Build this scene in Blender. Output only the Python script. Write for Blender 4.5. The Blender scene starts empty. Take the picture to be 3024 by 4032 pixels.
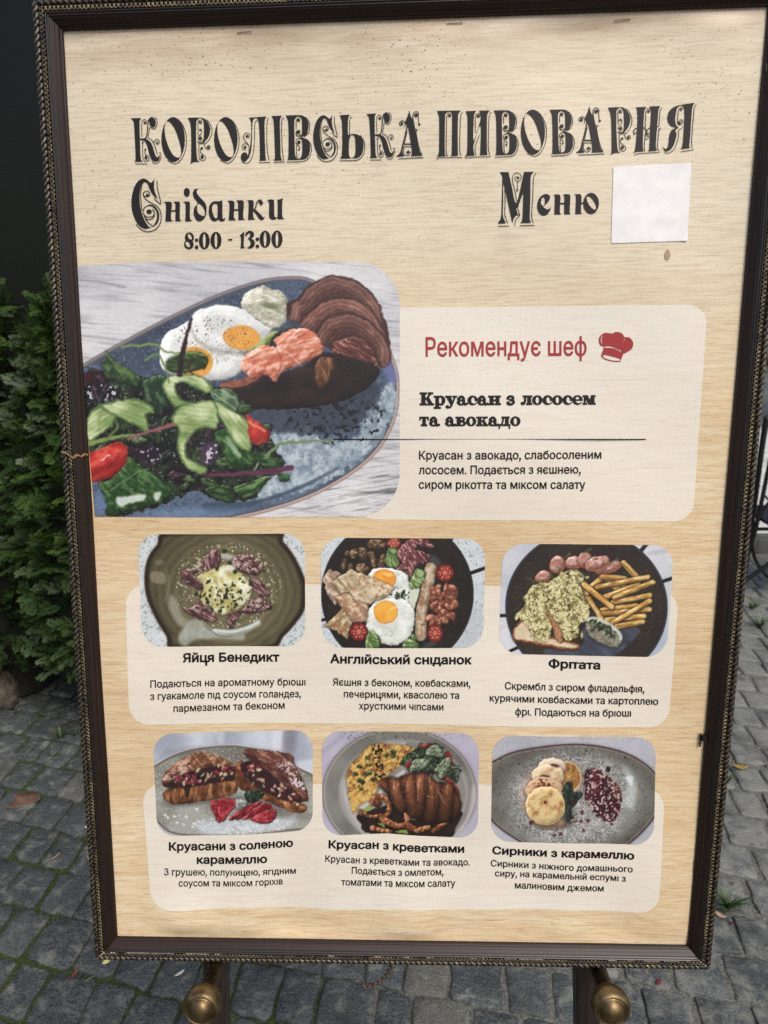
import bpy, bmesh, math, random
import numpy as np
from mathutils import Vector, Matrix
from mathutils.geometry import delaunay_2d_cdt

SC = bpy.context.scene
COL = SC.collection
random.seed(7)

# ------------------------------------------------------------------ camera
FPX, PCX, PCY = 2800.0, 1512.0, 2016.0        # focal length and centre in photograph pixels
PITCH, CAMH = math.radians(16.3), 1.50
cam_data = bpy.data.cameras.new('camera')
cam_data.sensor_fit = 'VERTICAL'
cam_data.sensor_height = 24.0
cam_data.lens = 24.0 * FPX / 4032.0
cam_data.clip_start = 0.02
cam_data.clip_end = 500.0
cam = bpy.data.objects.new('camera', cam_data)
cam.location = (0, 0, CAMH)
cam.rotation_euler = (math.pi / 2 - PITCH, 0, 0)
COL.objects.link(cam)
SC.camera = cam
cam_data.dof.use_dof = True
cam_data.dof.focus_distance = 0.72
cam_data.dof.aperture_fstop = 6.5

# ------------------------------------------------------------------ light
SUN_EL, SUN_AZ = math.radians(52), math.radians(150)   # azimuth clockwise from +Y (behind the camera, to the right)
world = bpy.data.worlds.new('World')
SC.world = world
world.use_nodes = True
wn = world.node_tree
sky = wn.nodes.new('ShaderNodeTexSky')
sky.sky_type = 'NISHITA'
sky.sun_disc = False
sky.sun_elevation = SUN_EL
sky.sun_rotation = SUN_AZ
sky.air_density = 1.0
sky.dust_density = 4.0
sky.ozone_density = 0.6
wn.links.new(sky.outputs['Color'], wn.nodes['Background'].inputs['Color'])
wn.nodes['Background'].inputs['Strength'].default_value = 0.10
sun_data = bpy.data.lights.new('sun', 'SUN')
sun_data.energy = 1.3
sun_data.angle = math.radians(22)
sun_data.color = (1.0, 0.97, 0.93)
sun = bpy.data.objects.new('sun', sun_data)
sdir = Vector((math.sin(SUN_AZ) * math.cos(SUN_EL), math.cos(SUN_AZ) * math.cos(SUN_EL), math.sin(SUN_EL)))
sun.rotation_euler = (-sdir).to_track_quat('-Z', 'Y').to_euler()
sun.location = (2, -3, 6)
COL.objects.link(sun)
SC.view_settings.view_transform = 'Standard'
SC.view_settings.look = 'None'
SC.view_settings.gamma = 1.0
SC.view_settings.use_curve_mapping = False
SC.view_settings.exposure = 0.56
SC.render.film_transparent = False
SC.cycles.use_denoising = False
SC.cycles.max_bounces = 6

# ------------------------------------------------------------------ pixel rays
CP, SP = math.cos(PITCH), math.sin(PITCH)
def rays(px, py):
    """directions in world space of photograph pixels"""
    a = (np.asarray(px, float) - PCX) / FPX
    b = -(np.asarray(py, float) - PCY) / FPX
    return np.stack([a, b * SP + CP, b * CP - SP], -1)
CAMP = np.array([0, 0, CAMH])
def ground(px, py, z=0.0):
    d = rays(px, py)
    return CAMP + d * ((z - CAMH) / d[..., 2])[..., None]
def at_depth(px, py, y):
    d = rays(px, py)
    return CAMP + d * (y / d[..., 1])[..., None]
def to_px(p):
    p = np.asarray(p, float) - CAMP
    zc = p[..., 1] * CP - p[..., 2] * SP
    yc = p[..., 1] * SP + p[..., 2] * CP
    return PCX + FPX * p[..., 0] / zc, PCY - FPX * yc / zc, zc

# board plane from the vanishing points of its four inner corners
CORN = np.array([[250, 124], [3021, 28], [2704, 3719], [464, 3685]], float)   # TL TR BR BL
def _board():
    h = lambda a: np.array([a[0] - PCX, a[1] - PCY, 1.0])
    L = lambda a, b: np.cross(h(a), h(b))
    v1 = np.cross(L(CORN[0], CORN[3]), L(CORN[1], CORN[2])); v1 /= v1[2]
    v2 = np.cross(L(CORN[0], CORN[1]), L(CORN[3], CORN[2])); v2 /= v2[2]
    w = lambda v: rays(v[0] + PCX, v[1] + PCY)
    d1 = w(v1); d1 /= np.linalg.norm(d1)
    d2 = -w(v2); d2 /= np.linalg.norm(d2)
    if d2[0] < 0: d2 = -d2
    n = np.cross(d2, -d1); n /= np.linalg.norm(n)       # towards the camera
    if n[1] > 0: n = -n
    r = rays(CORN[:, 0], CORN[:, 1])
    P = r / (r @ n)[:, None]
    k = 0.60 / np.linalg.norm(P[0] - P[1])
    P = CAMP - P * k
    ex = (P[2] - P[3]); ex /= np.linalg.norm(ex)
    ey = np.cross(n, ex)
    org = (P[2] + P[3]) / 2
    return n, ex, ey, org, P
BN, BX, BY, BO, BP = _board()
BM = Matrix(((BX[0], BY[0], BN[0], BO[0]), (BX[1], BY[1], BN[1], BO[1]), (BX[2], BY[2], BN[2], BO[2]), (0, 0, 0, 1)))
def board(px, py, z=0.0):
    """pixel -> board coordinates (x right, y up the board) on the plane z above the poster"""
    d = rays(px, py)
    t = ((BO + BN * z - CAMP) @ BN) / (d @ BN)
    q = CAMP + d * t[..., None] - BO
    return np.stack([q @ BX, q @ BY], -1)

# ------------------------------------------------------------------ helpers
def tag(o, label=None, cat=None, group=None, kind=None):
    if label: o['label'] = label
    if cat: o['category'] = cat
    if group: o['group'] = group
    if kind: o['kind'] = kind
    return o
def link(o, parent=None):
    COL.objects.link(o)
    if parent is not None: o.parent = parent
    return o
def empty(name, matrix=None, loc=None):
    o = bpy.data.objects.new(name, None)
    o.empty_display_size = 0.05
    if loc is not None: o.location = loc
    if matrix is not None: o.matrix_world = matrix
    return link(o)
def mesh_np(name, v, f, mat, parent=None, smooth=False):
    """v (N,3) array, f list of faces or (M,k) array"""
    me = bpy.data.meshes.new(name)
    v = np.asarray(v, np.float32)
    if isinstance(f, np.ndarray):
        k = f.shape[1]; m = len(f)
        me.vertices.add(len(v)); me.vertices.foreach_set('co', v.ravel())
        me.loops.add(m * k); me.loops.foreach_set('vertex_index', f.astype(np.int32).ravel())
        me.polygons.add(m); me.polygons.foreach_set('loop_start', np.arange(0, m * k, k, dtype=np.int32))
        me.update(calc_edges=True)
    else:
        me.from_pydata(v.tolist(), [], f)
    if smooth: me.polygons.foreach_set('use_smooth', np.ones(len(me.polygons), bool))
    if mat is not None: me.materials.append(mat)
    me.update()
    return link(bpy.data.objects.new(name, me), parent)
class MB:
    """collects shapes into one mesh"""
    def __init__(s): s.v = []; s.f = []
    def add(s, v, f):
        b = len(s.v); s.v += [tuple(map(float, p)) for p in v]; s.f += [tuple(i + b for i in q) for q in f]
    def box(s, x0, x1, y0, y1, z0, z1):
        s.add([(x0,y0,z0),(x1,y0,z0),(x1,y1,z0),(x0,y1,z0),(x0,y0,z1),(x1,y0,z1),(x1,y1,z1),(x0,y1,z1)],
              [(0,3,2,1),(4,5,6,7),(0,1,5,4),(1,2,6,5),(2,3,7,6),(3,0,4,7)])
    def tube(s, pts, r, n=8, closed=False, cap=True):
        pts = [Vector(p) for p in pts]; m = len(pts); rr = r if hasattr(r, '__len__') else [r] * m
        up = None; vs = []
        for i, p in enumerate(pts):
            a = pts[(i - 1) % m] if (closed or i > 0) else p
            b = pts[(i + 1) % m] if (closed or i < m - 1) else p
            t = (b - a).normalized()
            if up is None:
                up = t.orthogonal().normalized()
            up = (up - t * up.dot(t)).normalized(); w = t.cross(up)
            for k in range(n):
                c = 2 * math.pi * k / n
                vs.append(p + (up * math.cos(c) + w * math.sin(c)) * rr[i])
        fs = []
        for i in range(m if closed else m - 1):
            for k in range(n):
                j = (i + 1) % m
                fs.append((i*n+k, i*n+(k+1)%n, j*n+(k+1)%n, j*n+k))
        if cap and not closed:
            fs.append(tuple(range(n - 1, -1, -1))); fs.append(tuple((m - 1) * n + k for k in range(n)))
        s.add(vs, fs)
    def lathe(s, o, axis, prof, n=28):
        """prof: (radius, distance along axis)"""
        o = Vector(o); ax = Vector(axis).normalized(); u = ax.orthogonal().normalized(); w = ax.cross(u)
        vs = []; fs = []
        for r, d in prof:
            for k in range(n):
                c = 2 * math.pi * k / n
                vs.append(o + ax * d + (u * math.cos(c) + w * math.sin(c)) * max(r, 1e-5))
        for i in range(len(prof) - 1):
            for k in range(n):
                fs.append((i*n+k, i*n+(k+1)%n, (i+1)*n+(k+1)%n, (i+1)*n+k))
        s.add(vs, fs)
    def build(s, name, mat, parent=None, smooth=False):
        o = mesh_np(name, s.v, s.f, mat, parent, smooth)
        bm = bmesh.new(); bm.from_mesh(o.data); bmesh.ops.recalc_face_normals(bm, faces=bm.faces); bm.to_mesh(o.data); bm.free()
        return o

def lin(c):
    c = np.asarray(c, float) / 255.0
    return np.where(c <= 0.04045, c / 12.92, ((c + 0.055) / 1.055) ** 2.4)
def L4(r, g, b): return tuple(float(q) for q in lin((r, g, b))) + (1.0,)

# value noise in numpy
def vnoise(x, y, seed=0):
    xi = np.floor(x).astype(np.int64); yi = np.floor(y).astype(np.int64)
    fx = x - xi; fy = y - yi
    fx = fx * fx * (3 - 2 * fx); fy = fy * fy * (3 - 2 * fy)
    def hsh(a, b):
        n = (a * 374761393 + b * 668265263 + seed * 1442695041) & 0xffffffff
        n = ((n ^ (n >> 13)) * 1274126177) & 0xffffffff
        return ((n ^ (n >> 16)) & 0xffff) / 65535.0
    return (hsh(xi, yi) * (1 - fx) + hsh(xi + 1, yi) * fx) * (1 - fy) + (hsh(xi, yi + 1) * (1 - fx) + hsh(xi + 1, yi + 1) * fx) * fy
def fbm(x, y, seed=0, oct=4):
    s = 0; a = 0.5; t = 0
    for i in range(oct):
        s = s + a * vnoise(x * 2 ** i + 17.3 * i, y * 2 ** i - 9.1 * i, seed + i); t += a; a *= 0.55
    return s / t

# shader helpers
class Mat:
    def __init__(s, name):
        s.m = bpy.data.materials.new(name); s.m.use_nodes = True
        s.nt = s.m.node_tree; s.b = s.nt.nodes['Principled BSDF']
        s.coord = None
    def n(s, t, **k):
        q = s.nt.nodes.new(t)
        for a, b in k.items(): setattr(q, a, b)
        return q
    def ln(s, a, b): s.nt.links.new(a, b)
    def obj(s):
        if s.coord is None: s.coord = s.n('ShaderNodeTexCoord')
        return s.coord.outputs['Object']
    def gen(s, scale=(1, 1, 1), rot=(0, 0, 0), loc=(0, 0, 0), src=None):
        mp = s.n('ShaderNodeMapping'); s.ln(src or s.obj(), mp.inputs['Vector'])
        mp.inputs['Scale'].default_value = scale; mp.inputs['Rotation'].default_value = rot; mp.inputs['Location'].default_value = loc
        return mp.outputs['Vector']
    def noise(s, vec, scale=5, detail=4, rough=.55, dist=0):
        q = s.n('ShaderNodeTexNoise'); s.ln(vec, q.inputs['Vector'])
        q.inputs['Scale'].default_value = scale; q.inputs['Detail'].default_value = detail
        q.inputs['Roughness'].default_value = rough; q.inputs['Distortion'].default_value = dist
        return q.outputs['Fac']
    def ramp(s, fac, stops, interp='LINEAR'):
        q = s.n('ShaderNodeValToRGB'); s.ln(fac, q.inputs['Fac']); q.color_ramp.interpolation = interp
        e = q.color_ramp.elements
        while len(e) < len(stops): e.new(0.5)
        for i, (p, c) in enumerate(stops):
            e[i].position = p; e[i].color = c if hasattr(c, '__len__') else (c, c, c, 1)
        return q.outputs['Color']
    def mix(s, fac, a, b, mode='MIX'):
        q = s.n('ShaderNodeMix', data_type='RGBA', blend_type=mode)
        for sock, val in ((q.inputs['Factor'], fac), (q.inputs['A'], a), (q.inputs['B'], b)):
            if hasattr(val, 'is_output'): s.ln(val, sock)
            else: sock.default_value = val
        return q.outputs['Result']
    def math(s, op, a, b=0.0):
        q = s.n('ShaderNodeMath', operation=op)
        for sock, val in zip(q.inputs, (a, b)):
            if hasattr(val, 'is_output'): s.ln(val, sock)
            else: sock.default_value = val
        return q.outputs[0]
    def attr(s, name):
        q = s.n('ShaderNodeAttribute', attribute_name=name); return q
    def set(s, **k):
        for a, v in k.items():
            i = s.b.inputs[a.replace('_', ' ')]
            if hasattr(v, 'is_output'): s.ln(v, i)
            else: i.default_value = v
        return s
    def bump(s, h, strength=.3, dist=.001):
        q = s.n('ShaderNodeBump'); s.ln(h, q.inputs['Height'])
        q.inputs['Strength'].default_value = strength; q.inputs['Distance'].default_value = dist
        s.ln(q.outputs['Normal'], s.b.inputs['Normal']); return s
# ------------------------------------------------------------------ board materials
def wood_print(name, wash=0.0):
    """printed light-wood grain of the poster; wash = the paler translucent panels printed over it"""
    M = Mat(name)
    fine = M.noise(M.gen((34, 560, 1)), 1.0, 5, .64, .6)
    mid = M.noise(M.gen((9, 110, 1), loc=(3, 1, 0)), 1.0, 4, .6, 1.2)
    broad = M.noise(M.gen((2.2, 8, 1), loc=(7, 2, 0)), 1.0, 4, .6, .6)
    dash = M.noise(M.gen((58, 800, 1), loc=(1, 5, 0)), 1.0, 3, .6, .4)
    c = M.ramp(broad, [(.30, L4(214, 190, 148)), (.5, L4(222, 203, 166)), (.70, L4(228, 214, 183))])
    c = M.mix(M.math('MULTIPLY', M.ramp(mid, [(.36, 1.0), (.58, 0.0)]), .6), c, L4(208, 178, 134))
    f1 = M.math('MULTIPLY', M.ramp(fine, [(.38, 1.0), (.54, 0.0)]), .46)
    c = M.mix(f1, c, L4(188, 150, 108))
    f2 = M.math('MULTIPLY', M.ramp(dash, [(.30, 1.0), (.42, 0.0)]), .55)
    c = M.mix(f2, c, L4(150, 116, 84))
    lines = M.noise(M.gen((3.2, 330, 1), loc=(4, 9, 0)), 1.0, 4, .6, 1.5); where = M.noise(M.gen((3, 14, 1), loc=(2, 8, 0)), 1.0, 2)
    c = M.mix(M.math('MULTIPLY', M.ramp(lines, [(.30, .85), (.40, 0.0)]), M.ramp(where, [(.48, 0.0), (.62, 1.0)])), c, L4(168, 120, 82))
    # the top of the print is greyer and carries fly-speck dirt
    sep = M.n('ShaderNodeSeparateXYZ'); M.ln(M.obj(), sep.inputs[0])
    topm = M.ramp(M.math('MULTIPLY_ADD' if False else 'DIVIDE', sep.outputs['Y'], 0.9), [(.62, 0.0), (.80, 1.0)])
    c = M.mix(M.math('MULTIPLY', topm, .72), c, M.mix(f1, L4(220, 212, 190), L4(180, 168, 144)))
    if wash: c = M.mix(wash, c, L4(231, 230, 223))
    patch = M.noise(M.gen((9, 9, 1)), 1.0, 2)
    sp = M.noise(M.gen((330, 420, 1), rot=(0, 0, .5)), 1.0, 2, .5)
    d1 = M.math('MULTIPLY', M.ramp(sp, [(.645, 0.0), (.70, 1.0)]), M.ramp(patch, [(.36, 0.0), (.62, 1.0)]))
    topd = M.ramp(M.math('DIVIDE', sep.outputs['Y'], 0.9), [(.45, .10), (.78, .35), (.93, 1.0)])
    c = M.mix(M.math('MULTIPLY', d1, topd), c, L4(84, 66, 52))
    # brown band along the top edge: shade under the frame, painted in
    shade_noise = M.noise(M.gen((12, 60, 1)), 1.0, 4)
    se = M.math('MULTIPLY', M.ramp(M.math('DIVIDE', sep.outputs['Y'], 0.9), [(.93, 0.0), (.982, 1.0)]), M.ramp(shade_noise, [(.35, .25), (.6, .9)]))
    c = M.mix(M.math('MULTIPLY', se, .7), c, L4(150, 112, 78))
    M.set(Base_Color=c, Roughness=M.ramp(patch, [(.3, .34), (.7, .46)]))
    M.b.inputs['Specular IOR Level'].default_value = .55
    weave = M.noise(M.gen((1500, 1500, 1)), 1.0, 1)
    M.bump(M.math('ADD', weave, M.math('MULTIPLY', fine, .6)), .16, .0004)
    return M.m
def ink(name, rgb, rough=.5):
    M = Mat(name)
    v = M.noise(M.gen((600, 600, 1)), 1.0, 2)
    c = M.mix(M.math('MULTIPLY', M.ramp(v, [(.35, 0.0), (.75, 1.0)]), .35), L4(*rgb), L4(*[min(255, q + 16) for q in rgb]))
    M.set(Base_Color=c, Roughness=rough)
    M.b.inputs['Specular IOR Level'].default_value = .28
    return M.m
def photo_mat():
    M = Mat('printed photo inks')
    a = M.attr('print')
    M.set(Base_Color=a.outputs['Color'], Roughness=.40)
    weave = M.noise(M.gen((1500, 1500, 1)), 1.0, 1)
    M.bump(weave, .15, .0004)
    return M.m
def frame_wood():
    M = Mat('dark stained frame wood')
    vec = M.attr('rail'); cb = vec.outputs['Vector']
    g = M.noise(M.gen((6, 900, 900), src=cb), 1.0, 5, .6, .5)
    b = M.noise(M.gen((2, 160, 160), src=cb), 1.0, 3)
    c = M.ramp(g, [(.32, L4(12, 9, 7)), (.5, L4(27, 18, 13)), (.68, L4(66, 43, 30))])
    c = M.mix(M.ramp(b, [(.35, 0.0), (.65, .75)]), c, L4(40, 24, 17))
    M.set(Base_Color=c, Roughness=.42)
    M.b.inputs['Specular IOR Level'].default_value = .35
    M.bump(g, .25, .0006)
    return M.m
def frame_dark():
    M = Mat('near black frame lacquer')
    v = M.noise(M.gen((260, 260, 260)), 1.0, 3)
    M.set(Base_Color=M.ramp(v, [(.3, L4(18, 14, 12)), (.75, L4(40, 31, 25))]), Roughness=.38)
    M.bump(v, .2, .0005)
    return M.m
def antique_gold(name='rubbed antique gold'):
    M = Mat(name)
    r = M.attr('ridge').outputs['Fac']
    v = M.noise(M.gen((420, 420, 420)), 1.0, 3)
    w = M.math('MULTIPLY', r, M.ramp(v, [(.25, .45), (.6, 1.0)]))
    c = M.mix(M.ramp(w, [(.45, 0.0), (.95, 1.0)]), L4(20, 16, 13), L4(150, 134, 98))
    M.set(Base_Color=c, Roughness=.36, Metallic=M.ramp(w, [(.5, 0.0), (.95, .75)]))
    return M.m
def brass():
    M = Mat('aged brass')
    v = M.noise(M.gen((70, 70, 70)), 1.0, 4)
    f = M.noise(M.gen((500, 500, 500)), 1.0, 2)
    c = M.ramp(v, [(.3, L4(74, 62, 42)), (.55, L4(116, 98, 68)), (.75, L4(146, 128, 96))])
    M.set(Base_Color=c, Metallic=.92, Roughness=M.ramp(f, [(.3, .34), (.7, .52)]))
    M.bump(f, .08, .0004)
    return M.m
MAT_WOOD = wood_print('printed wood grain')
MAT_PANEL = wood_print('printed wood grain under a white wash', .62)
MAT_INK = ink('black print', (30, 27, 26))
MAT_TXT = ink('black text print', (12, 11, 11))
MAT_RED = ink('red print', (158, 54, 56))
MAT_PHOTO = photo_mat()
MAT_FWOOD, MAT_FDARK, MAT_GOLD, MAT_BRASS = frame_wood(), frame_dark(), antique_gold(), brass()

# ------------------------------------------------------------------ the board
menu = empty('menu_board', BM)
tag(menu, 'tall framed restaurant breakfast menu with food photos standing on an easel', 'menu board')
KC = board(CORN[:, 0], CORN[:, 1])            # TL TR BR BL of the opening, board coordinates
BH = float(KC[0][1]); 

def hgt(x, y):
    """the poster is a slack sheet: small swells, stronger along the bottom and top edges"""
    x = np.asarray(x, float); y = np.asarray(y, float)
    h = .0019 * np.sin(2 * np.pi * (x / .27 + .13 + y * .6)) * np.sin(2 * np.pi * (y / .33 + .2 - x * .5))
    h += (.0022 * np.sin(2 * np.pi * (x / .165 + .32)) + .0010 * np.sin(2 * np.pi * (x / .083 + .1))) * np.exp(-np.maximum(y, 0) / .075)
    h += (.0011 * np.sin(2 * np.pi * (x / .24 - .1)) + .0004 * np.sin(2 * np.pi * x / .09)) * np.exp(-np.maximum(BH - y, 0) / .05)
    h += .0030 * np.exp(-((x + .225) / .035) ** 2 - ((y - .018) / .022) ** 2)
    h += .0012 * np.exp(-((x - .05) / .12) ** 2 - ((y - .15) / .035) ** 2)
    ed = np.clip(np.minimum(x + .30, .31 - x) / .03, 0, 1)
    ey = np.clip((np.minimum(y, BH - y) + .001) / .016, 0, 1); ey = ey * ey * (3 - 2 * ey)
    return h * (.25 + .75 * ed) * ey
def on_board(px, py, lift):
    q = board(px, py)
    return np.column_stack([q[:, 0], q[:, 1], hgt(q[:, 0], q[:, 1]) + lift])

def grid_faces(nu, nv):
    i = np.arange(nu - 1)[:, None] * nv + np.arange(nv - 1)[None, :]
    i = i.ravel()
    return np.column_stack([i, i + nv, i + nv + 1, i + 1])
# poster sheet, tucked 5 mm under the frame
u, v = np.meshgrid(np.linspace(0, 1, 150), np.linspace(0, 1, 210), indexing='ij')
m = .005
cor = KC + np.array([[-m, m], [m, m], [m, -m], [-m, -m]])
q = ((1-u)*(1-v))[..., None]*cor[3] + (u*(1-v))[..., None]*cor[2] + ((1-u)*v)[..., None]*cor[0] + (u*v)[..., None]*cor[1]
q = q.reshape(-1, 2)
poster = mesh_np('poster', np.column_stack([q, hgt(q[:, 0], q[:, 1])]), grid_faces(150, 210), MAT_WOOD, menu, True)
poster['label'] = 'wood-grain printed poster sheet, slightly slack in its frame'

# frame: four mitred rails swept along the opening
def offset_corners(uo):
    """corners of the opening pushed outwards by uo (metres)"""
    out = []
    for i in range(4):
        a, b, c = KC[i - 1], KC[i], KC[(i + 1) % 4]
        e1 = (b - a) / np.linalg.norm(b - a); e2 = (c - b) / np.linalg.norm(c - b)
        n1 = np.array([-e1[1], e1[0]]); n2 = np.array([-e2[1], e2[0]])
        A = np.array([n1, n2]); rhs = np.array([n1 @ b + uo, n2 @ b + uo])
        out.append(np.linalg.solve(A, rhs))
    return np.array(out)
MMs = .001
UW = .87          # moulding width factor
PROF_WOOD = [(0, -1), (0, 2.8), (.5, 3.1), (1.7, 3.2), (2.0, 4.3), (3.2, 5.4), (5.0, 6.6), (6.8, 8.0), (7.6, 8.8), (8.2, 9.0)]
PROF_DARK = [(8.2, 9.0), (8.4, 8.3), (9.0, 8.3), (9.3, 9.6), (10.2, 9.9), (10.5, 8.9), (11.2, 8.9), (11.6, 10.2), (12.6, 10.4), (13.0, 9.2), (17.3, 8.8), (17.6, 9.6), (18.2, 9.5), (18.6, 8.0),
             (20.0, 7.2), (21.0, 6.6), (25.8, 3.4), (26.2, 3.0), (26.4, -14), (3, -14)]
def rail_sweep(name, prof, mat, k, parent, nseg=60):
    v = []; rl = []
    L = np.linalg.norm(KC[(k + 1) % 4] - KC[k])
    for (uo, z) in prof:
        oc = offset_corners(uo * UW * MMs); a, b = oc[k], oc[(k + 1) % 4]
        for s in np.linspace(0, 1, nseg):
            p = a + (b - a) * s
            v.append((p[0], p[1], z * MMs)); rl.append((s * L + k * 3.1, uo * MMs, z * MMs + k))
    o = mesh_np(name, np.array(v), grid_faces(len(prof), nseg)[:, ::-1].copy(), mat, parent, False)
    at = o.data.attributes.new('rail', 'FLOAT_VECTOR', 'POINT')
    at.data.foreach_set('vector', np.array(rl, np.float32).ravel())
    return o
def rail_frame(k, uo):
    oc = offset_corners(uo * UW * MMs); a, b = oc[k], oc[(k + 1) % 4]
    e = (b - a); L = np.linalg.norm(e); e /= L
    return a, e, np.array([-e[1], e[0]]), L
def rope(k, parent):
    a, e, nrm, L = rail_frame(k, 23.2)
    z0, R = .0060, .0029
    pitch = L / round(L / .0056)
    ns = int(round(L / pitch)) * 12
    th = np.linspace(-.35 * np.pi, 1.0 * np.pi, 17)           # the visible part of the cord
    s = np.linspace(0, L, ns)
    S, T = np.meshgrid(s, th, indexing='ij')
    ph = np.mod(S / pitch + T / (2 * np.pi) * 2.6 + .15 * np.sin(S * 37), 1.0)
    lob = np.sqrt(np.clip(np.sin(ph * np.pi), 0, 1))
    wear = fbm(S * 160, T * 2, 11 + k)
    r = R * (.60 + .42 * lob)
    # inward (towards the poster) is -nrm; th=0 points inwards, pi/2 to the camera
    off = np.cos(T) * r; zz = np.sin(T) * r + z0
    mit = np.clip(S, 0, None)
    x = a[0] + e[0] * S - nrm[0] * off; y = a[1] + e[1] * S - nrm[1] * off
    o = mesh_np('rope_moulding', np.column_stack([x.ravel(), y.ravel(), zz.ravel()]), grid_faces(ns, len(th)), MAT_GOLD, parent, True)
    o['kind'] = 'stuff'
    at = o.data.attributes.new('ridge', 'FLOAT', 'POINT')
    at.data.foreach_set('value', (np.clip(lob * 2.2 - 1.25, 0, 1) * (.40 + .85 * wear)).astype(np.float32).ravel())
def chainlets(k, parent):
    a, e, nrm, L = rail_frame(k, 15.5)
    p = L / round(L / .0037)
    n = int(round(L / p)); mb = MB(); rid = []
    for i in range(n):
        c = (i + .5) * p
        pts = []
        for t in np.linspace(-.18, 1.18, 9):
            an = np.pi * t
            du = np.cos(an) * p * .40; dn = np.sin(an) * .0022 - .0009
            q = a + e * (c + du) + nrm * (-dn)
            pts.append((q[0], q[1], .0097))
        mb.tube(pts, .00055, 5)
    o = mb.build('loop_moulding', MAT_GOLD, parent, True); o['kind'] = 'stuff'
    zz = np.array([q[2] for q in mb.v]); w = fbm(np.array([q[0] for q in mb.v]) * 90, np.array([q[1] for q in mb.v]) * 90, 3 + k)
    at = o.data.attributes.new('ridge', 'FLOAT', 'POINT')
    at.data.foreach_set('value', (np.clip((zz - .0092) / .0008, 0, 1) * (.35 + 1.0 * w)).astype(np.float32))
for k in range(4):
    fr = empty('frame_rail'); fr.parent = menu
    rail_sweep('wood_scoop', PROF_WOOD, MAT_FWOOD, k, fr)
    rail_sweep('lacquered_edge', PROF_DARK, MAT_FDARK, k, fr)
    rope(k, fr); chainlets(k, fr)
bk = MB(); c2 = offset_corners(.004)
bk.add([(p[0], p[1], -.006) for p in c2] + [(p[0], p[1], -.012) for p in c2], [(0,1,2,3),(7,6,5,4),(0,4,5,1),(1,5,6,2),(2,6,7,3),(3,7,4,0)])
bk.build('backing_board', MAT_FDARK, menu)

# paler rounded panels printed on the sheet
def edge_curve(pts, t):
    pts = np.asarray(pts, float); s = np.linspace(0, 1, len(pts))
    return np.column_stack([np.interp(t, s, pts[:, 0]), np.interp(t, s, pts[:, 1])])
def rr_px(top, bot, left, right, rad, nu, nv, round_left=True):
    """grid of pixels filling a rounded panel whose four edges are pixel polylines: top/bottom as (x,y) rows, left/right as x at top and bottom"""
    v = np.linspace(0, 1, nv)
    yt0 = np.mean([p[1] for p in top]); yb0 = np.mean([p[1] for p in bot]); H = yb0 - yt0
    # cluster rows towards the rounded corners
    V = .5 - .5 * np.cos(np.pi * v); V = .5 * V + .5 * v
    xl = left[0] + (left[1] - left[0]) * V; xr = right[0] + (right[1] - right[0]) * V
    dy = np.minimum(V, 1 - V) * H
    ins = np.where(dy < rad, rad - np.sqrt(np.maximum(rad ** 2 - (rad - dy) ** 2, 0)), 0)
    U = np.linspace(0, 1, nu)
    a = xl + (ins if round_left else 0); b = xr - ins
    X = a[None, :] + (b - a)[None, :] * U[:, None]
    top = np.asarray(top, float); bot = np.asarray(bot, float)
    yt = np.interp(X, top[:, 0], top[:, 1]); yb = np.interp(X, bot[:, 0], bot[:, 1])
    Y = yt + (yb - yt) * V[None, :]
    return X.ravel(), Y.ravel(), grid_faces(nu, nv)[:, ::-1].copy()
def panel(name, top, bot, left, right, rad, label):
    X, Y, F = rr_px(top, bot, left, right, rad, 110, 70)
    o = mesh_np(name, on_board(X, Y, .00015), F, MAT_PANEL, poster, True); o['label'] = label
panel('pale_panel', [(1400, 1213), (2783, 1199)], [(1400, 2045), (2760, 2054)], (1400, 1400), (2786, 2728), 78, 'pale panel behind the chef recommendation')
panel('pale_panel', [(495, 2304), (1250, 2301), (1950, 2308), (2668, 2326)], [(500, 2854), (1000, 2846), (1500, 2850), (2640, 2868)], (494, 512), (2671, 2634), 78, 'pale panel behind the middle row of dishes')
panel('pale_panel', [(556, 3092), (1250, 3086), (1900, 3086), (2615, 3108)],
      [(580, 3586), (760, 3578), (900, 3570), (1100, 3574), (1300, 3586), (1560, 3574), (1800, 3583), (2100, 3580), (2350, 3590), (2600, 3597)], (554, 596), (2619, 2590), 78, 'pale panel behind the bottom row of dishes')
# ------------------------------------------------------------------ lettering
def smooth_pts(pts, closed, step=4):
    """Catmull-Rom through points; a third value 1 marks a sharp corner"""
    n = len(pts); out = []
    P = [np.array(p[:2], float) for p in pts]; C = [len(p) > 2 and p[2] for p in pts]
    for i in range(n if closed else n - 1):
        j = (i + 1) % n
        p0 = P[i - 1] if (closed or i > 0) else P[i]
        p3 = P[(j + 1) % n] if (closed or j < n - 1) else P[j]
        t1 = (P[j] - P[i]) if C[i] else (P[j] - p0) / 2
        t2 = (P[j] - P[i]) if C[j] else (p3 - P[i]) / 2
        m = 1 if (C[i] and C[j]) else step
        for k in range(m):
            t = k / m
            out.append((2*t**3-3*t**2+1)*P[i] + (t**3-2*t**2+t)*t1 + (-2*t**3+3*t**2)*P[j] + (t**3-t**2)*t2)
    if not closed: out.append(P[-1])
    return np.array(out)
def ell_pts(cx, cy, rx, ry, rot=0, n=20):
    a = np.linspace(0, 2 * np.pi, n, endpoint=False)
    x = rx * np.cos(a); y = ry * np.sin(a); c, s = math.cos(rot), math.sin(rot)
    return np.column_stack([cx + x * c - y * s, cy + x * s + y * c])
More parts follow.
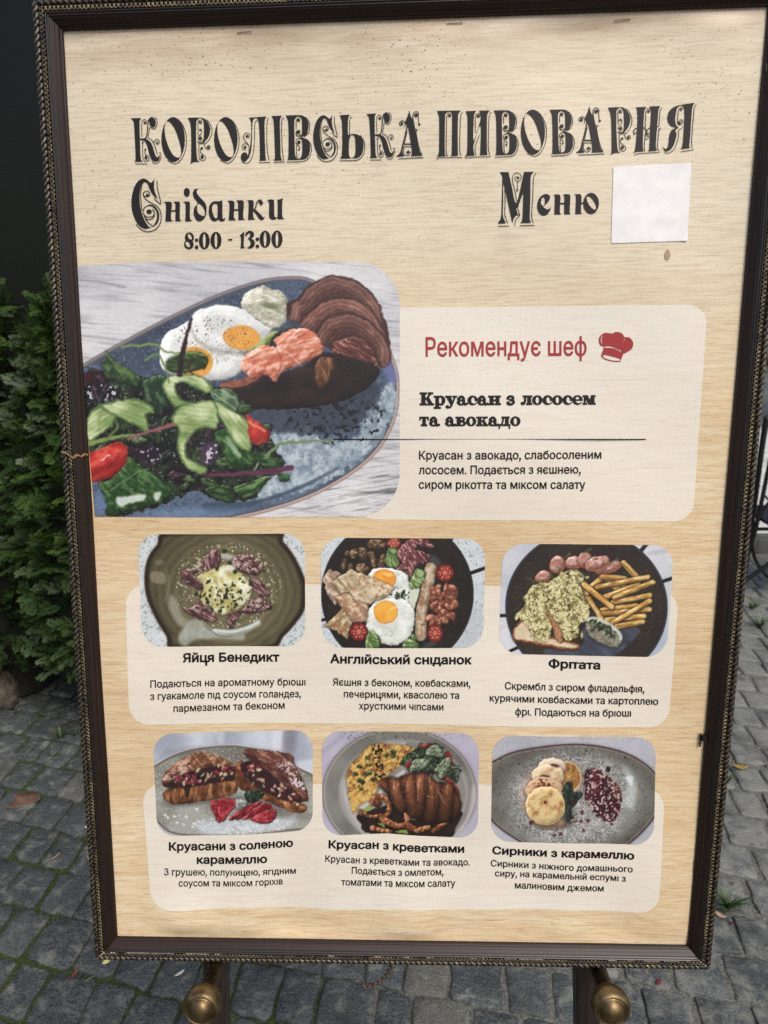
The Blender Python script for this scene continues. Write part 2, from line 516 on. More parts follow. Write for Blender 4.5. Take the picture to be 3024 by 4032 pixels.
def stroke_pts(pts, w, step=5):
    p = smooth_pts(pts, False, step) if len(pts) > 2 else np.array([q[:2] for q in pts], float)
    d = np.gradient(p, axis=0); d /= np.maximum(np.linalg.norm(d, axis=1), 1e-9)[:, None]
    n = np.column_stack([-d[:, 1], d[:, 0]]) * w / 2
    e0 = p[0] - d[0] * w * .4; e1 = p[-1] + d[-1] * w * .4
    return np.vstack([p + n, [e1], (p - n)[::-1], [e0]])
def quads_of_stroke(pts, w, step=5):
    """stroke as convex-ish pieces, so that a curl crossing itself stays filled"""
    p = smooth_pts(pts, False, step) if len(pts) > 2 else np.array([q[:2] for q in pts], float)
    out = []
    for i in range(0, len(p) - 1, 4):
        seg = p[i:i + 5]
        if len(seg) > 1: out.append(stroke_pts([tuple(q) for q in seg] if len(seg) == 2 else [tuple(q) + (1,) for q in seg], w))
    return out
def embolden(p, d):
    """push a contour outwards; outer contours and counters are told apart by their sense"""
    e = np.roll(p, -1, 0) - p; e /= np.maximum(np.linalg.norm(e, axis=1), 1e-9)[:, None]
    n = np.column_stack([e[:, 1], -e[:, 0]])
    nn = n + np.roll(n, 1, 0); l = np.linalg.norm(nn, axis=1); nn /= np.maximum(l, .35)[:, None]
    k = np.minimum(1.0 / np.maximum(l / 2, .5), 1.6)
    return p + nn * (d * k)[:, None]
def inside(poly, q):
    x, y = q[:, 0][:, None], q[:, 1][:, None]
    a = poly; b = np.roll(poly, -1, 0)
    with np.errstate(divide='ignore', invalid='ignore'):
        cr = ((a[:, 1] > y) != (b[:, 1] > y)) & (x < (b[:, 0] - a[:, 0]) * (y - a[:, 1]) / (b[:, 1] - a[:, 1]) + a[:, 0])
    return cr.sum(1) % 2 == 1
def winding(polys, q):
    w = np.zeros(len(q), int)
    for poly in polys:
        lo, hi = poly.min(0), poly.max(0)
        s = np.where((q[:, 0] >= lo[0]) & (q[:, 0] <= hi[0]) & (q[:, 1] >= lo[1]) & (q[:, 1] <= hi[1]))[0]
        if len(s) == 0: continue
        x, y = q[s, 0][:, None], q[s, 1][:, None]
        a = poly; b = np.roll(poly, -1, 0)
        with np.errstate(divide='ignore', invalid='ignore'):
            xc = (b[:, 0] - a[:, 0]) * (y - a[:, 1]) / (b[:, 1] - a[:, 1]) + a[:, 0]
        up = (a[:, 1] <= y) & (b[:, 1] > y) & (x < xc); dn = (a[:, 1] > y) & (b[:, 1] <= y) & (x < xc)
        w[s] += up.sum(1) - dn.sum(1)
    return w
def cdt_fill(polys, test, grid=None):
    vs = []; es = []
    for p in polys:
        b = len(vs); n = len(p)
        vs += [Vector((float(a), float(c))) for a, c in p]; es += [(b + i, b + (i + 1) % n) for i in range(n)]
    if grid:
        A = np.vstack(polys); lo, hi = A.min(0), A.max(0)
        for gx in np.arange(lo[0], hi[0], grid):
            for gy in np.arange(lo[1], hi[1], grid): vs.append(Vector((float(gx) + .37, float(gy) + .21)))
    r = delaunay_2d_cdt(vs, es, [], 0, 1e-4)
    V = np.array([(q.x, q.y) for q in r[0]]); T = np.array([f for f in r[2] if len(f) == 3])
    cen = V[T].mean(1)
    T = T[test(cen)]
    us, inv = np.unique(T, return_inverse=True)
    return V[us], inv.reshape(-1, 3)
def glyph(items, grid=None, grow=0):
    pos = []; neg = []
    for it in items:
        k = it[0]
        if k == 'p': pos.append(smooth_pts(it[1], True))
        elif k == 'h': neg.append(smooth_pts(it[1], True))
        elif k == 's': pos += quads_of_stroke(it[1], it[2])
        elif k == 'l': pos.append(stroke_pts(it[1], it[2]))
        elif k == 'd': pos.append(ell_pts(it[1], it[2], it[3], it[3], 0, 14))
        elif k == 'e': pos.append(ell_pts(*it[1:], n=28))
        elif k == 'he': neg.append(ell_pts(*it[1:], n=28))
        elif k == 'r': x0, x1, y0, y1 = it[1:]; pos.append(np.array([(x0, y0), (x1, y0), (x1, y1), (x0, y1)], float))
        elif k == 'v':        # curl: cx, cy, radius, start angle (deg), turns, width -> spiral ending in a dot
            cx, cy, r, a0, tn, w = it[1:]
            t = np.linspace(0, 1, max(6, int(abs(tn) * 14)))
            an = np.radians(a0) + t * tn * 2 * np.pi; rr = r * (1 - .72 * t)
            pos += quads_of_stroke([(cx + q * math.cos(b), cy + q * math.sin(b)) for q, b in zip(rr, an)], w, 1)
            pos.append(ell_pts(cx, cy, max(r * .36, w * .9), max(r * .36, w * .9), 0, 12))
    if grow:
        sg = lambda p: 1 if np.sum(p[:, 0] * np.roll(p[:, 1], -1) - np.roll(p[:, 0], -1) * p[:, 1]) > 0 else -1
        pos = [embolden(p, grow * sg(p)) for p in pos]; neg = [embolden(p, -grow * .75 * sg(p)) for p in neg]
    def test(c):
        m = np.zeros(len(c), bool)
        for p in pos: m |= inside(p, c)
        for p in neg: m &= ~inside(p, c)
        return m
    return cdt_fill(pos + neg, test, grid)
def lettering(parts, mat, label, lift=.00055, name='lettering'):
    """parts: list of (pixel vertices, triangles) joined into one printed word or line"""
    V = []; T = []; b = 0
    for v, t in parts:
        V.append(v); T.append(t + b); b += len(v)
    V = np.vstack(V); T = np.vstack(T)
    P = on_board(V[:, 0], V[:, 1], lift)
    a, bb, c = P[T[:, 0]], P[T[:, 1]], P[T[:, 2]]
    flip = np.cross(bb - a, c - a)[:, 2] < 0
    T[flip] = T[flip][:, ::-1]
    o = mesh_np(name, P, T, mat, poster, True)
    if label: o['label'] = label
    return o

# --- art-nouveau capitals traced as outlines, each in its own little coordinate box (x right, y down)
G = {}
TW = 7
G['К'] = ((52, 136, 375, 606), [
 ('p', [(52,136,1),(165,134,1),(151,156),(147,200),(152,400),(160,570),(184,606,1),(88,606,1),(102,578),(98,400),(86,200),(76,162)]),
 ('s', [(155,362),(200,360),(222,335),(234,260),(237,190),(252,147),(285,128)], 12), ('e', 287,184,36,54,-.15),
 ('s', [(308,127),(330,150),(337,195),(322,240),(290,253),(257,238),(251,285),(240,345),(275,370),(302,412),(328,490),(338,530)], TW),
 ('p', [(158,356,1),(205,360),(240,375),(275,412),(300,480),(318,540),(342,562),(360,532,1),(364,560),(345,598),(302,602),(268,570),(245,500),(228,435),(200,382),(158,372,1)]),
 ('s', [(280,605),(312,626),(350,614),(372,570),(376,515),(358,513)], TW),
 ('s', [(302,412),(308,385),(333,364),(358,380),(357,408),(338,418),(322,405)], TW), ('d',337,397,10),
 ('s', [(174,335),(170,205),(180,163),(203,150),(222,172),(214,198)], TW), ('d',202,186,13),
 ('s', [(172,408),(182,394),(196,398)], TW), ('s', [(181,398),(183,555),(205,602),(240,594),(250,565),(234,545),(212,528),(204,502),(213,478)], TW), ('d',209,476,11),
 ('s', [(234,545),(212,545),(203,565),(214,582)], TW), ('d',221,567,13), ('s', [(98,630),(225,630)], TW)])
G['О'] = ((383, 118, 655, 605), [
 ('e', 509,362,127,243,0), ('h', [(440,165),(480,180),(528,250),(568,360),(594,470),(588,538),(560,560),(508,530),(458,440),(424,325),(418,220)]),
 ('s', [(565,145),(610,200),(645,290),(653,370),(640,480),(600,570),(545,622),(495,615),(450,590)], TW),
 ('s', [(520,270),(515,225),(480,197),(448,220),(434,280),(445,360),(470,410),(492,432),(474,456),(505,505),(550,520),(578,490),(568,460),(545,452),(526,470)], TW),
 ('d',545,482,14), ('s', [(505,262),(480,277),(457,262),(455,238),(474,226)], TW), ('d',479,250,14), ('s', [(505,265),(505,340),(514,385),(538,404),(553,385),(545,366)], TW), ('d',536,382,11)])
G['Р'] = ((665, 125, 930, 625), [
 ('p', [(665,125,1),(800,124),(850,140),(895,200),(908,260),(890,330),(850,380),(820,388),(838,340),(838,190),(825,145),(795,130),(765,150),(757,200),(757,400),(768,570),(798,604,1),(735,604),(684,628,1),(702,580),(702,300),(695,200),(682,155)]),
 ('s', [(862,140),(905,190),(927,260),(915,330),(870,395),(845,408),(855,445),(885,468),(908,448),(895,425),(876,432)], TW), ('d',885,446,13),
 ('s', [(778,305),(776,180),(795,152),(818,172),(808,192)], TW), ('d',797,174,12), ('s', [(800,255),(816,262),(812,295),(788,320),(778,345),(800,372),(820,348),(805,325)], TW), ('d',800,256,11), ('d',799,346,14),
 ('s', [(770,385),(800,392),(845,390)], 10), ('s', [(785,407),(840,405)], TW), ('s', [(786,407),(790,555),(815,588),(850,580),(857,550),(835,527),(808,505),(802,470),(818,452)], TW), ('d',818,456,13), ('d',824,551,14), ('s', [(835,527),(812,535),(808,560),(826,570)], TW)])
G['Л'] = ((1240, 98, 1555, 612), [
 ('p', [(1322,108,1),(1515,98,1),(1502,125),(1494,180),(1500,400),(1508,560),(1522,584,1),(1430,587,1),(1445,555),(1440,300),(1430,160),(1415,122),(1395,112),(1372,130),(1362,190),(1360,330),(1350,470),(1325,550),(1312,555),(1340,440),(1350,300),(1350,180),(1340,130)]),
 ('e',1276,543,38,52,.1), ('s', [(1310,560),(1338,480),(1352,360)], 14),
 ('s', [(1422,148),(1402,146),(1390,180),(1386,360),(1374,500),(1345,580),(1300,612),(1250,595)], TW), ('s', [(1536,115),(1524,150),(1520,250),(1525,450),(1545,580)], TW),
 ('s', [(1318,330),(1334,305),(1318,278),(1285,280),(1266,315),(1280,360),(1310,390),(1328,440),(1322,520)], TW), ('d',1304,312,15), ('s', [(1312,405),(1280,392),(1253,415),(1258,448),(1284,458),(1300,435)], TW), ('d',1282,430,14), ('s', [(1438,610),(1555,606)], TW)])
G['І'] = ((45, 110, 185, 565), [
 ('p', [(45,112,1),(150,110,1),(136,135),(130,180),(136,400),(142,530),(158,562,1),(68,563,1),(82,530),(78,400),(68,180),(60,140)]),
 ('s', [(168,128),(152,155),(148,250),(155,430),(170,562)], TW), ('s', [(72,582),(182,579)], TW)])
G['В'] = ((188, 108, 450, 580), [
 ('p', [(188,108,1),(320,106),(375,120),(412,170),(420,230),(405,290),(370,318),(335,322),(352,290),(352,160),(340,132),(310,118),(284,140),(276,180),(278,330),(284,500),(300,540),(325,545),(345,530),(356,480),(355,380),(345,348),(320,336),(340,330),(380,342),(420,372),(435,430),(428,500),(395,545),(345,556),(200,558,1),(216,525),(218,300),(213,180),(205,140)]),
 ('s', [(388,128),(420,165),(432,225),(420,285),(375,325)], TW), ('s', [(400,350),(435,390),(450,440),(440,510),(405,560),(350,576),(203,580)], TW),
 ('s', [(296,240),(296,165),(312,140),(332,155),(322,175)], TW), ('d',314,156,13), ('d',318,276,20), ('s', [(300,268),(294,292),(312,318),(340,305)], 9),
 ('s', [(330,342),(300,352),(294,385),(312,410),(330,430),(330,460)], TW), ('d',322,380,18), ('d',324,455,10), ('s', [(300,410),(300,500),(308,535)], TW)])
G['С'] = ((468, 108, 715, 580), [
 ('p', [(660,112,1),(655,160),(660,220),(684,292,1),(640,245),(615,190),(600,150),(580,130),(555,150),(540,210),(535,300),(548,400),(575,480),(610,535),(640,535),(590,552),(545,540),(500,480),(472,390),(468,290),(490,190),(525,130),(570,108),(605,125),(630,145)]),
 ('s', [(592,142),(572,136),(553,170),(544,260),(552,390)], TW), ('s', [(680,128),(684,200),(710,330),(670,300),(655,280)], TW),
 ('s', [(622,250),(600,268),(570,260),(566,235),(590,220),(612,225),(620,248)], TW), ('d',599,254,12), ('s', [(568,245),(580,285),(630,325),(680,355),(708,410),(708,490),(670,555),(605,580),(545,560),(505,512)], TW),
 ('p', [(570,375),(610,340),(660,355),(690,400),(695,460),(675,510),(635,540),(660,505),(676,460),(672,400),(640,358),(600,352)]), ('s', [(598,350),(568,375),(565,420),(600,450),(645,440),(655,405),(640,385)], TW), ('e',613,402,22,20,0), ('s', [(570,440),(600,472),(640,462),(660,430)], TW), ('s', [(578,462),(605,500),(640,528)], TW)])
G['Ь'] = ((733, 105, 992, 570), [
 ('p', [(733,108,1),(838,105,1),(824,130),(817,180),(820,305),(860,298),(920,310),(960,350),(975,420),(960,500),(915,540),(860,545),(735,545,1),(752,515),(760,400),(757,200),(748,140)]),
 ('h', [(838,330),(858,308),(885,330),(892,400),(890,500),(870,535),(845,538),(828,510),(826,400)]),
 ('s', [(854,124),(838,150),(834,230),(835,300)], TW), ('s', [(940,318),(975,365),(988,430),(975,505),(930,555),(880,568),(738,568)], TW),
 ('s', [(835,510),(832,350),(850,322),(872,340),(860,360),(846,352)], TW), ('d',856,344,14), ('s', [(848,368),(866,385),(872,415),(862,428)], TW), ('d',862,424,10)])
G['А'] = ((1298, 70, 1565, 528), [
 ('p', [(1434,68,1),(1448,130),(1480,200),(1530,460),(1548,505),(1566,524,1),(1450,526,1),(1458,490),(1450,410),(1420,240),(1405,290),(1372,430),(1365,490),(1385,526,1),(1298,528,1),(1340,490),(1360,420),(1405,230),(1390,190),(1415,130)]),
 ('s', [(1365,405),(1450,406)], 12), ('s', [(1375,430),(1450,433)], TW), ('s', [(1412,278),(1386,395)], TW), ('s', [(1378,432),(1374,480),(1395,516),(1430,514),(1442,490),(1424,472),(1406,488)], TW), ('d',1420,490,12),
 ('s', [(1385,235),(1392,200),(1372,172),(1345,178),(1332,200),(1350,218),(1370,205)], TW), ('d',1358,197,14),
 ('s', [(1470,150),(1472,105),(1498,86),(1524,100),(1524,140),(1528,205)], TW), ('s', [(1520,112),(1505,138),(1484,128),(1486,108)], TW), ('d',1502,117,14), ('d',1534,215,11),
 ('s', [(1470,150),(1490,255),(1516,265),(1502,290),(1530,440),(1562,520)], TW), ('s', [(1325,549),(1572,543)], TW)])
G['П'] = ((85, 105, 360, 600), [
 ('p', [(85,108,1),(342,105,1),(325,130),(312,180),(312,560),(330,594,1),(228,596,1),(245,560),(248,300),(248,150),(235,122),(210,118),(182,135),(172,180),(170,550),(192,596,1),(100,598),(72,612,1),(98,575),(108,500),(108,200),(98,140)]),
 ('s', [(190,200),(192,160),(208,138),(236,150),(230,172)], TW), ('d',218,160,14), ('s', [(190,190),(186,540),(205,592)], TW), ('s', [(364,125),(345,150),(338,250),(332,520),(348,592)], TW), ('s', [(88,625),(110,613),(200,612),(358,614)], TW)])
G['И'] = ((395, 103, 680, 600), [
 ('p', [(395,108,1),(512,105,1),(495,130),(485,180),(482,430),(545,250),(560,180),(555,130),(540,105,1),(658,102,1),(640,130),(628,180),(628,540),(642,585,1),(540,588,1),(555,560),(558,260),(490,450),(480,520),(495,590,1),(420,592),(378,610,1),(405,575),(415,500),(416,200),(408,140)]),
 ('s', [(502,340),(502,180),(515,140),(540,135),(552,160),(538,175)], TW), ('d',530,162,14), ('s', [(546,370),(515,450),(498,520),(512,588)], TW), ('s', [(677,122),(655,155),(648,250),(644,500),(660,590)], TW), ('s', [(395,620),(420,611),(520,608),(668,606)], TW)])
G['Н'] = ((868, 82, 1170, 600), [
 ('p', [(868,88,1),(990,85,1),(972,115),(960,170),(948,400),(945,545),(955,590,1),(865,592),(828,612,1),(855,570),(868,480),(884,300),(886,160),(880,110)]),
 ('p', [(1020,82,1),(1145,80,1),(1128,110),(1118,170),(1100,400),(1092,540),(1105,585,1),(1000,590,1),(1018,550),(1030,300),(1040,160),(1035,110)]),
 ('s', [(850,395),(845,350),(880,322),(950,320),(978,340),(992,375),(1000,345),(1030,322),(1080,318),(1120,312)], 11), ('d',992,392,12), ('s', [(862,390),(866,372),(886,368)], TW), ('s', [(975,370),(975,400),(990,420),(1010,410),(1008,440),(985,455),(975,440)], TW),('s', [(1005,400),(1010,385),(1026,380)], TW),
 ('s', [(975,320),(980,170),(992,115),(1015,105),(1030,130),(1015,150)], TW), ('d',1008,136,13), ('s', [(975,375),(962,540),(970,590)], TW), ('s', [(1166,98),(1142,140),(1128,310)], TW), ('s', [(1145,325),(1140,350),(1128,352),(1112,540),(1126,588)], TW), ('s', [(845,628),(880,615),(960,612),(1138,607)], TW)])
G['Я'] = ((1175, 45, 1530, 560), [
 ('p', [(1528,45,1),(1505,90),(1495,160),(1482,400),(1470,520),(1480,552,1),(1372,560,1),(1390,530),(1402,440),(1415,180),(1405,90),(1375,72),(1340,90),(1322,140),(1310,230),(1325,300),(1350,318),(1315,345),(1325,400),(1300,500),(1265,555),(1220,578),(1185,562),(1165,518,1),(1190,548),(1215,548),(1235,500),(1245,400),(1270,345),(1315,318),(1270,300),(1230,250),(1225,190),(1245,130),(1300,85),(1370,65)]),
 ('s', [(1338,235),(1348,130),(1368,95),(1392,105),(1380,130)], TW), ('d',1376,118,12), ('s', [(1338,240),(1345,275),(1368,285),(1395,262),(1385,235),(1360,232)], 9), ('d',1358,265,16), ('s', [(1398,310),(1375,335),(1352,345),(1345,440),(1310,540),(1265,590),(1215,602),(1188,585)], TW), ('s', [(1550,62),(1525,100),(1518,180),(1498,480),(1508,552)], TW), ('s', [(1380,590),(1522,573)], TW)])
G['М'] = ((105, 95, 640, 808), [
 ('p', [(133,98,1),(255,100,1),(300,300),(365,530),(470,98,1),(605,95,1),(575,135),(560,200),(556,500),(548,740),(568,805,1),(418,805,1),(448,740),(460,380,1),(385,600),(408,700),(370,695),(330,740),(312,808,1),(295,740),(205,330),(180,255,1),(182,500),(178,700),(218,808,1),(105,810,1),(152,720),(162,500),(170,200),(160,140)]),
 ('h', [(372,580,1),(362,605,1),(382,680,1),(405,695,1)]),
 ('s', [(202,330),(210,500),(205,680),(245,808)], 9), ('s', [(368,500),(345,360),(312,220),(318,150),(355,112),(405,120),(434,170),(412,215),(375,228),(345,200),(352,165),(378,158)], 9), ('d',388,180,17), ('s', [(380,228),(376,350)], 9), ('d',376,350,13), ('s', [(372,570),(410,700),(362,750),(340,845)], 9), ('s', [(636,115),(605,170),(596,300),(588,500),(576,720),(600,806)], 9), ('s', [(110,848),(262,846)], 10), ('s', [(415,843),(615,838)], 10)])
G['нн'] = ((0, 0, 1, 1), [('p', [(870,415,1),(950,415),(972,440),(970,530,1),(1025,530,1),(1026,440),(1003,413,1),(1080,412),(1108,440),(1100,660),(1128,688,1),(1025,690,1),(1025,548,1),(968,550,1),(966,665),(992,690,1),(888,690,1),(895,450)])])
G['е'] = ((0, 0, 1, 1), [('p', [(728,582,1),(800,520),(830,450),(800,412),(750,410),(690,450),(652,540),(660,630),(700,690),(750,705),(800,680),(835,620),(838,585,1),(820,610),(785,620)]), ('h', [(728,575,1),(755,540),(758,480),(740,450),(715,470),(702,530)])])
G['ю'] = ((0, 0, 1, 1), [('p', [(1162,412,1),(1240,412),(1262,440),(1260,530,1),(1290,528,1),(1290,545,1),(1258,548,1),(1255,665),(1282,685,1),(1178,688,1),(1186,450)]), ('e',1395,540,108,147,0), ('he',1400,533,42,108,-.55)])
G['low'] = ((0, 0, 1, 1), [
 ('p', [(362,292,1),(430,290),(448,310),(442,372,1),(480,372,1),(480,310),(460,290,1),(515,290),(528,310),(525,455),(545,478,1),(480,482,1),(482,385,1),(440,385,1),(438,460),(458,480,1),(382,484,1),(388,320)]),
 ('e',595,196,30,43,0), ('p', [(553,290,1),(612,288),(626,310),(625,450),(652,478,1),(578,482,1),(582,320)]),
 ('p', [(706,160,1),(690,190),(720,240),(775,300),(790,370),(775,440),(730,480),(690,470),(662,410),(668,350),(700,300),(665,250),(655,200),(675,165)]), ('h', [(705,305),(695,360),(715,410),(765,430),(772,380),(745,330)]),
 ('p', [(810,390),(822,320),(860,285),(905,285),(945,275,1),(948,440),(960,455),(976,445,1),(965,475),(930,482),(905,465),(870,482),(830,460)]), ('h', [(845,380),(850,320),(885,305,1),(898,330),(895,440),(870,445)]), ('d',874,330,17),
 ('p', [(988,280,1),(1045,278),(1066,300),(1062,362,1),(1100,362,1),(1100,300),(1080,276,1),(1140,275),(1158,300),(1152,440),(1175,466,1),(1105,470,1),(1104,376,1),(1062,376,1),(1060,445),(1082,470,1),(1008,473,1),(1015,310)]),
 ('p', [(1183,275,1),(1240,272),(1256,295),(1252,362,1),(1275,368),(1330,420),(1352,445),(1368,432,1),(1352,465),(1318,465),(1285,420),(1252,378,1),(1252,440),(1275,465,1),(1200,468,1),(1205,300)]), ('s', [(1255,368),(1275,345),(1285,300),(1305,275),(1330,270)], 11), ('e',1325,300,22,26,0), ('he',1310,318,11,13,0),
 ('p', [(1385,270,1),(1440,266),(1458,290),(1460,420),(1478,445),(1492,430),(1492,290),(1486,270),(1510,266),(1545,252,1),(1538,300),(1540,430),(1562,460,1),(1495,462,1),(1492,450),(1462,465),(1425,460),(1408,420),(1408,300)])])
G['time'] = ((0, 0, 1, 1), [
 ('e',618,640,45,50,0), ('e',612,708,48,48,0), ('he',622,632,17,32,-.5), ('he',602,708,19,32,-.5), ('d',689,667,17), ('d',689,737,18),
 ('e',766,672,54,84,0), ('he',766,672,14,72,0), ('e',882,670,55,84,0), ('he',882,670,14,72,0), ('r',1004,1046,657,671),
 ('p', [(1117,622,1),(1165,583,1),(1160,660),(1158,730),(1178,746,1),(1116,750,1),(1128,735),(1130,640)]),
 ('p', [(1172,618),(1185,590),(1220,576),(1255,595),(1258,630),(1230,652,1),(1258,670),(1270,705),(1250,740),(1215,752),(1185,745,1),(1205,738),(1228,705),(1215,670),(1195,655,1),(1215,640),(1222,610),(1210,598),(1195,615),(1178,630)]),
 ('d',1293,660,18), ('d',1294,730,18), ('e',1370,660,55,84,0), ('he',1370,660,14,72,0), ('e',1488,660,55,86,0), ('he',1488,660,14,73,0)])
# bold slab letters
S8 = {
 'о': (87, [('e',43,-40,43,41,0), ('he',43,-40,15,29,0)]),
 'с': (80, [('e',42,-40,42,41,0), ('h',[(30,-40),(36,-62),(50,-68),(60,-50),(62,-34,1),(95,-34,1),(95,-20,1),(74,-22),(60,-12),(44,-14),(33,-24)]), ('d',63,-54,14)]),
 'а': (90, [('e',34,-22,33,24,.15), ('he',38,-23,9,13,0), ('s',[(18,-56),(30,-70),(48,-70),(57,-52),(57,-20),(66,-7),(88,-12)],19), ('r',45,70,-60,-12), ('d',19,-54,14)]),
 'н': (106, [('r',13,42,-80,0), ('r',64,93,-80,0), ('r',0,50,-80,-66), ('r',56,106,-80,-66), ('r',0,50,-14,0), ('r',56,106,-14,0), ('r',40,66,-47,-33)]),
 'р': (95, [('r',14,42,-80,28), ('r',0,40,-80,-66), ('r',0,58,16,30), ('e',57,-40,38,42,0), ('he',54,-40,13,28,0)]),
 'у': (93, [('p',[(8,-72,1),(44,-72,1),(64,-16,1),(50,14,1)]), ('r',0,52,-80,-66), ('r',60,97,-80,-66), ('s',[(80,-72),(56,-8),(40,18),(18,20)],13), ('d',16,14,14)]),
 'з': (72, [('s',[(10,-62),(24,-73),(48,-72),(57,-58),(46,-46),(30,-42)],17), ('s',[(30,-42),(54,-38),(60,-22),(44,-7),(20,-6),(8,-16)],19), ('d',13,-58,13), ('d',13,-18,13)]),
 'л': (95, [('r',56,86,-78,0), ('r',46,96,-14,0), ('r',18,96,-80,-66), ('s',[(38,-70),(35,-30),(24,-9),(12,-8)],17), ('d',13,-13,13)]),
 'е': (87, [('e',43,-40,43,41,0), ('h',[(27,-46,1),(31,-64),(44,-70),(57,-62),(60,-46,1)]), ('h',[(29,-34,1),(95,-34,1),(95,-22,1),(78,-22),(62,-13),(42,-14),(31,-24)])]),
 'м': (106, [('r',10,24,-80,0), ('p',[(8,-80,1),(42,-80,1),(62,-28,1),(50,0,1)]), ('l',[(52,-6),(78,-74)],14), ('r',70,98,-80,0), ('r',0,34,-80,-67), ('r',74,108,-80,-67), ('r',0,36,-14,0), ('r',60,108,-14,0)]),
 'т': (82, [('r',27,55,-78,0), ('r',14,68,-14,0), ('r',2,80,-80,-66), ('r',2,12,-80,-50), ('r',70,80,-80,-50)]),
 'в': (88, [('r',10,40,-80,0), ('r',0,40,-80,-67), ('r',0,40,-13,0), ('e',50,-59,30,21,0), ('e',54,-22,34,23,0), ('he',51,-59,9,9,0), ('he',53,-22,11,11,0), ('r',30,54,-80,-72), ('r',30,54,-8,0)]),
 'к': (100, [('r',13,42,-80,0), ('r',0,52,-80,-67), ('r',0,52,-14,0), ('p',[(38,-36,1),(72,-74,1),(90,-74,1),(56,-40,1)]), ('r',58,97,-80,-68), ('p',[(46,-48,1),(66,-52,1),(96,-8,1),(66,-8,1)]), ('r',58,103,-13,0)]),
 'К': (116, [('r',14,46,-110,0), ('r',0,60,-110,-95), ('r',0,60,-16,0), ('p',[(40,-46,1),(82,-102,1),(103,-102,1),(62,-54,1)]), ('r',68,112,-110,-96), ('p',[(48,-62,1),(74,-70,1),(110,-10,1),(76,-10,1)]), ('r',66,118,-15,0)]),
 'д': (98, [('r',24,92,-80,-66), ('r',54,84,-78,-8), ('r',0,97,-15,0), ('l',[(6,-8),(3,20)],12), ('l',[(91,-8),(92,20)],12), ('s',[(38,-70),(33,-34),(20,-10)],13)]),
}
GC = {}
def cap(ch):
    if ch not in GC: GC[ch] = glyph(G[ch][1], 40)
    return GC[ch]
def place_cap(ch, x0, x1, yt0, yt1, yb0, yb1, origin, s):
    """put capital ch with its box's left/right at zoom x0..x1; top and bottom heights given at the left and right"""
    bx0, by0, bx1, by1 = G[ch][0]
    v, t = cap(ch)
    a = (v[:, 0] - bx0) / (bx1 - bx0); b = (v[:, 1] - by0) / (by1 - by0)
    X = x0 + (x1 - x0) * a
    Y = (yt0 + (yt1 - yt0) * a) * (1 - b) + (yb0 + (yb1 - yb0) * a) * b
    return np.column_stack([origin[0] + X * s, origin[1] + Y * s]), t.copy()
def raw(key, origin, s):
    v, t = glyph(G[key][1], 40)
    return np.column_stack([origin[0] + v[:, 0] * s, origin[1] + v[:, 1] * s]), t
s1, s2, s3, s4 = 600 / 1659, 650 / 1659, 600 / 1659, 580 / 1659
o1, o2, o3, o4 = (500, 420), (1050, 410), (1690, 400), (2200, 390)
lettering([place_cap('К', 52, 375, 136, 130, 606, 604, o1, s1), place_cap('О', 383, 655, 119, 119, 606, 606, o1, s1), place_cap('Р', 665, 930, 125, 122, 627, 622, o1, s1),
           place_cap('О', 950, 1222, 110, 110, 595, 594, o1, s1), place_cap('Л', 1240, 1555, 108, 98, 614, 608, o1, s1),
           place_cap('І', 45, 185, 111, 109, 566, 563, o2, s2), place_cap('В', 188, 450, 108, 106, 580, 577, o2, s2), place_cap('С', 468, 715, 110, 106, 580, 576, o2, s2),
           place_cap('Ь', 733, 992, 107, 104, 571, 566, o2, s2), place_cap('К', 1002, 1286, 102, 96, 543, 535, o2, s2), place_cap('А', 1298, 1566, 74, 66, 530, 524, o2, s2)],
          MAT_INK, 'first word of the ornate black title')
lettering([place_cap('П', 85, 360, 108, 104, 602, 595, o3, s3), place_cap('И', 395, 680, 107, 102, 600, 594, o3, s3), place_cap('В', 700, 970, 102, 100, 607, 603, o3, s3), place_cap('О', 998, 1280, 85, 86, 578, 576, o3, s3),
           place_cap('В', 1312, 1580, 88, 84, 596, 588, o3, s3), place_cap('А', 188, 500, 80, 76, 610, 604, o4, s4), place_cap('Р', 555, 828, 94, 88, 634, 626, o4, s4), place_cap('Н', 868, 1170, 87, 80, 606, 592, o4, s4),
           place_cap('Я', 1175, 1530, 52, 44, 570, 556, o4, s4)], MAT_INK, 'second word of the ornate black title')
s5, o5 = 660 / 1659, (500, 680)
lettering([place_cap('С', 50, 345, 65, 62, 586, 582, o5, s5), raw('low', o5, s5)], MAT_INK, 'ornate black heading above the opening hours')
lettering([raw('time', o5, s5)], MAT_INK, 'black opening hours 8:00 - 13:00')
s6, o6 = 470 / 1659, (1930, 650)
lettering([raw('М', o6, s6), raw('е', o6, s6), raw('нн', o6, s6), raw('ю', o6, s6)], MAT_INK, 'ornate black heading beside the blank white sticker')
def slab(text, x0, y0, x1, y1, s):
    parts = []; x = 0; cache = {}
    for ch in text:
        if ch == ' ': x += 46; continue
        if ch not in cache: cache[ch] = glyph(S8[ch][1], None, 1.5)
        w = S8[ch][0]; v, t = cache[ch]
        parts.append((np.column_stack([v[:, 0] + x, v[:, 1]]), t.copy())); x += w + 1
    k = (x1 - x0) / x
    return [(np.column_stack([x0 + v[:, 0] * k, y0 + (y1 - y0) * v[:, 0] / x + v[:, 1] * s]), t) for v, t in parts]
lettering(slab('Круасан з лососем', 1653, 1595.5, 2346, 1593, .458), MAT_INK, 'bold black dish name, first line')
lettering(slab('та авокадо', 1651, 1677.5, 2049, 1676.5, .458), MAT_INK, 'bold black dish name, second line')

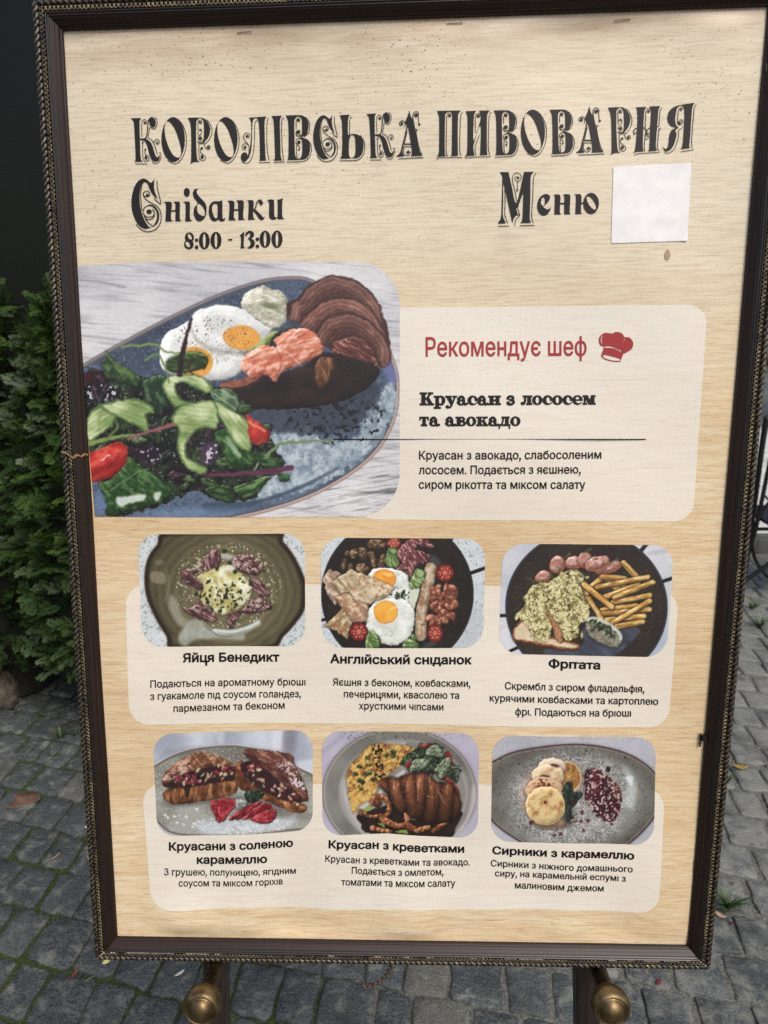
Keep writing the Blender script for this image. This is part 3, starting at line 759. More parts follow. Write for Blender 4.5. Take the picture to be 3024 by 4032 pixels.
# --- plain sans text from Blender's built-in font, refilled with our own triangulation
def font_polys(text):
    cu = bpy.data.curves.new('text_source', 'FONT'); cu.body = text; cu.resolution_u = 3
    ob = bpy.data.objects.new('text_source', cu); COL.objects.link(ob)
    dg = bpy.context.evaluated_depsgraph_get()
    c2 = ob.evaluated_get(dg).to_curve(dg)
    out = []
    for sp in c2.splines:
        if sp.type == 'BEZIER':
            bp = sp.bezier_points; n = len(bp); pts = []
            for i in range(n):
                a, b = bp[i], bp[(i + 1) % n]
                p0, p1, p2, p3 = (np.array(q[:2]) for q in (a.co, a.handle_right, b.handle_left, b.co))
                d = np.linalg.norm(p3 - p0)
                straight = abs(np.cross(p1 - p0, p3 - p0)) < 1e-5 and abs(np.cross(p2 - p0, p3 - p0)) < 1e-5
                m = 1 if straight else 4
                for k in range(m):
                    t = k / m; pts.append((1-t)**3*p0 + 3*(1-t)**2*t*p1 + 3*(1-t)*t*t*p2 + t**3*p3)
            out.append(np.array(pts))
        else:
            out.append(np.array([q.co[:2] for q in sp.points]))
    ob.to_curve_clear() if hasattr(ob, 'to_curve_clear') else None
    bpy.data.objects.remove(ob); bpy.data.curves.remove(cu)
    res = []
    for p in out:
        keep = np.linalg.norm(p - np.roll(p, 1, 0), axis=1) > 1e-5
        p = p[keep]
        if len(p) > 2: res.append(p)
    return res
CAPH = None
def sans(text, base, caph, mat, bold=0.0, label=None, name='lettering'):
    """one printed line: base = baseline pixels from the first to the last letter, caph = capital height in pixels"""
    global CAPH
    if CAPH is None:
        hp = np.vstack(font_polys('Н')); CAPH = hp[:, 1].max() - hp[:, 1].min(); CAPH = (CAPH, hp[:, 1].min())
    polys = font_polys(text.replace('ı', 'і'))
    area = lambda p: .5 * np.sum(p[:, 0] * np.roll(p[:, 1], -1) - np.roll(p[:, 0], -1) * p[:, 1])
    # give every outer contour one sense and every counter the other
    box = [(p.min(0), p.max(0)) for p in polys]; res = []
    for i, p in enumerate(polys):
        hole = False
        for j, q in enumerate(polys):
            if i != j and (box[j][0] <= box[i][0] + 1e-6).all() and (box[j][1] >= box[i][1] - 1e-6).all() and inside(q, p).mean() > .95 and inside(q, p.mean(0)[None, :])[0]: hole = not hole
        res.append(p if (area(p) > 0) != hole else p[::-1].copy())
    polys = res
    # the printed face has dotless i: drop the dots
    def dot(p):
        w, h = np.ptp(p[:, 0]), np.ptp(p[:, 1])
        return h < .24 * CAPH[0] and .7 < w / max(h, 1e-6) < 1.4 and p[:, 1].min() > CAPH[1] + .7 * CAPH[0]
    if 'ı' in text: polys = [p for p in polys if not dot(p)]
    if bold: polys = [embolden(p, bold) for p in polys]
    for p in polys:                                  # longer comma tails, as in the printed face
        if p[:, 1].max() < .3 * CAPH[0] and p[:, 1].min() < -.08: k = p[:, 1] < .02; p[k, 1] = .02 + (p[k, 1] - .02) * 1.7; p[k, 0] -= .02
    v, t = cdt_fill(polys, lambda c: winding(polys, c) != 0)
    x0, x1 = v[:, 0].min(), v[:, 0].max()
    bx = np.array(base, float); L = np.concatenate([[0], np.cumsum(np.linalg.norm(np.diff(bx, axis=0), axis=1))])
    ta = (v[:, 0] - x0) / (x1 - x0) * L[-1]
    X = np.interp(ta, L, bx[:, 0]); Y = np.interp(ta, L, bx[:, 1])
    # smooth the polyline a little so that letters do not kink
    if len(bx) > 2:
        for dlt in (-18, 18): Y = Y + np.interp(np.clip(ta + dlt, 0, L[-1]), L, bx[:, 1])
        Y /= 3
    sl = np.interp(ta, L, np.gradient(bx[:, 1], bx[:, 0]))
    hy = (v[:, 1] - CAPH[1]) / CAPH[0] * caph
    return lettering([(np.column_stack([X + hy * sl * .5, Y - hy]), t)], mat, label, name=name)
B1, R1 = .034, .0165
sans('Рекомендує шеф', [(1676, 1403), (2310, 1399)], 75, MAT_RED, .012, 'red chef recommendation line')
sans('Круасан з авокадо, слабосоленим', [(1650, 1808), (2369, 1806)], 33, MAT_TXT, R1)
sans('лососем. Подається з яєшнею,', [(1649, 1866), (2287, 1864)], 33, MAT_TXT, R1)
sans('сиром рıкотта та мıксом салату', [(1649, 1923), (2305, 1924)], 33, MAT_TXT, R1)
sans('Яйця Бенедикт', [(719, 2607), (1100, 2605)], 34, MAT_TXT, B1, 'bold dish name under the olive bowl')
sans('Подаються на ароматному брıошı', [(594, 2705), (1203, 2698)], 28, MAT_TXT, R1)
sans('з гуакамоле пıд соусом голандез,', [(594, 2753), (1185, 2745)], 28, MAT_TXT, R1)
sans('пармезаном та беконом', [(684, 2802), (1121, 2790)], 28, MAT_TXT, R1)
sans('Англıйський снıданок', [(1300, 2608), (1859, 2615)], 34, MAT_TXT, B1, 'bold dish name under the fried eggs')
sans('Яєшня з беконом, ковбасками,', [(1311, 2697), (1852, 2704)], 28, MAT_TXT, R1)
sans('печерицями, квасолею та', [(1354, 2744), (1808, 2751)], 28, MAT_TXT, R1)
sans('хрусткими чıпсами', [(1413, 2791), (1746, 2797)], 28, MAT_TXT, R1)
sans('Фрıтата', [(2160, 2628), (2363, 2634)], 32, MAT_TXT, B1, 'bold dish name under the fries')
sans('Скрембл з сиром фıладельфıя,', [(1988, 2713), (2538, 2727)], 28, MAT_TXT, R1)
sans('курячими ковбасками та картоплею', [(1928, 2760), (2593, 2777)], 28, MAT_TXT, R1)
sans('фрı. Подаються на брıошı', [(2028, 2813), (2486, 2823)], 28, MAT_TXT, R1)
sans('Круасани з соленою', [(664, 3351), (911, 3343), (1155, 3331)], 31, MAT_TXT, B1, 'bold dish name under the filled croissants')
sans('карамеллю', [(775, 3400), (1053, 3394)], 31, MAT_TXT, B1)
sans('З грушею, полуницею, ягıдним', [(645, 3447), (857, 3445), (1165, 3442)], 26, MAT_TXT, R1)
sans('соусом та мıксом горıхıв', [(704, 3489), (1113, 3484)], 26, MAT_TXT, R1)
sans('Круасан з креветками', [(1294, 3337), (1399, 3341), (1483, 3339), (1568, 3346), (1652, 3352), (1828, 3357)], 30, MAT_TXT, B1, 'bold dish name under the omelette plate')
sans('Круасан з креветками та авокадо.', [(1281, 3392), (1411, 3398), (1525, 3399), (1652, 3406), (1850, 3407)], 26, MAT_TXT, R1)
sans('Подається з омлетом,', [(1385, 3438), (1551, 3443), (1746, 3444)], 26, MAT_TXT, R1)
sans('томатами та мıксом салату', [(1344, 3485), (1551, 3485), (1793, 3490)], 27, MAT_TXT, R1)
sans('Сирники з карамеллю', [(1938, 3361), (2155, 3372), (2497, 3383)], 30, MAT_TXT, B1, 'bold dish name under the cheese pancakes')
sans('Сирники з нıжного домашнього', [(1932, 3410), (2256, 3429), (2491, 3434)], 25, MAT_TXT, R1)
sans('сиру, на карамельнıй еспумı з', [(1949, 3450), (2464, 3472)], 25, MAT_TXT, R1)
sans('малиновим джемом', [(2028, 3499), (2378, 3513)], 26, MAT_TXT, R1)
# thin rule and chef's hat emblem
def px_poly(items, origin, s, mat, label, name, lift=.00055):
    v, t = glyph(items, 60); return lettering([(np.column_stack([origin[0] + v[:, 0] * s, origin[1] + v[:, 1] * s]), t)], mat, label, lift, name)
px_poly([('r', 1312, 2545, -2, 2)], (0, 1730), 1, MAT_TXT, 'thin black rule under the dish name', 'rule_line', .00065)
px_poly([('p', [(1360,130),(1350,90),(1362,60),(1395,40),(1430,42,1),(1450,45,1),(1480,32),(1520,42),(1545,72,1),(1580,75),(1608,110),(1600,155),(1560,185),(1535,195,1),(1515,255,1),(1470,256),(1400,240),(1367,212,1),(1385,160,1),(1385,140,1)]),
         ('h', [(1384,52,1),(1372,85),(1384,130,1),(1366,105),(1368,72)]), ('h', [(1390,142,1),(1440,140),(1520,172,1),(1518,182,1),(1460,155),(1385,150,1)]), ('h', [(1383,205),(1420,208),(1505,232),(1510,248),(1450,245),(1395,228)]), ('h', [(1545,70,1),(1545,90),(1534,108,1),(1540,90)])],
        (1650, 1290), 870 / 1659, MAT_RED, 'red chef hat emblem', 'chef_hat_emblem')
# ------------------------------------------------------------------ printed food photographs (flat print: ink colours per point of the sheet)
class Photo:
    def __init__(s, top, bot, left, right, rad, origin, scale, label, nu, nv, round_left=True):
        X, Y, s.F = rr_px(top, bot, left, right, rad, nu, nv, round_left)
        s.X, s.Y = X, Y
        s.x = (X - origin[0]) / scale; s.y = (Y - origin[1]) / scale
        s.c = np.zeros((len(X), 3)); s.label = label; s.seed = 1; s.shape = (nu, nv); s.x0, s.y0 = s.x.copy(), s.y.copy()
    def warp(s, amp):
        """from here on every outline is drawn unevenly, as food is"""
        s.x = s.x0 + (fbm(s.x0 / 26, s.y0 / 26, 77, 3) - .5) * 2 * amp; s.y = s.y0 + (fbm(s.x0 / 26, s.y0 / 26, 177, 3) - .5) * 2 * amp
    def relief(s, h, k):
        """brightness of the lump h as if lit from the upper left of the pictured plate"""
        H = h.reshape(s.shape); X = s.x0.reshape(s.shape); Y = s.y0.reshape(s.shape)
        gx = np.gradient(H, axis=0) / np.maximum(np.gradient(X, axis=0), .5); gy = np.gradient(H, axis=1) / np.maximum(np.gradient(Y, axis=1), .5)
        return np.clip(1 + k * (gx * .5 + gy * .8).ravel(), .35, 1.75)
    def nz(s, sx, sy=None, rot=0, seed=None, oct=3):
        if seed is None: s.seed += 7; seed = s.seed
        sy = sy or sx; c, q = math.cos(rot), math.sin(rot)
        return fbm((s.x * c + s.y * q) / sx, (-s.x * q + s.y * c) / sy, seed, oct)
    def col(s, a, b=None, t=None):
        a = np.array(a, float)
        if b is None: return a
        return a[None, :] * (1 - t[:, None]) + np.array(b, float)[None, :] * t[:, None]
    def put(s, sd, color, soft=3.0, a=1.0):
        m = np.clip(.5 - sd / (2 * soft), 0, 1) * a
        k = m > 0
        color = np.asarray(color, float)
        cc = color[k] if color.ndim == 2 else color[None, :]
        s.c[k] = s.c[k] * (1 - m[k, None]) + cc * m[k, None]
    def E(s, cx, cy, rx, ry, rot=0, wob=0):
        c, q = math.cos(rot), math.sin(rot); dx, dy = s.x - cx, s.y - cy
        u = (dx * c + dy * q) / rx; v = (-dx * q + dy * c) / ry
        d = (np.sqrt(u * u + v * v) - 1) * min(rx, ry)
        return d + ((s.nz(60, oct=2) - .5) * wob if wob else 0)
    def P(s, pts, wob=0, step=4, sharp=False):
        p = np.array([q[:2] for q in pts], float) if sharp else smooth_pts(pts, True, step)
        lo, hi = p.min(0) - 40, p.max(0) + 40
        d = np.full(len(s.x), 60.0)
        k = np.where((s.x > lo[0]) & (s.x < hi[0]) & (s.y > lo[1]) & (s.y < hi[1]))[0]
        if len(k):
            q = np.column_stack([s.x[k], s.y[k]]); b = np.roll(p, -1, 0); best = np.full(len(k), 1e12)
            for i in range(len(p)):
                e = b[i] - p[i]; w = q - p[i]; l2 = e @ e + 1e-9
                t = np.clip((w @ e) / l2, 0, 1); r = w - t[:, None] * e
                best = np.minimum(best, (r * r).sum(1))
            best = np.sqrt(best); best[inside(p, q)] *= -1
            d[k] = best
        if wob: d = d + (s.nz(28, oct=3) - .5) * wob * 2
        return d
    def S(s, pts, w, w1=None, m=30):
        p = smooth_pts(pts, False, 6) if len(pts) > 2 else np.array(pts, float)
        d = np.full(len(s.x), 1e3); w1 = w if w1 is None else w1; n = len(p) - 1
        lo, hi = p.min(0) - w - m, p.max(0) + w + m
        k = np.where((s.x > lo[0]) & (s.x < hi[0]) & (s.y > lo[1]) & (s.y < hi[1]))[0]
        if len(k):
            q = np.column_stack([s.x[k], s.y[k]]); best = np.full(len(k), 1e9)
            for i in range(n):
                e = p[i + 1] - p[i]; ww = q - p[i]; t = np.clip((ww @ e) / (e @ e + 1e-9), 0, 1)
                r = np.linalg.norm(ww - t[:, None] * e, axis=1) - .5 * (w + (w1 - w) * (i + t) / n)
                best = np.minimum(best, r)
            d[k] = best
        return d
    def blob(s, sd, base, light, dark, nsx=30, nsy=None, rot=0, edge=14, soft=3, edark=.55, hi=.5, rough=.45, gloss=.3):
        """a lit lump: base colour mottled between dark and light, darker towards its rim"""
        n = s.nz(nsx, nsy, rot)
        c = s.col(dark, base, np.clip(n * 1.9 - .2, 0, 1))
        t = np.clip((n - .52) * 5, 0, 1) * hi
        c = c * (1 - t[:, None]) + np.array(light, float) * t[:, None]
        e = np.clip(1 + sd / edge, 0, 1) * edark * .55
        hh = np.sqrt(np.clip(-sd / (edge * 2.6), 0, 1)) + .42 * rough / .45 * n + .28 * rough * s.nz(9, oct=2)
        rl = s.relief(hh, 7.5); gl = np.clip((rl - 1.22) / .3, 0, 1) * gloss
        c = c * (1 - e[:, None]) * rl[:, None]
        s.put(sd, np.clip(c * (1 - gl[:, None]) + np.array((240, 236, 232)) * gl[:, None], 0, 255), soft)
    def specks(s, sd, color, size, thr, soft=.06, a=1.0, seed=None):
        n = s.nz(size, seed=seed, oct=2)
        m = np.clip((n - thr) / soft, 0, 1) * np.clip(.5 - sd / 16, 0, 1) * a
        s.c = s.c * (1 - m[:, None]) + np.array(color, float) * m[:, None]
    def done(s):
        g = s.nz(5, seed=901, oct=2)
        g2 = fbm(s.x0 / 14, s.y0 / 14, 905, 3)
        c = np.clip(s.c * (.93 + .07 * g[:, None] + .07 * g2[:, None]), 0, 255) / 255.0
        c = c * .84 + .16 * c.mean(1, keepdims=True)
        c = 255 * np.clip(.035 + .955 * (c + .03 * np.sin((c - .42) * 2 * np.pi * .8)), 0, 1)
        P = on_board(s.X, s.Y, .00032)
        o = mesh_np('photo_print', P, s.F, MAT_PHOTO, poster, True)
        at = o.data.color_attributes.new('print', 'FLOAT_COLOR', 'POINT')
        rgba = np.ones((len(s.X), 4), np.float32); rgba[:, :3] = lin(c)
        at.data.foreach_set('color', rgba.ravel()); o['label'] = s.label
        return o
rnd = random.Random(5)

# --- large photo: salmon croissant, fried eggs and salad on a blue plate
p = Photo([(280, 1050), (420, 1040), (577, 1031), (1600, 1031)], [(300, 2035), (1600, 2036)], (292, 372), (1574, 1574), 172, (300, 1000), 1312 / 1659, 'large printed photo of a salmon croissant with eggs and salad', 520, 420, False)
g1 = p.nz(240, 16, .10); g2 = p.nz(160, 8, .07)
p.c[:] = p.col((172, 173, 180), (214, 213, 213), np.clip(p.nz(420, 300) * 1.6 - .25, 0, 1))
p.c -= (np.clip(.46 - g1, 0, 1) * 150)[:, None] * np.array([1, .98, .95]); p.c -= (np.clip(.4 - g2, 0, 1) * 130)[:, None]
p.put(p.E(120, 90, 420, 130), (166, 166, 176), 160, .4); p.put(p.S([(10, 130), (120, 140), (240, 165)], 8), (120, 105, 105), 5, .6)
low = np.clip((p.y - 900) / 200, 0, 1) * np.clip((p.x - 900) / 300, 0, 1)
p.c -= (low * np.clip(.5 - p.nz(120, 10, -.15), 0, 1) * 260)[:, None]
PL = [(-60, 620), (40, 548), (240, 430), (480, 303), (700, 203), (900, 137), (1050, 116), (1180, 132), (1350, 250), (1500, 400), (1575, 510), (1607, 640), (1594, 800), (1525, 950), (1405, 1072), (1210, 1190), (1000, 1268), (760, 1325), (400, 1390), (-60, 1400)]
sd = p.P(PL)
lowr = np.clip((p.x + p.y - 1500) / 500, 0, 1); p.put(sd - 4, p.col((120, 112, 116), (150, 128, 118), lowr), 3); p.put(sd + 5, p.col((130, 124, 130), (196, 178, 170), lowr), 3, .7); p.put(sd + 12, (86, 80, 84), 3)
pc = p.col((54, 63, 80), (84, 101, 126), np.clip(p.nz(180) * 1.5 - .2 + (p.y - 500) / 1800, 0, 1))
p.put(sd + 20, pc, 5)
p.specks(sd + 24, (46, 53, 66), 11, .66, .08, .6); p.specks(sd + 24, (112, 126, 142), 11, .66, .08, .5)
wet = p.P([(930, 930), (1060, 880), (1180, 872), (1215, 925), (1395, 915), (1420, 830), (1500, 720), (1580, 640), (1585, 800), (1500, 940), (1350, 1070), (1150, 1175), (900, 1240), (740, 1225), (960, 1090)], 26)
p.put(wet, p.col((120, 138, 152), (182, 196, 202), np.clip(p.nz(26) * 2.2 - .6, 0, 1)), 8, .9)
p.specks(wet, (98, 114, 130), 13, .66, .05, .6)
p.put(p.P([(820, 770), (1100, 760), (1480, 640), (1510, 720), (1420, 830), (1250, 900), (1000, 880), (900, 850)], 22), p.col((42, 48, 58), (70, 80, 96), p.nz(22)), 10, .85)
p.specks(p.E(1300, 830, 260, 120), (30, 32, 38), 16, .58, .05, .9)
p.put(p.P([(1530, 570), (1560, 520), (1600, 620), (1560, 640)]), (104, 110, 170), 12, .7)
p.put(p.P([(640, 1240), (900, 1222), (1120, 1150), (1290, 1070), (1280, 1085), (1100, 1180), (900, 1250), (680, 1290)]), (58, 74, 92), 7, .9)
p.put(p.E(560, 1290, 220, 26, -.05), (112, 142, 178), 14, .5); p.put(p.E(130, 1220, 40, 70, .2), (100, 130, 165), 12, .5)
p.warp(4)
egg = ((226, 229, 224), (240, 242, 238), (196, 201, 198))
p.blob(p.P([(413, 480), (440, 405), (520, 352), (600, 330), (700, 420), (835, 500), (842, 545), (800, 605), (690, 632), (560, 620), (470, 600), (425, 560)], 5), *egg, 70, edge=18, edark=.16, rough=.1)
p.put(p.E(590, 538, 92, 76, .1), p.col((222, 140, 40), (240, 178, 70), p.nz(40)), 5)
p.put(p.P([(560, 345), (600, 290), (700, 258), (800, 268), (905, 315), (978, 380), (905, 478), (800, 502), (690, 486), (605, 436)], 5) - 6, (150, 150, 128), 8, .6)
p.blob(p.P([(566, 340), (600, 285), (700, 255), (800, 265), (900, 310), (975, 375), (900, 470), (800, 495), (700, 480), (610, 430)], 5), *egg, 70, edge=18, edark=.14, rough=.1)
p.put(p.E(825, 418, 95, 62, .12), (205, 150, 90), 4); p.put(p.E(825, 416, 90, 58, .12), p.col((226, 140, 44), (244, 172, 78), p.nz(34)), 5)
p.specks(p.E(680, 430, 190, 120), (96, 82, 70), 7, .69, .04, .8)
p.warp(7)
cr = p.P([(820, 252), (845, 195), (895, 175), (935, 150), (962, 175), (1020, 185), (1056, 240), (1050, 322), (1000, 372), (930, 348), (862, 300)], 10)
p.blob(cr, (204, 204, 180), (228, 228, 208), (158, 156, 132), 46, 22, .3, edge=20, edark=.3, hi=.8, rough=.6, gloss=.1); p.put(p.E(970, 258, 46, 18, .25), (92, 98, 62), 8, .8)
# croissant
cs = p.P([(1050, 290), (1060, 240), (1110, 225), (1150, 170), (1230, 122), (1300, 110), (1400, 140), (1480, 208), (1525, 300), (1558, 400), (1562, 500), (1535, 560), (1480, 556), (1400, 530), (1300, 500), (1230, 450), (1200, 385), (1110, 335), (1058, 325)], 6)
p.put(cs, (74, 42, 37), 3)
BANDS = [([(1060, 305), (1075, 245), (1112, 225), (1150, 170), (1230, 122), (1300, 110), (1400, 140), (1480, 208), (1522, 290), (1534, 355)], [(1500, 335), (1440, 268), (1340, 232), (1240, 242), (1170, 296), (1112, 338), (1064, 326)], 1.0),
 ([(1115, 342), (1170, 285), (1240, 232), (1340, 220), (1440, 252), (1505, 325), (1550, 425)], [(1520, 405), (1440, 338), (1340, 306), (1250, 326), (1192, 392)], 1.12),
 ([(1195, 394), (1250, 320), (1340, 296), (1440, 323), (1520, 395), (1562, 470), (1562, 525)], [(1535, 562), (1490, 535), (1440, 448), (1350, 418), (1282, 438), (1230, 452)], 1.0),
 ([(1272, 474), (1292, 436), (1350, 410), (1430, 428), (1484, 480), (1508, 548)], [(1470, 558), (1400, 545), (1300, 504)], 1.2)]
for tp, lo_, v in BANDS:
    v *= .84
    sd = p.P(tp + lo_, 3); t = p.S(tp, 0.0, m=260); nz_ = p.nz(46, 46)
    ln_ = np.sin(t / 3.4 + nz_ * 7) * .5 + .5; f = np.clip(t / 95, 0, 1)
    cc = p.col((150 * v, 98 * v, 84 * v), (92 * v, 55 * v, 48 * v), np.clip(f * .9 + (p.nz(18) - .5) * .5, 0, 1)) * (.80 + .24 * ln_)[:, None]
    sh = np.clip(1 - np.abs(t - 34) / 26, 0, 1) * np.clip(p.nz(60) * 2.4 - .8, 0, 1); cc = cc + (sh * 46)[:, None] * np.array([1, .86, .82])
    cc = cc * (1 - .55 * np.clip(1 - t / 9, 0, 1))[:, None]
    p.put(sd - 4, (46, 25, 23), 5, .7); p.put(sd, np.clip(cc, 0, 255), 3)
# lower half, salmon, avocado
p.blob(p.P([(715, 652), (830, 622), (1030, 588), (1150, 545), (1230, 490), (1400, 520), (1500, 562), (1480, 640), (1300, 742), (1000, 775), (830, 765), (795, 700)], 6), (44, 33, 31), (62, 44, 38), (34, 26, 26), 120, 50, -.2, edark=.2, rough=.06, gloss=0)
p.put(p.P([(716, 650), (830, 620), (905, 616), (860, 650), (740, 672)], 6), p.col((110, 58, 44), (168, 104, 78), p.nz(16)), 5)
p.blob(p.P([(1192, 545), (1240, 512), (1285, 530), (1268, 620), (1222, 672), (1196, 640)]), (126, 84, 54), (172, 128, 88), (70, 42, 28), 50, 12, 1.4, edark=.5)
p.blob(p.P([(1285, 440), (1400, 415), (1480, 470), (1490, 545), (1400, 530), (1300, 500)], 6), (116, 66, 58), (176, 118, 108), (60, 32, 30), 60, 9, .5, edark=.5, hi=.7)
p.blob(p.P([(852, 512), (900, 445), (985, 388), (1010, 405), (950, 470), (885, 505)]), (126, 144, 74), (168, 180, 108), (70, 88, 40), 40, 14, -.8, edark=.35)
p.put(p.P([(1000, 405), (1070, 366), (1120, 372), (1010, 452), (960, 462)], 10), p.col((26, 26, 26), (86, 84, 70), np.clip(p.nz(9) * 2 - .6, 0, 1)), 5)
p.blob(p.P([(820, 548), (860, 492), (940, 456), (1002, 462), (988, 430), (1050, 386), (1112, 370), (1182, 390), (1228, 450), (1212, 502), (1100, 560), (1032, 582), (992, 640), (942, 602), (880, 622), (842, 592)], 9), (220, 126, 96), (242, 182, 160), (178, 84, 62), 44, 20, -.5, edge=10, edark=.25, hi=.8, rough=.3)
for q in ([(1010, 470), (1060, 500), (1110, 545)], [(1000, 440), (1060, 420), (1120, 400)], [(870, 530), (930, 500), (990, 490)], [(1080, 470), (1140, 450), (1200, 440)], [(1030, 520), (1090, 500), (1180, 480)]): p.put(p.S(q, 6), (248, 196, 176), 6, .7)
for q in ([(1000, 470), (1020, 540), (1000, 600)], [(1060, 540), (1100, 500), (1120, 470)]): p.put(p.S(q, 6), (160, 60, 42), 6, .6)
# salad
sal = p.P([(45, 610), (70, 582), (130, 578), (250, 582), (330, 612), (440, 612), (520, 625), (700, 665), (800, 690), (800, 790), (870, 835), (960, 900), (1030, 1050), (965, 1110), (880, 1212), (735, 1232), (600, 1180), (462, 1230), (300, 1280), (160, 1308), (150, 1200), (110, 1130), (40, 960)], 20)
n = p.nz(60); c = p.col((22, 25, 23), (50, 66, 40), np.clip(n * 2.2 - .65, 0, 1))
pu = np.clip(p.nz(120) * 3 - 1.5, 0, 1)[:, None] * .7; c = c * (1 - pu) + np.array((52, 28, 42)) * pu
p.put(sal, c, 4); p.specks(sal, (16, 20, 18), 34, .54, .1, .8); p.specks(sal, (140, 152, 140), 9, .74, .04, .6)
for a, b, r1, r2, cc in ((95, 620, 55, 42, (72, 24, 32)), (130, 690, 90, 40, (44, 28, 40)), (390, 1000, 110, 44, (54, 34, 52)), (660, 1000, 46, 70, (92, 64, 98)), (560, 1110, 110, 50, (40, 26, 30))): p.put(p.E(a, b, r1, r2, .2, 20), p.col(cc, [q * .5 for q in cc], p.nz(18)), 9, .9)
p.specks(p.E(120, 690, 110, 46), (206, 206, 216), 13, .63, .04, .9); p.specks(p.E(400, 1000, 110, 40), (196, 190, 206), 12, .67, .04, .8); p.specks(p.E(660, 1010, 60, 90), (220, 206, 226), 14, .62, .04, .8)
for i in range(95):
    a = rnd.uniform(60, 980); b = rnd.uniform(600, 1260); ro = rnd.uniform(0, 3.14); L_ = rnd.uniform(28, 62)
    if not inside(np.array([(60, 620), (330, 640), (760, 700), (960, 900), (1000, 1060), (860, 1190), (600, 1160), (300, 1250), (150, 1200), (60, 960)], float), np.array([[a, b]], float))[0]: continue
    cc = rnd.choice([(34, 52, 28), (46, 70, 36), (58, 84, 44), (48, 28, 40), (60, 36, 50), (28, 36, 26), (74, 98, 60)]); sd = p.E(a, b, L_, L_ * rnd.uniform(.28, .5), ro, 10)
    p.put(sd - 3, (14, 16, 14), 5, .5); p.blob(sd, cc, [min(255, z + 48) for z in cc], [z * .5 for z in cc], 22, 8, ro, edge=8, edark=.5, rough=.5)
    p.put(p.S([(a - L_ * .8 * math.cos(ro), b - L_ * .8 * math.sin(ro)), (a + L_ * .8 * math.cos(ro), b + L_ * .8 * math.sin(ro))], 3), [min(255, z + 44) for z in cc], 3, .5)
def leaf(pts, b, l, d, rot, vein=None):
    sd = p.P(pts, 8); p.put(sd - 5, (20, 24, 18), 6, .3); p.blob(sd, b, l, d, 40, 16, rot, edge=12, edark=.4)
    if vein: p.put(p.S(vein, 6), l, 5, .8)
leaf([(150, 482), (180, 520), (320, 622), (300, 660), (220, 640), (140, 600)], (58, 86, 44), (104, 128, 74), (30, 46, 26), .7, [(152, 490), (200, 570), (240, 620)])
leaf([(440, 540), (520, 490), (640, 500), (650, 560), (560, 590), (470, 590)], (58, 82, 38), (100, 120, 66), (28, 42, 20), .2)
leaf([(330, 640), (420, 600), (470, 680), (440, 790), (370, 760)], (44, 70, 40), (96, 120, 92), (22, 36, 24), 1.2)
leaf([(670, 690), (760, 668), (805, 710), (800, 780), (720, 760)], (84, 112, 78), (150, 170, 140), (44, 66, 42), .4, [(690, 700), (790, 770)])
leaf([(112, 1135), (160, 1130), (240, 1040), (270, 1010), (330, 1060), (472, 1160), (425, 1240), (250, 1285), (168, 1306), (150, 1250)], (52, 88, 42), (108, 138, 84), (26, 48, 24), .8, [(170, 1180), (300, 1090), (345, 1075)])
leaf([(780, 1165), (880, 1130), (965, 1108), (905, 1190), (850, 1216)], (60, 96, 46), (110, 142, 84), (30, 52, 26), -.4, [(800, 1180), (940, 1120)])
leaf([(650, 1170), (760, 1150), (790, 1220), (730, 1232)], (48, 78, 40), (92, 120, 70), (24, 40, 22), .3)
leaf([(690, 890), (760, 880), (850, 960), (895, 1020), (860, 1070), (790, 1060), (720, 960)], (44, 84, 34), (106, 140, 80), (20, 44, 18), .9, [(720, 910), (860, 1040)])
leaf([(880, 990), (960, 1000), (1035, 1030), (1000, 1060), (930, 1060)], (46, 78, 40), (96, 130, 84), (22, 40, 22), .2)
leaf([(1005, 1085), (1060, 1110), (1050, 1135), (1010, 1128)], (52, 84, 46), (98, 126, 80), (28, 46, 26), .3)
p.put(p.P([(200, 1215), (260, 1205), (340, 1195), (335, 1225), (260, 1245), (215, 1260)]), (226, 234, 228), 7, .8); p.put(p.P([(390, 1195), (425, 1185), (415, 1225), (395, 1225)]), (214, 224, 216), 6, .8)
p.put(p.P([(745, 920), (770, 915), (820, 1000), (800, 1010)]), (180, 206, 170), 8, .6)
cu = ((160, 182, 118), (212, 222, 176), (104, 132, 70))
def ribbon(pts, rot, edge=None):
    sd = p.P(pts, 3); p.put(sd - 6, (24, 32, 20), 7, .3)
    c, q = math.cos(rot), math.sin(rot); lines = np.sin((-p.x * q + p.y * c) / 3.6) * .5 + .5
    n = p.nz(110, 60, rot); cc = p.col(cu[2], cu[0], np.clip(n * 2 - .35, 0, 1)); t = np.clip((n - .5) * 3, 0, 1) * .8
    cc = cc * (1 - t[:, None]) + np.array(cu[1]) * t[:, None]; cc *= (.93 + .10 * lines)[:, None]
    p.put(sd, cc, 3); p.put(np.abs(sd + 4) - 4, (66, 96, 40), 3, .75)
ribbon([(428, 645), (470, 608), (520, 600), (600, 602), (650, 630), (684, 682), (640, 690), (540, 640), (492, 660), (520, 720), (575, 742), (500, 760), (455, 710)], .3)
ribbon([(55, 820), (110, 760), (190, 735), (200, 800), (180, 850), (120, 900), (58, 932)], -.6)
ribbon([(120, 765), (190, 735), (290, 718), (350, 740), (392, 785), (350, 800), (362, 885), (270, 840)], .35)
ribbon([(478, 842), (500, 775), (560, 742), (692, 738), (705, 865), (630, 862), (590, 885), (545, 960), (570, 1020), (655, 1068), (622, 1098), (545, 1055), (505, 960), (512, 865)], .1)
ribbon([(688, 735), (765, 770), (852, 830), (872, 930), (862, 984), (800, 950), (735, 850)], .9)
p.put(p.P([(545, 985), (570, 960), (640, 1000), (620, 1050), (570, 1030)]), (50, 66, 34), 10, .55)
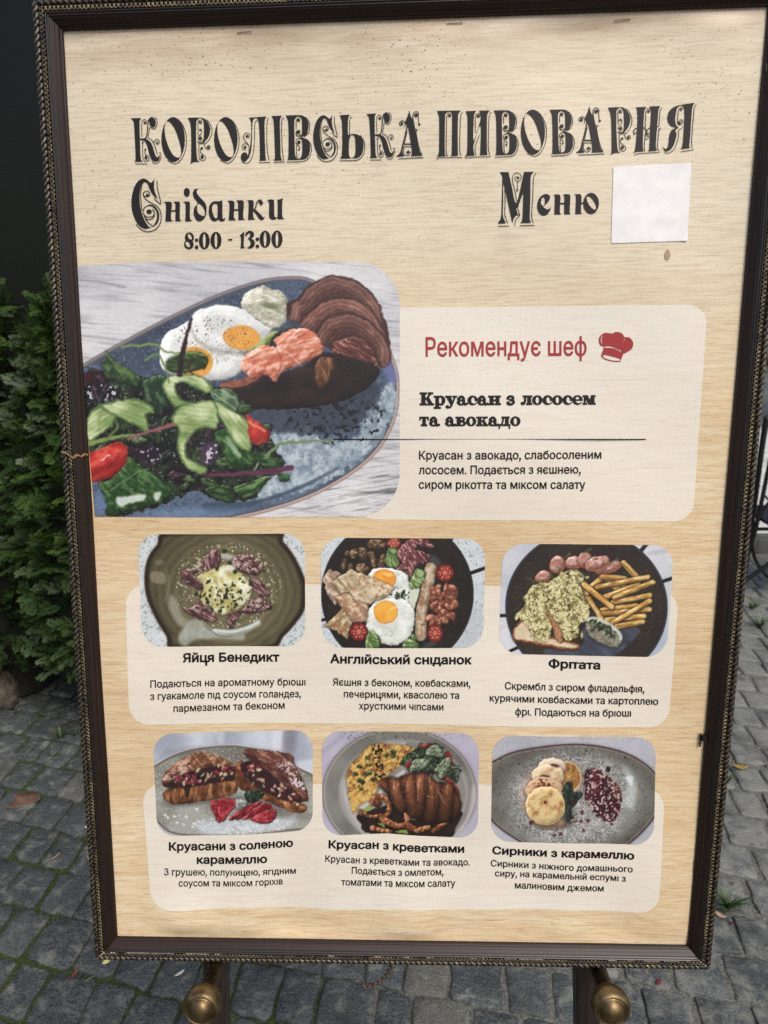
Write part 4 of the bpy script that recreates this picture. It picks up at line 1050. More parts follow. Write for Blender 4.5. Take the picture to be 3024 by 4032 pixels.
for q in ([(850, 808), (880, 815), (962, 885), (952, 935), (900, 952), (868, 925)], [(50, 1005), (120, 970), (212, 935), (252, 960), (256, 1020), (182, 1108), (60, 1135)]): p.blob(p.P(q, 3), (196, 46, 38), (232, 108, 88), (136, 24, 22), 70, 40, -.5, edge=24, edark=.4, hi=.5, rough=.08)
p.put(p.S([(862, 838), (900, 860), (940, 880)], 12), (236, 150, 110), 6, .8); p.put(p.S([(125, 1028), (165, 1000)], 8), (248, 200, 190), 5, .9)
p.put(p.S([(225, 463), (380, 452), (450, 490), (560, 490), (645, 505)], 13, 7), (112, 138, 74), 4); p.put(p.S([(345, 527), (400, 500), (440, 560), (460, 640)], 12, 7), (100, 130, 70), 4)
p.put(p.S([(570, 324), (545, 420), (525, 500), (515, 600)], 11, 30), (46, 24, 30), 4); p.put(p.S([(575, 520), (560, 570), (580, 600)], 8), (70, 36, 36), 4)
p.put(p.S([(640, 1098), (900, 1090), (1070, 1066)], 16, 26), p.col((70, 26, 46), (122, 60, 92), p.nz(90, 8)), 4); p.put(p.S([(945, 1012), (1010, 950), (1120, 936), (1290, 929)], 20, 8), (108, 128, 84), 4)
p.put(p.S([(260, 920), (380, 882), (485, 848)], 12, 16), (140, 82, 84), 4); p.put(p.S([(60, 945), (200, 912), (290, 900)], 24, 8), (124, 148, 78), 5); p.put(p.S([(150, 930), (200, 870), (205, 850)], 14, 6), (96, 124, 58), 5)
p.done()

# --- middle row, left: benedict eggs in an olive bowl
p = Photo([(540, 2103), (1210, 2101)], [(540, 2546), (1210, 2546)], (541, 563), (1200, 1203), 82, (450, 2060), 850 / 1659, 'printed photo of eggs and ham in an olive bowl', 260, 180)
p.c[:] = p.col((184, 192, 192), (206, 214, 214), p.nz(90)); p.specks(p.E(800, 500, 2000, 2000), (128, 138, 138), 15, .64, .06, .8)
sd = p.P([(430, 60), (330, 160), (260, 260), (230, 400), (245, 560), (310, 720), (400, 870), (480, 980), (1170, 980), (1300, 875), (1400, 765), (1465, 660), (1480, 520), (1465, 420), (1385, 250), (1300, 140), (1230, 60)])
p.put(sd - 8, (120, 124, 122), 12, .3); p.put(sd, (84, 68, 52), 4); p.put(sd + 10, (36, 26, 20), 5)
rr = np.hypot((p.x - 850) / 1.12, p.y - 520)
c = p.col((58, 52, 32), (112, 104, 74), np.clip(1.25 + sd / 190 * 0 - (rr - 120) / 520 + (p.nz(300) - .5) * .5, 0, 1))
c = c * (.96 + .07 * np.sin(rr / 9 + p.nz(90) * 4))[:, None]; p.put(sd + 34, c, 16)
p.put(p.P([(430, 560), (470, 580), (520, 700), (590, 780), (500, 790), (425, 660)]), (150, 148, 128), 16, .75)
p.put(p.P([(490, 880), (560, 770), (640, 740), (780, 830), (950, 835), (1110, 770), (1116, 790), (1010, 850), (980, 900), (800, 890), (620, 900), (540, 946)]), p.col((136, 138, 122), (192, 202, 196), p.nz(70)), 14, .8)
p.put(p.S([(770, 826), (900, 836), (1020, 806), (1105, 762)], 26), (206, 220, 218), 8, .85); p.put(p.S([(690, 790), (800, 868), (900, 872)], 8), (84, 76, 58), 6, .7)
p.put(p.P([(285, 375), (385, 385), (390, 460), (290, 450)]), (140, 130, 104), 8, .7); p.put(p.P([(310, 290), (370, 280), (380, 310), (330, 325)]), (130, 122, 98), 8, .5)
p.put(p.S([(400, 360), (420, 480), (390, 600)], 12), (132, 126, 100), 8, .5); p.put(p.E(860, 255, 70, 20, .1), (190, 196, 186), 8, .7)
p.specks(p.E(860, 480, 420, 330), (206, 196, 160), 13, .71, .03, .8)
p.warp(9)
for q, r in (([(520, 370), (600, 350), (660, 430), (690, 510), (620, 500), (535, 450)], .5), ([(690, 280), (740, 215), (790, 202), (820, 260), (800, 340), (760, 410), (700, 380)], 1.3), ([(905, 300), (940, 250), (1040, 235), (1100, 290), (1145, 350), (1080, 400), (960, 370)], .3), ([(1050, 430), (1110, 440), (1170, 500), (1195, 545), (1130, 565), (1060, 510)], .8), ([(970, 690), (1040, 600), (1120, 575), (1190, 600), (1212, 660), (1090, 692)], -.3), ([(535, 668), (620, 640), (640, 600), (700, 640), (790, 740), (690, 755)], .5), ([(860, 700), (920, 655), (972, 680), (940, 760), (890, 805)], 1.2), ([(610, 320), (670, 300), (700, 360), (740, 400), (680, 420)], .8)):
    sd = p.P(q, 8); p.put(sd - 8, (40, 30, 22), 9, .3); p.blob(sd, (104, 66, 66), (178, 146, 140), (52, 30, 33), 44, 14, r, edge=10, edark=.4, hi=.75)
p.specks(p.E(1030, 300, 110, 70), (214, 196, 176), 16, .58, .05, .7); p.specks(p.E(1090, 630, 100, 50), (206, 190, 172), 15, .6, .05, .7); p.specks(p.E(650, 370, 60, 60), (190, 196, 150), 14, .55, .05, .8)
sd = p.P([(672, 600), (680, 480), (640, 420), (690, 380), (780, 345), (880, 320), (945, 365), (1040, 460), (1052, 540), (985, 640), (905, 692), (850, 712), (780, 682), (715, 640)], 12)
p.put(sd - 8, (60, 50, 34), 9, .3); p.blob(sd, (206, 200, 134), (238, 236, 204), (158, 146, 80), 56, edge=22, edark=.35, hi=.8); p.put(p.E(880, 345, 60, 22, -.2), (218, 220, 206), 10, .8)
p.put(p.S([(770, 410), (800, 500), (860, 560)], 16), (150, 130, 60), 14, .6)
for i in range(80):
    a = rnd.gauss(855, 95); b = rnd.gauss(560, 75); p.put(p.E(a, b, rnd.uniform(5, 15), rnd.uniform(5, 13), rnd.uniform(0, 3)), (34, 44, 28), 3, .9)
for a, b in ((790, 350), (930, 372), (720, 452), (625, 372), (628, 548), (968, 525), (1052, 472), (812, 676), (715, 608), (935, 632), (885, 305), (850, 215)): p.put(p.E(a, b, 17, 16), (44, 52, 34), 4, .95)
p.done()

# --- middle row, centre: english breakfast in a black pan
p = Photo([(1262, 2117), (1912, 2121)], [(1262, 2547), (1912, 2553)], (1262, 1267), (1912, 1903), 84, (1230, 2060), 770 / 1659, 'printed photo of fried eggs, sausage and beans in a black pan', 260, 176)
p.c[:] = p.col((178, 188, 192), (204, 212, 214), p.nz(150)); p.specks(p.E(800, 500, 2000, 2000), (120, 130, 136), 12, .68, .05, .7)
p.put(p.S([(1300, 440), (1480, 378)], 32), (24, 24, 24), 4); p.put(p.S([(60, 822), (160, 806)], 26), (24, 24, 24), 4); p.put(p.S([(1120, 190), (1190, 118)], 34), (26, 26, 26), 4); p.put(p.E(1240, 960, 300, 170, -.7), (150, 158, 164), 60, .4)
sd = p.E(722, 600, 648, 648); p.put(sd, (22, 22, 24), 4); p.put(np.abs(sd + 14) - 3, (84, 86, 92), 3, .5); p.put(sd + 24, p.col((28, 23, 20), (46, 38, 32), p.nz(200)), 8)
p.specks(sd + 40, (90, 84, 78), 6, .77, .03, .6); p.put(p.E(1010, 1020, 70, 18, -.4), (110, 112, 116), 10, .4); p.put(p.E(1030, 320, 70, 40, .6), (90, 96, 110), 16, .5)
p.warp(9)
for a, b, r1, r2, ro in ((545, 178, 80, 46, .1), (430, 255, 34, 62, -.4), (352, 262, 30, 46, .3), (500, 262, 30, 26, 0), (296, 262, 22, 20, 0), (268, 350, 26, 52, .2), (325, 372, 24, 30, .4), (425, 385, 58, 46, .5), (520, 320, 26, 60, -.3), (580, 345, 24, 62, .2), (555, 405, 42, 26, 0), (610, 300, 22, 40, -.4)):
    sd = p.E(a, b, r1, r2, ro, 14); p.blob(sd, (112, 84, 56), (176, 146, 108), (48, 32, 22), 22, 16, ro, edge=9, edark=.55, hi=.7)
def tomato(a, b, r1, r2):
    sd = p.E(a, b, r1, r2); p.put(sd - 6, (14, 12, 12), 7, .3); p.put(sd, (122, 28, 26), 3); an = np.arctan2(p.y - b, p.x - a); rr = np.hypot((p.x - a) / r1, (p.y - b) / r2)
    p.put(sd + 10, p.col((104, 26, 24), (164, 56, 46), np.clip(np.cos(an * 6) * .5 + .5, 0, 1)), 5); p.put(p.E(a, b, r1 * .30, r2 * .30), (206, 100, 82), 8)
    for k in range(10):
        t = k * .63 + .2; p.put(p.E(a + math.cos(t) * r1 * .58, b + math.sin(t) * r2 * .58, 7, 5, t), (226, 186, 140), 3, .8)
tomato(690, 168, 66, 46)
for q, r in (([(720, 250), (780, 170), (850, 130), (900, 150), (880, 230), (800, 300), (730, 330)], .9), ([(800, 240), (880, 220), (960, 250), (1000, 285), (960, 345), (890, 350), (840, 470), (795, 430), (760, 350)], 1.1), ([(880, 120), (960, 140), (1036, 192), (980, 212), (920, 200)], .4), ([(690, 350), (760, 350), (810, 390), (740, 400)], .2)):
    sd = p.P(q, 8); p.put(sd - 5, (20, 12, 12), 8, .3); p.blob(sd, (120, 64, 66), (186, 138, 132), (66, 28, 32), 36, 12, r, edge=9, edark=.4, hi=.85)
egg = ((222, 227, 220), (238, 242, 238), (188, 196, 182))
sd = p.P([(470, 470), (510, 395), (620, 380), (740, 395), (815, 470), (842, 580), (820, 690), (740, 720), (600, 700), (500, 600)], 8); p.put(sd - 6, (16, 14, 12), 8, .4); p.blob(sd, *egg, 60, edge=14, edark=.18, rough=.1)
p.put(p.E(615, 468, 98, 78, .15), (206, 110, 30), 4); p.put(p.E(612, 466, 92, 72, .15), p.col((226, 126, 30), (244, 168, 56), p.nz(40)), 6); p.put(p.E(640, 430, 44, 14, .2), (250, 206, 100), 8, .8)
p.put(p.P([(835, 570), (905, 550), (890, 640), (850, 740), (820, 690)]), (196, 204, 178), 6)
sd = p.P([(460, 820), (475, 730), (540, 660), (640, 635), (780, 640), (850, 720), (868, 820), (835, 940), (770, 1005), (670, 1030), (560, 1000), (480, 920)], 8); p.put(sd - 6, (24, 20, 16), 9, .4); p.blob(sd, *egg, 70, edge=18, edark=.18, rough=.1); p.put(p.E(700, 960, 120, 40, -.2), (206, 216, 190), 24, .6)
p.put(p.E(622, 750, 102, 97), (208, 118, 30), 4); p.put(p.E(622, 748, 96, 91), p.col((230, 140, 34), (246, 180, 62), p.nz(50)), 6); p.put(p.E(680, 720, 34, 8, -.5), (250, 214, 110), 6, .8); p.specks(p.E(650, 910, 90, 50), (120, 116, 96), 7, .7, .04, .8); p.specks(p.E(740, 480, 80, 110), (120, 116, 96), 7, .72, .04, .7)
for q, b, r in (([(85, 460), (150, 388), (240, 420), (300, 590), (195, 697), (130, 610)], (172, 142, 122), .9), ([(165, 510), (215, 450), (330, 580), (260, 610)], (196, 170, 128), .6), ([(188, 622), (330, 585), (400, 640), (482, 690), (465, 836), (335, 838), (260, 725)], (188, 150, 114), .7), ([(210, 462), (318, 393), (480, 450), (600, 500), (706, 545), (640, 615), (480, 684), (370, 655), (300, 560)], (204, 180, 142), .4), ([(102, 872), (262, 708), (336, 832), (308, 988), (175, 892)], (168, 140, 98), -.6)):
    sd = p.P([(a, c, 1) for a, c in q], 7); p.put(sd - 8, (20, 15, 12), 10, .4); p.blob(sd, b, (222, 204, 172), [z * .72 for z in b], 50, 30, r, edge=14, edark=.3, hi=.7); p.specks(sd + 8, (150, 84, 50), 22, .60, .1, .55)
p.warp(3)
tomato(395, 915, 74, 76)
sd = p.S([(1003, 382), (972, 560), (928, 750), (921, 950)], 100, 96); p.put(sd - 7, (18, 14, 12), 9, .4); p.blob(sd, (172, 148, 118), (206, 190, 162), (122, 90, 62), 50, 40, .2, edge=26, edark=.4, hi=.6, rough=.2); p.specks(sd + 12, (138, 76, 46), 22, .62, .06, .6)
for q in ([(985, 480), (968, 600)], [(946, 700), (932, 830)]): p.put(p.S(q, 22), (222, 210, 184), 14, .5)
for i in range(52):
    a = rnd.uniform(1010, 1225); b = rnd.uniform(540, 800) if i < 42 else rnd.uniform(780, 880)
    if b > 790: a = rnd.uniform(990, 1140)
    sd = p.E(a, b, rnd.uniform(34, 46), rnd.uniform(21, 27), rnd.uniform(0, 3.1)); p.put(sd - 4, (60, 24, 18), 5, .4); v = rnd.uniform(.82, 1.12); p.blob(sd, (160 * v, 92 * v, 66 * v), (206, 150, 120), (108, 52, 36), 30, edge=9, edark=.45, hi=.7)
tomato(1125, 421, 74, 73); tomato(1040, 930, 64, 76)
cu2 = ((112, 140, 78), (172, 190, 128), (56, 84, 36))
for q, r in (([(640, 225), (680, 205), (722, 230), (722, 290), (738, 352), (700, 378), (625, 346)], 1.3), ([(850, 450), (878, 392), (925, 388), (965, 425), (940, 500), (900, 548), (830, 552), (822, 510)], .9), ([(458, 1052), (462, 960), (500, 896), (540, 930), (576, 972), (570, 1056)], 1.2), ([(770, 1060), (785, 990), (840, 980), (890, 1010), (890, 1060)], .2), ([(840, 950), (860, 940), (886, 990), (840, 985)], .8)):
    sd = p.P(q, 4); p.put(sd - 6, (20, 20, 14), 8, .3); p.blob(sd, *cu2, 60, 14, r, edge=9, edark=.5, hi=.8, rough=.15)
for a, b, r1, r2 in ((686, 238, 34, 26), (915, 425, 40, 36), (530, 985, 44, 12)): p.put(np.abs(p.E(a, b, r1, r2, .3)) - 3, (40, 66, 26), 3, .8); p.put(p.E(a, b, r1 - 8, r2 - 8, .3), (150, 164, 110), 5, .7)
for i in range(42):
    a = rnd.gauss(740, 36); b = rnd.gauss(605, 24); p.put(p.E(a, b, rnd.uniform(6, 13), rnd.uniform(5, 9), rnd.uniform(0, 3)), rnd.choice([(30, 40, 22), (52, 72, 34), (24, 30, 18)]), 3, .9)
p.done()

# --- middle row, right: scrambled eggs, sausage and fries in a black pan
p = Photo([(1964, 2141), (2660, 2145)], [(1960, 2575), (2660, 2588)], (1980, 1963), (2652, 2622), 84, (1900, 2080), 850 / 1659, 'printed photo of scrambled eggs and fries in a black pan', 260, 176)
p.c[:] = p.col((172, 178, 186), (202, 206, 212), p.nz(200)); p.put(p.S([(1280, 190), (1400, 170)], 26), (140, 140, 146), 16, .5); p.put(p.S([(120, 790), (200, 740)], 16), (196, 176, 152), 12, .6); p.put(p.E(1330, 900, 160, 160), (142, 160, 184), 60, .5)
p.put(p.S([(1360, 410), (1480, 372)], 28), (20, 20, 20), 4); p.put(p.S([(1200, 185), (1262, 112)], 32), (24, 24, 24), 4); p.put(p.S([(110, 676), (200, 674)], 26), (20, 20, 20), 4); p.put(p.S([(215, 945), (275, 918)], 24), (24, 22, 22), 4)
sd = p.E(797, 605, 621, 590); p.put(sd, (34, 34, 40), 4); p.put(np.abs(sd + 10) - 3, (86, 88, 100), 3, .5); p.put(sd + 20, p.col((38, 31, 26), (56, 47, 40), p.nz(200)), 8); p.specks(sd + 40, (110, 100, 92), 6, .77, .03, .6)
p.put(p.P([(480, 930), (760, 900), (780, 760), (1000, 700), (1195, 765), (1180, 830), (1050, 950), (900, 1020), (560, 1020)]), p.col((46, 50, 62), (84, 94, 116), p.nz(110, 50, .6)), 8, .9); p.put(p.P([(860, 380), (1080, 350), (1120, 420), (940, 480)]), (66, 74, 92), 24, .7)
p.warp(9)
for a, b, r1, r2, ro in ((466, 376, 64, 50, -.5), (576, 278, 60, 66, .5), (700, 264, 66, 52, -.2), (785, 242, 56, 62, .3), (965, 302, 106, 44, -.35), (878, 268, 100, 56, -.3), (690, 330, 40, 16, 0)):
    sd = p.E(a, b, r1, r2, ro); p.put(sd - 7, (24, 18, 16), 8, .4); p.put(sd, (158, 86, 62), 4); p.blob(p.E(a - 3, b - 6, r1 - 9, r2 - 10, ro), (188, 140, 126), (220, 186, 172), (146, 92, 76), 28, edge=8, edark=.2, hi=.6)
for q in ([(340, 385), (400, 410), (425, 418)], [(620, 232), (650, 215), (668, 190)], [(770, 190), (826, 160)], [(960, 270), (1040, 235)], [(520, 300), (540, 380), (560, 420)], [(560, 296), (600, 312)], [(850, 235), (880, 230)]): p.put(p.S(q, 9, 16), (74, 90, 54), 5, .9)
sd = p.P([(228, 812), (270, 730), (330, 705), (460, 800), (600, 852), (700, 880), (745, 900), (735, 928), (640, 932), (300, 876), (245, 868)], 5); p.put(sd - 8, (16, 14, 12), 9, .4); p.put(sd, (134, 78, 42), 4); p.put(sd + 17, p.col((198, 172, 130), (226, 208, 176), p.nz(60)), 7)
p.put(p.S([(240, 850), (320, 884), (620, 935), (735, 925)], 16), (74, 40, 22), 6, .8)
p.put(p.P([(325, 545), (380, 490), (420, 520), (360, 590)]), (206, 158, 120), 8)
sd = p.P([(252, 662), (300, 630), (330, 590), (322, 540), (400, 440), (470, 424), (540, 405), (590, 352), (650, 330), (722, 318), (790, 400), (800, 520), (822, 620), (812, 700), (742, 742), (722, 830), (645, 866), (600, 780), (545, 700), (530, 780), (482, 872), (385, 835), (330, 722), (262, 694)], 16)
p.put(sd - 8, (30, 24, 16), 10, .4); n = p.nz(19); n2 = p.nz(70)
p.put(sd, p.col((110, 100, 54), (216, 206, 142), np.clip(n * 2.4 - .6 + (n2 - .5) * .6, 0, 1)), 3); p.specks(sd, (232, 222, 164), 15, .62, .06, .8); p.specks(sd, (50, 48, 26), 12, .66, .04, .85)
sd = p.P([(478, 600), (540, 690), (612, 790), (604, 878), (560, 840), (530, 740)], 5); p.put(sd - 5, (60, 46, 26), 8, .4); p.blob(sd, (164, 112, 72), (204, 160, 112), (116, 70, 40), 50, 20, .9, edge=12, edark=.4)
p.warp(3)
fr = [((1080, 262), (1180, 372)), ((905, 375), (1090, 452)), ((815, 465), (908, 385)), ((920, 372), (1090, 385)), ((1000, 440), (1060, 480)), ((915, 535), (1195, 430)), ((1000, 568), (1282, 512)), ((1012, 528), (1302, 412)), ((915, 628), (1180, 592)), ((922, 656), (1278, 620)), ((945, 704), (1235, 672)), ((880, 452), (1262, 372)), ((1000, 722), (1278, 556)), ((1030, 752), (1228, 716)), ((800, 515), (912, 692)), ((775, 440), (800, 500)), ((780, 432), (990, 602))]
for i, (a, b) in enumerate(fr):
    sd = p.S([a, b], 42 if i not in (14, 15) else 36); p.put(sd - 7, (34, 24, 14), 8, .75); v = rnd.uniform(.92, 1.16); an = math.atan2(b[1] - a[1], b[0] - a[0])
    if i == 16: v = 1.18
    p.blob(sd, (196 * v, 150 * v, 74 * v), (232, 200, 128), (142 * v, 92 * v, 36 * v), 60, 14, an, edge=12, edark=.42, hi=.6, rough=.2)
    p.put(p.E(b[0], b[1], 13, 13), (224, 190, 118), 6, .6)
sd = p.P([(790, 745), (808, 692), (862, 688), (960, 730), (1058, 810), (1066, 880), (1012, 916), (905, 882), (822, 822)], 5); p.put(sd - 8, (20, 18, 18), 10, .4); p.blob(sd, (150, 144, 124), (186, 184, 166), (110, 104, 86), 50, 24, .6, edge=14, edark=.4); p.specks(sd + 10, (70, 66, 52), 9, .68, .04, .7)
p.put(p.S([(806, 700), (870, 690), (970, 735), (1050, 805), (1060, 850)], 26, 20), (206, 212, 194), 8, .9)
for i in range(40):
    t = rnd.random(); a = 850 + 160 * t + rnd.gauss(0, 26); b = 715 + 95 * t + rnd.gauss(0, 22); p.put(p.E(a, b, rnd.uniform(9, 22), rnd.uniform(6, 12), rnd.uniform(0, 3)), rnd.choice([(38, 52, 30), (62, 84, 46), (30, 40, 24)]), 4, .9)
p.put(p.S([(990, 810), (1010, 870)], 8), (50, 66, 40), 4); p.put(p.E(762, 820, 9, 24), (190, 180, 110), 5); p.put(p.E(803, 376, 14, 10), (200, 186, 110), 4)
p.done()

# --- bottom row, left: filled croissants with strawberries
p = Photo([(600, 2890), (676, 2888), (902, 2880), (1240, 2873)], [(610, 3297), (698, 3293), (902, 3285), (1150, 3272), (1240, 3268)], (602, 616), (1232, 1232), 76, (540, 2840), 750 / 1659, 'printed photo of filled croissants with strawberries', 250, 166)
p.c[:] = p.col((146, 152, 168), (186, 192, 206), np.clip(.5 + .5 * np.sin(p.x / 92 + 1.0 + p.nz(150) * 2), 0, 1)); p.put(p.P([(1190, 60), (1260, 60), (1250, 250), (1180, 250)]), (204, 212, 222), 20, .7); p.put(p.P([(1290, 60), (1380, 60), (1370, 260), (1280, 240)]), (112, 110, 122), 24, .7); p.put(p.P([(1390, 350), (1560, 340), (1560, 480), (1450, 440)]), (206, 212, 220), 16, .6); p.put(p.P([(700, 70), (760, 70), (755, 180), (705, 180)]), (196, 202, 214), 16, .5)
PLT = [(100, 420), (145, 392), (300, 302), (500, 237), (800, 206), (1000, 226), (1200, 272), (1400, 392), (1600, 530), (1600, 880), (1350, 948), (900, 985), (500, 1003), (290, 980), (180, 900), (100, 800)]
sd = p.P(PLT); p.put(sd - 10, (206, 208, 214), 6, .5); p.put(sd, (96, 78, 70), 5); p.put(sd + 14, p.col((112, 112, 100), (152, 154, 144), np.clip(p.nz(220) * 1.6 - .4 + (p.y - 450) / 900, 0, 1)), 10); p.put(p.E(800, 280, 420, 60, .02), (104, 100, 92), 30, .6)
p.specks(sd + 20, (198, 200, 198), 8, .70, .04, .6); p.put(p.P([(520, 900), (640, 870), (900, 850), (1250, 840), (1380, 800), (1330, 900), (1000, 970), (600, 985)]), p.col((160, 172, 178), (204, 214, 222), p.nz(40)), 20, .8); p.specks(p.E(900, 900, 420, 80), (226, 230, 234), 12, .58, .06, .7); p.put(p.E(420, 700, 200, 40, -.1), (62, 54, 48), 20, .55); p.put(p.E(1000, 720, 420, 60, .2), (58, 50, 46), 30, .5)
p.warp(9)
sd = p.P([(218, 628), (280, 592), (420, 568), (560, 552), (700, 525), (862, 500), (872, 600), (760, 655), (560, 695), (350, 730), (245, 695)], 6); p.blob(sd, (130, 80, 44), (184, 132, 84), (66, 34, 20), 40, 90, .15, edge=26, edark=.55, hi=.6)
p.put(p.P([(215, 520), (400, 455), (700, 370), (860, 385), (868, 500), (700, 530), (560, 560), (420, 575), (270, 592)], 6), p.col((30, 20, 22), (66, 40, 40), p.nz(30)), 5)
p.blob(p.P([(216, 505), (245, 445), (310, 385), (385, 330), (465, 290), (540, 272), (630, 278), (715, 300), (795, 336), (850, 372), (842, 394), (700, 384), (600, 405), (400, 466), (262, 548), (225, 540)], 6), (134, 84, 56), (204, 164, 130), (80, 44, 30), 70, 26, -.5, edge=20, edark=.4, hi=.7)
for q in ([(300, 420), (350, 440), (390, 460)], [(380, 360), (440, 400), (480, 430)], [(470, 290), (520, 350), (560, 405)], [(560, 265), (620, 320), (660, 385)], [(660, 290), (710, 330), (740, 375)]): p.put(p.S(q, 9), (84, 44, 26), 9, .6); p.put(p.S([(a + 16, b - 4) for a, b in q], 10), (214, 168, 124), 9, .5)
for q in ([(300, 600), (290, 660), (310, 715)], [(500, 570), (490, 640), (510, 690)], [(620, 550), (615, 620), (640, 670)], [(740, 525), (740, 590), (760, 640)]): p.put(p.S(q, 10), (84, 46, 24), 9, .5); p.put(p.S([(a + 22, b) for a, b in q], 14), (196, 140, 84), 10, .45)
p.specks(p.P([(225, 500), (420, 335), (470, 330), (440, 440), (260, 520)]), (216, 206, 206), 10, .58, .06, .6)
p.put(p.P([(405, 560), (460, 560), (450, 650), (420, 655)]), (34, 22, 20), 7, .85)
for i in range(52):
    a = rnd.uniform(300, 850); b = 520 - (a - 300) * .16 + rnd.gauss(0, 28); p.put(p.E(a, b, rnd.uniform(6, 26), rnd.uniform(5, 14), rnd.uniform(0, 3)), rnd.choice([(206, 186, 150), (150, 52, 62), (120, 40, 46), (188, 160, 120), (40, 26, 26)]), 4, .85)
for a, b, r in ((360, 505, 40), (500, 520, 34), (770, 410, 34)): p.blob(p.E(a, b, r, r * .85), (130, 58, 62), (186, 116, 114), (76, 26, 32), 20, edge=10)
sd = p.P([(858, 430), (880, 350), (930, 340), (940, 470), (1060, 565), (1200, 632), (1350, 690), (1468, 720), (1462, 782), (1350, 785), (1150, 695), (960, 605), (870, 545)], 6); p.blob(sd, (134, 78, 44), (190, 136, 92), (70, 36, 22), 60, 40, .5, edge=22, edark=.5)
p.put(p.P([(900, 380), (950, 345), (1050, 350), (1200, 470), (1350, 600), (1482, 690), (1300, 690), (1150, 620), (1000, 530), (930, 460)], 8), p.col((32, 18, 22), (78, 40, 44), p.nz(26)), 5)
for i in range(60):
    t = rnd.random(); a = 930 + 470 * t + rnd.gauss(0, 20); b = 390 + 265 * t + rnd.gauss(0, 42); p.put(p.E(a, b, rnd.uniform(6, 24), rnd.uniform(5, 14), rnd.uniform(0, 3)), rnd.choice([(214, 198, 168), (196, 170, 130), (160, 40, 56), (36, 22, 24), (184, 150, 120)]), 4, .85)
sd = p.P([(934, 268), (965, 240), (1050, 242), (1200, 255), (1350, 292), (1370, 350), (1420, 460), (1480, 590), (1482, 690), (1400, 640), (1330, 580), (1200, 470), (1100, 390), (1000, 340)], 6); p.put(sd - 6, (30, 18, 18), 8, .3); p.blob(sd, (112, 64, 50), (184, 136, 118), (62, 30, 26), 90, 20, .6, edge=20, edark=.45, hi=.6)
p.specks(p.P([(1200, 380), (1320, 340), (1400, 430), (1380, 480), (1260, 440)]), (220, 210, 212), 12, .48, .08, .7); p.specks(p.P([(1320, 490), (1420, 500), (1470, 590), (1380, 560)]), (226, 222, 226), 14, .40, .1, .8); p.put(p.P([(1205, 385), (1310, 440), (1320, 520), (1300, 530), (1220, 450)]), (70, 30, 30), 9, .6)
for q, v in (([(640, 708), (700, 690), (760, 780), (722, 888), (680, 830)], 1.0), ([(700, 688), (830, 668), (875, 700), (800, 800), (735, 870)], 1.1), ([(808, 845), (900, 760), (1050, 690), (1080, 700), (920, 830)], .82), ([(920, 840), (1050, 730), (1130, 700), (1172, 745), (1000, 830)], .95), ([(988, 852), (1090, 775), (1190, 758), (1218, 800), (1150, 882)], 1.05)):
    sd = p.P(q, 5); p.put(sd - 6, (50, 20, 24), 8, .3); p.blob(sd, (150 * v, 32 * v, 40 * v), (196, 88, 94), (98 * v, 16, 22), 60, 40, -.8, edge=10, edark=.4, hi=.6); p.specks(sd + 6, (214, 130, 140), 8, .7, .04, .6)
leafs = (([(945, 610), (1000, 592), (1060, 590), (1115, 622), (1050, 685), (960, 694)], (36, 56, 36)), ([(858, 682), (930, 668), (966, 712), (890, 772)], (140, 152, 142)))
for q, b in leafs: p.blob(p.P(q, 8), b, [min(255, z + 60) for z in b], [z * .5 for z in b], 20, 12, .6, edge=10)
for a, b in ((320, 832), (480, 920), (498, 896), (238, 822), (400, 905), (345, 890), (265, 843), (1225, 852), (430, 836), (520, 770)): p.put(p.E(a, b, 15, 11, .4), (214, 212, 196), 4, .9)
p.done()

# --- bottom row, centre: croissant with shrimp and omelette
p = Photo([(1262, 2877), (1900, 2888)], [(1260, 3288), (1357, 3287), (1525, 3280), (1652, 3290), (1812, 3298), (1890, 3300)], (1267, 1271), (1887, 1881), 76, (1230, 2850), 700 / 1659, 'printed photo of a croissant with shrimp and an omelette', 250, 166)
p.c[:] = p.col((152, 148, 168), (178, 174, 192), p.nz(200)); p.put(p.S([(90, 260), (200, 180), (300, 90)], 40, 20), (140, 134, 152), 24, .6)
sd = p.E(812, 640, 720, 600); p.put(sd - 12, (110, 92, 94), 14, .3); p.put(sd, (100, 88, 84), 5); p.put(sd + 8, (152, 150, 146), 5); p.put(sd + 20, p.col((98, 96, 90), (132, 130, 124), np.clip(p.nz(260) * 1.4 - .2, 0, 1)), 10)
p.specks(p.E(850, 110, 560, 70), (50, 46, 42), 11, .72, .04, .8); s2_ = p.E(850, 640, 590, 480); p.put(np.abs(s2_) - 10, (176, 172, 168), 14, .5); p.put(s2_ + 30, p.col((120, 118, 112), (148, 146, 142), p.nz(200)), 30, .7); p.put(p.P([(270, 600), (310, 500), (330, 640), (420, 860), (520, 1000), (470, 1010), (340, 860)]), (186, 182, 178), 24, .7); p.put(p.P([(1500, 560), (1530, 700), (1440, 940), (1360, 1050), (1300, 1060), (1440, 860)]), (186, 182, 180), 18, .7); p.put(p.S([(680, 190), (860, 186)], 20), (196, 194, 190), 12, .7)
p.warp(9)
sd = p.P([(320, 490), (345, 400), (430, 310), (520, 222), (650, 190), (850, 204), (970, 238), (965, 292), (860, 350), (800, 412), (700, 490), (622, 562), (560, 690), (440, 760), (382, 832), (345, 700)], 8); p.put(sd - 10, (40, 32, 24), 12, .3); n = p.nz(40, 24, -.6)
p.put(sd, p.col((122, 72, 34), (202, 158, 74), np.clip(n * 2.6 - .75, 0, 1)), 4); p.specks(sd, (224, 194, 104), 16, .6, .06, .7); p.put(p.P([(350, 650), (420, 690), (560, 680), (430, 770), (385, 825)]), (206, 170, 78), 22, .6)
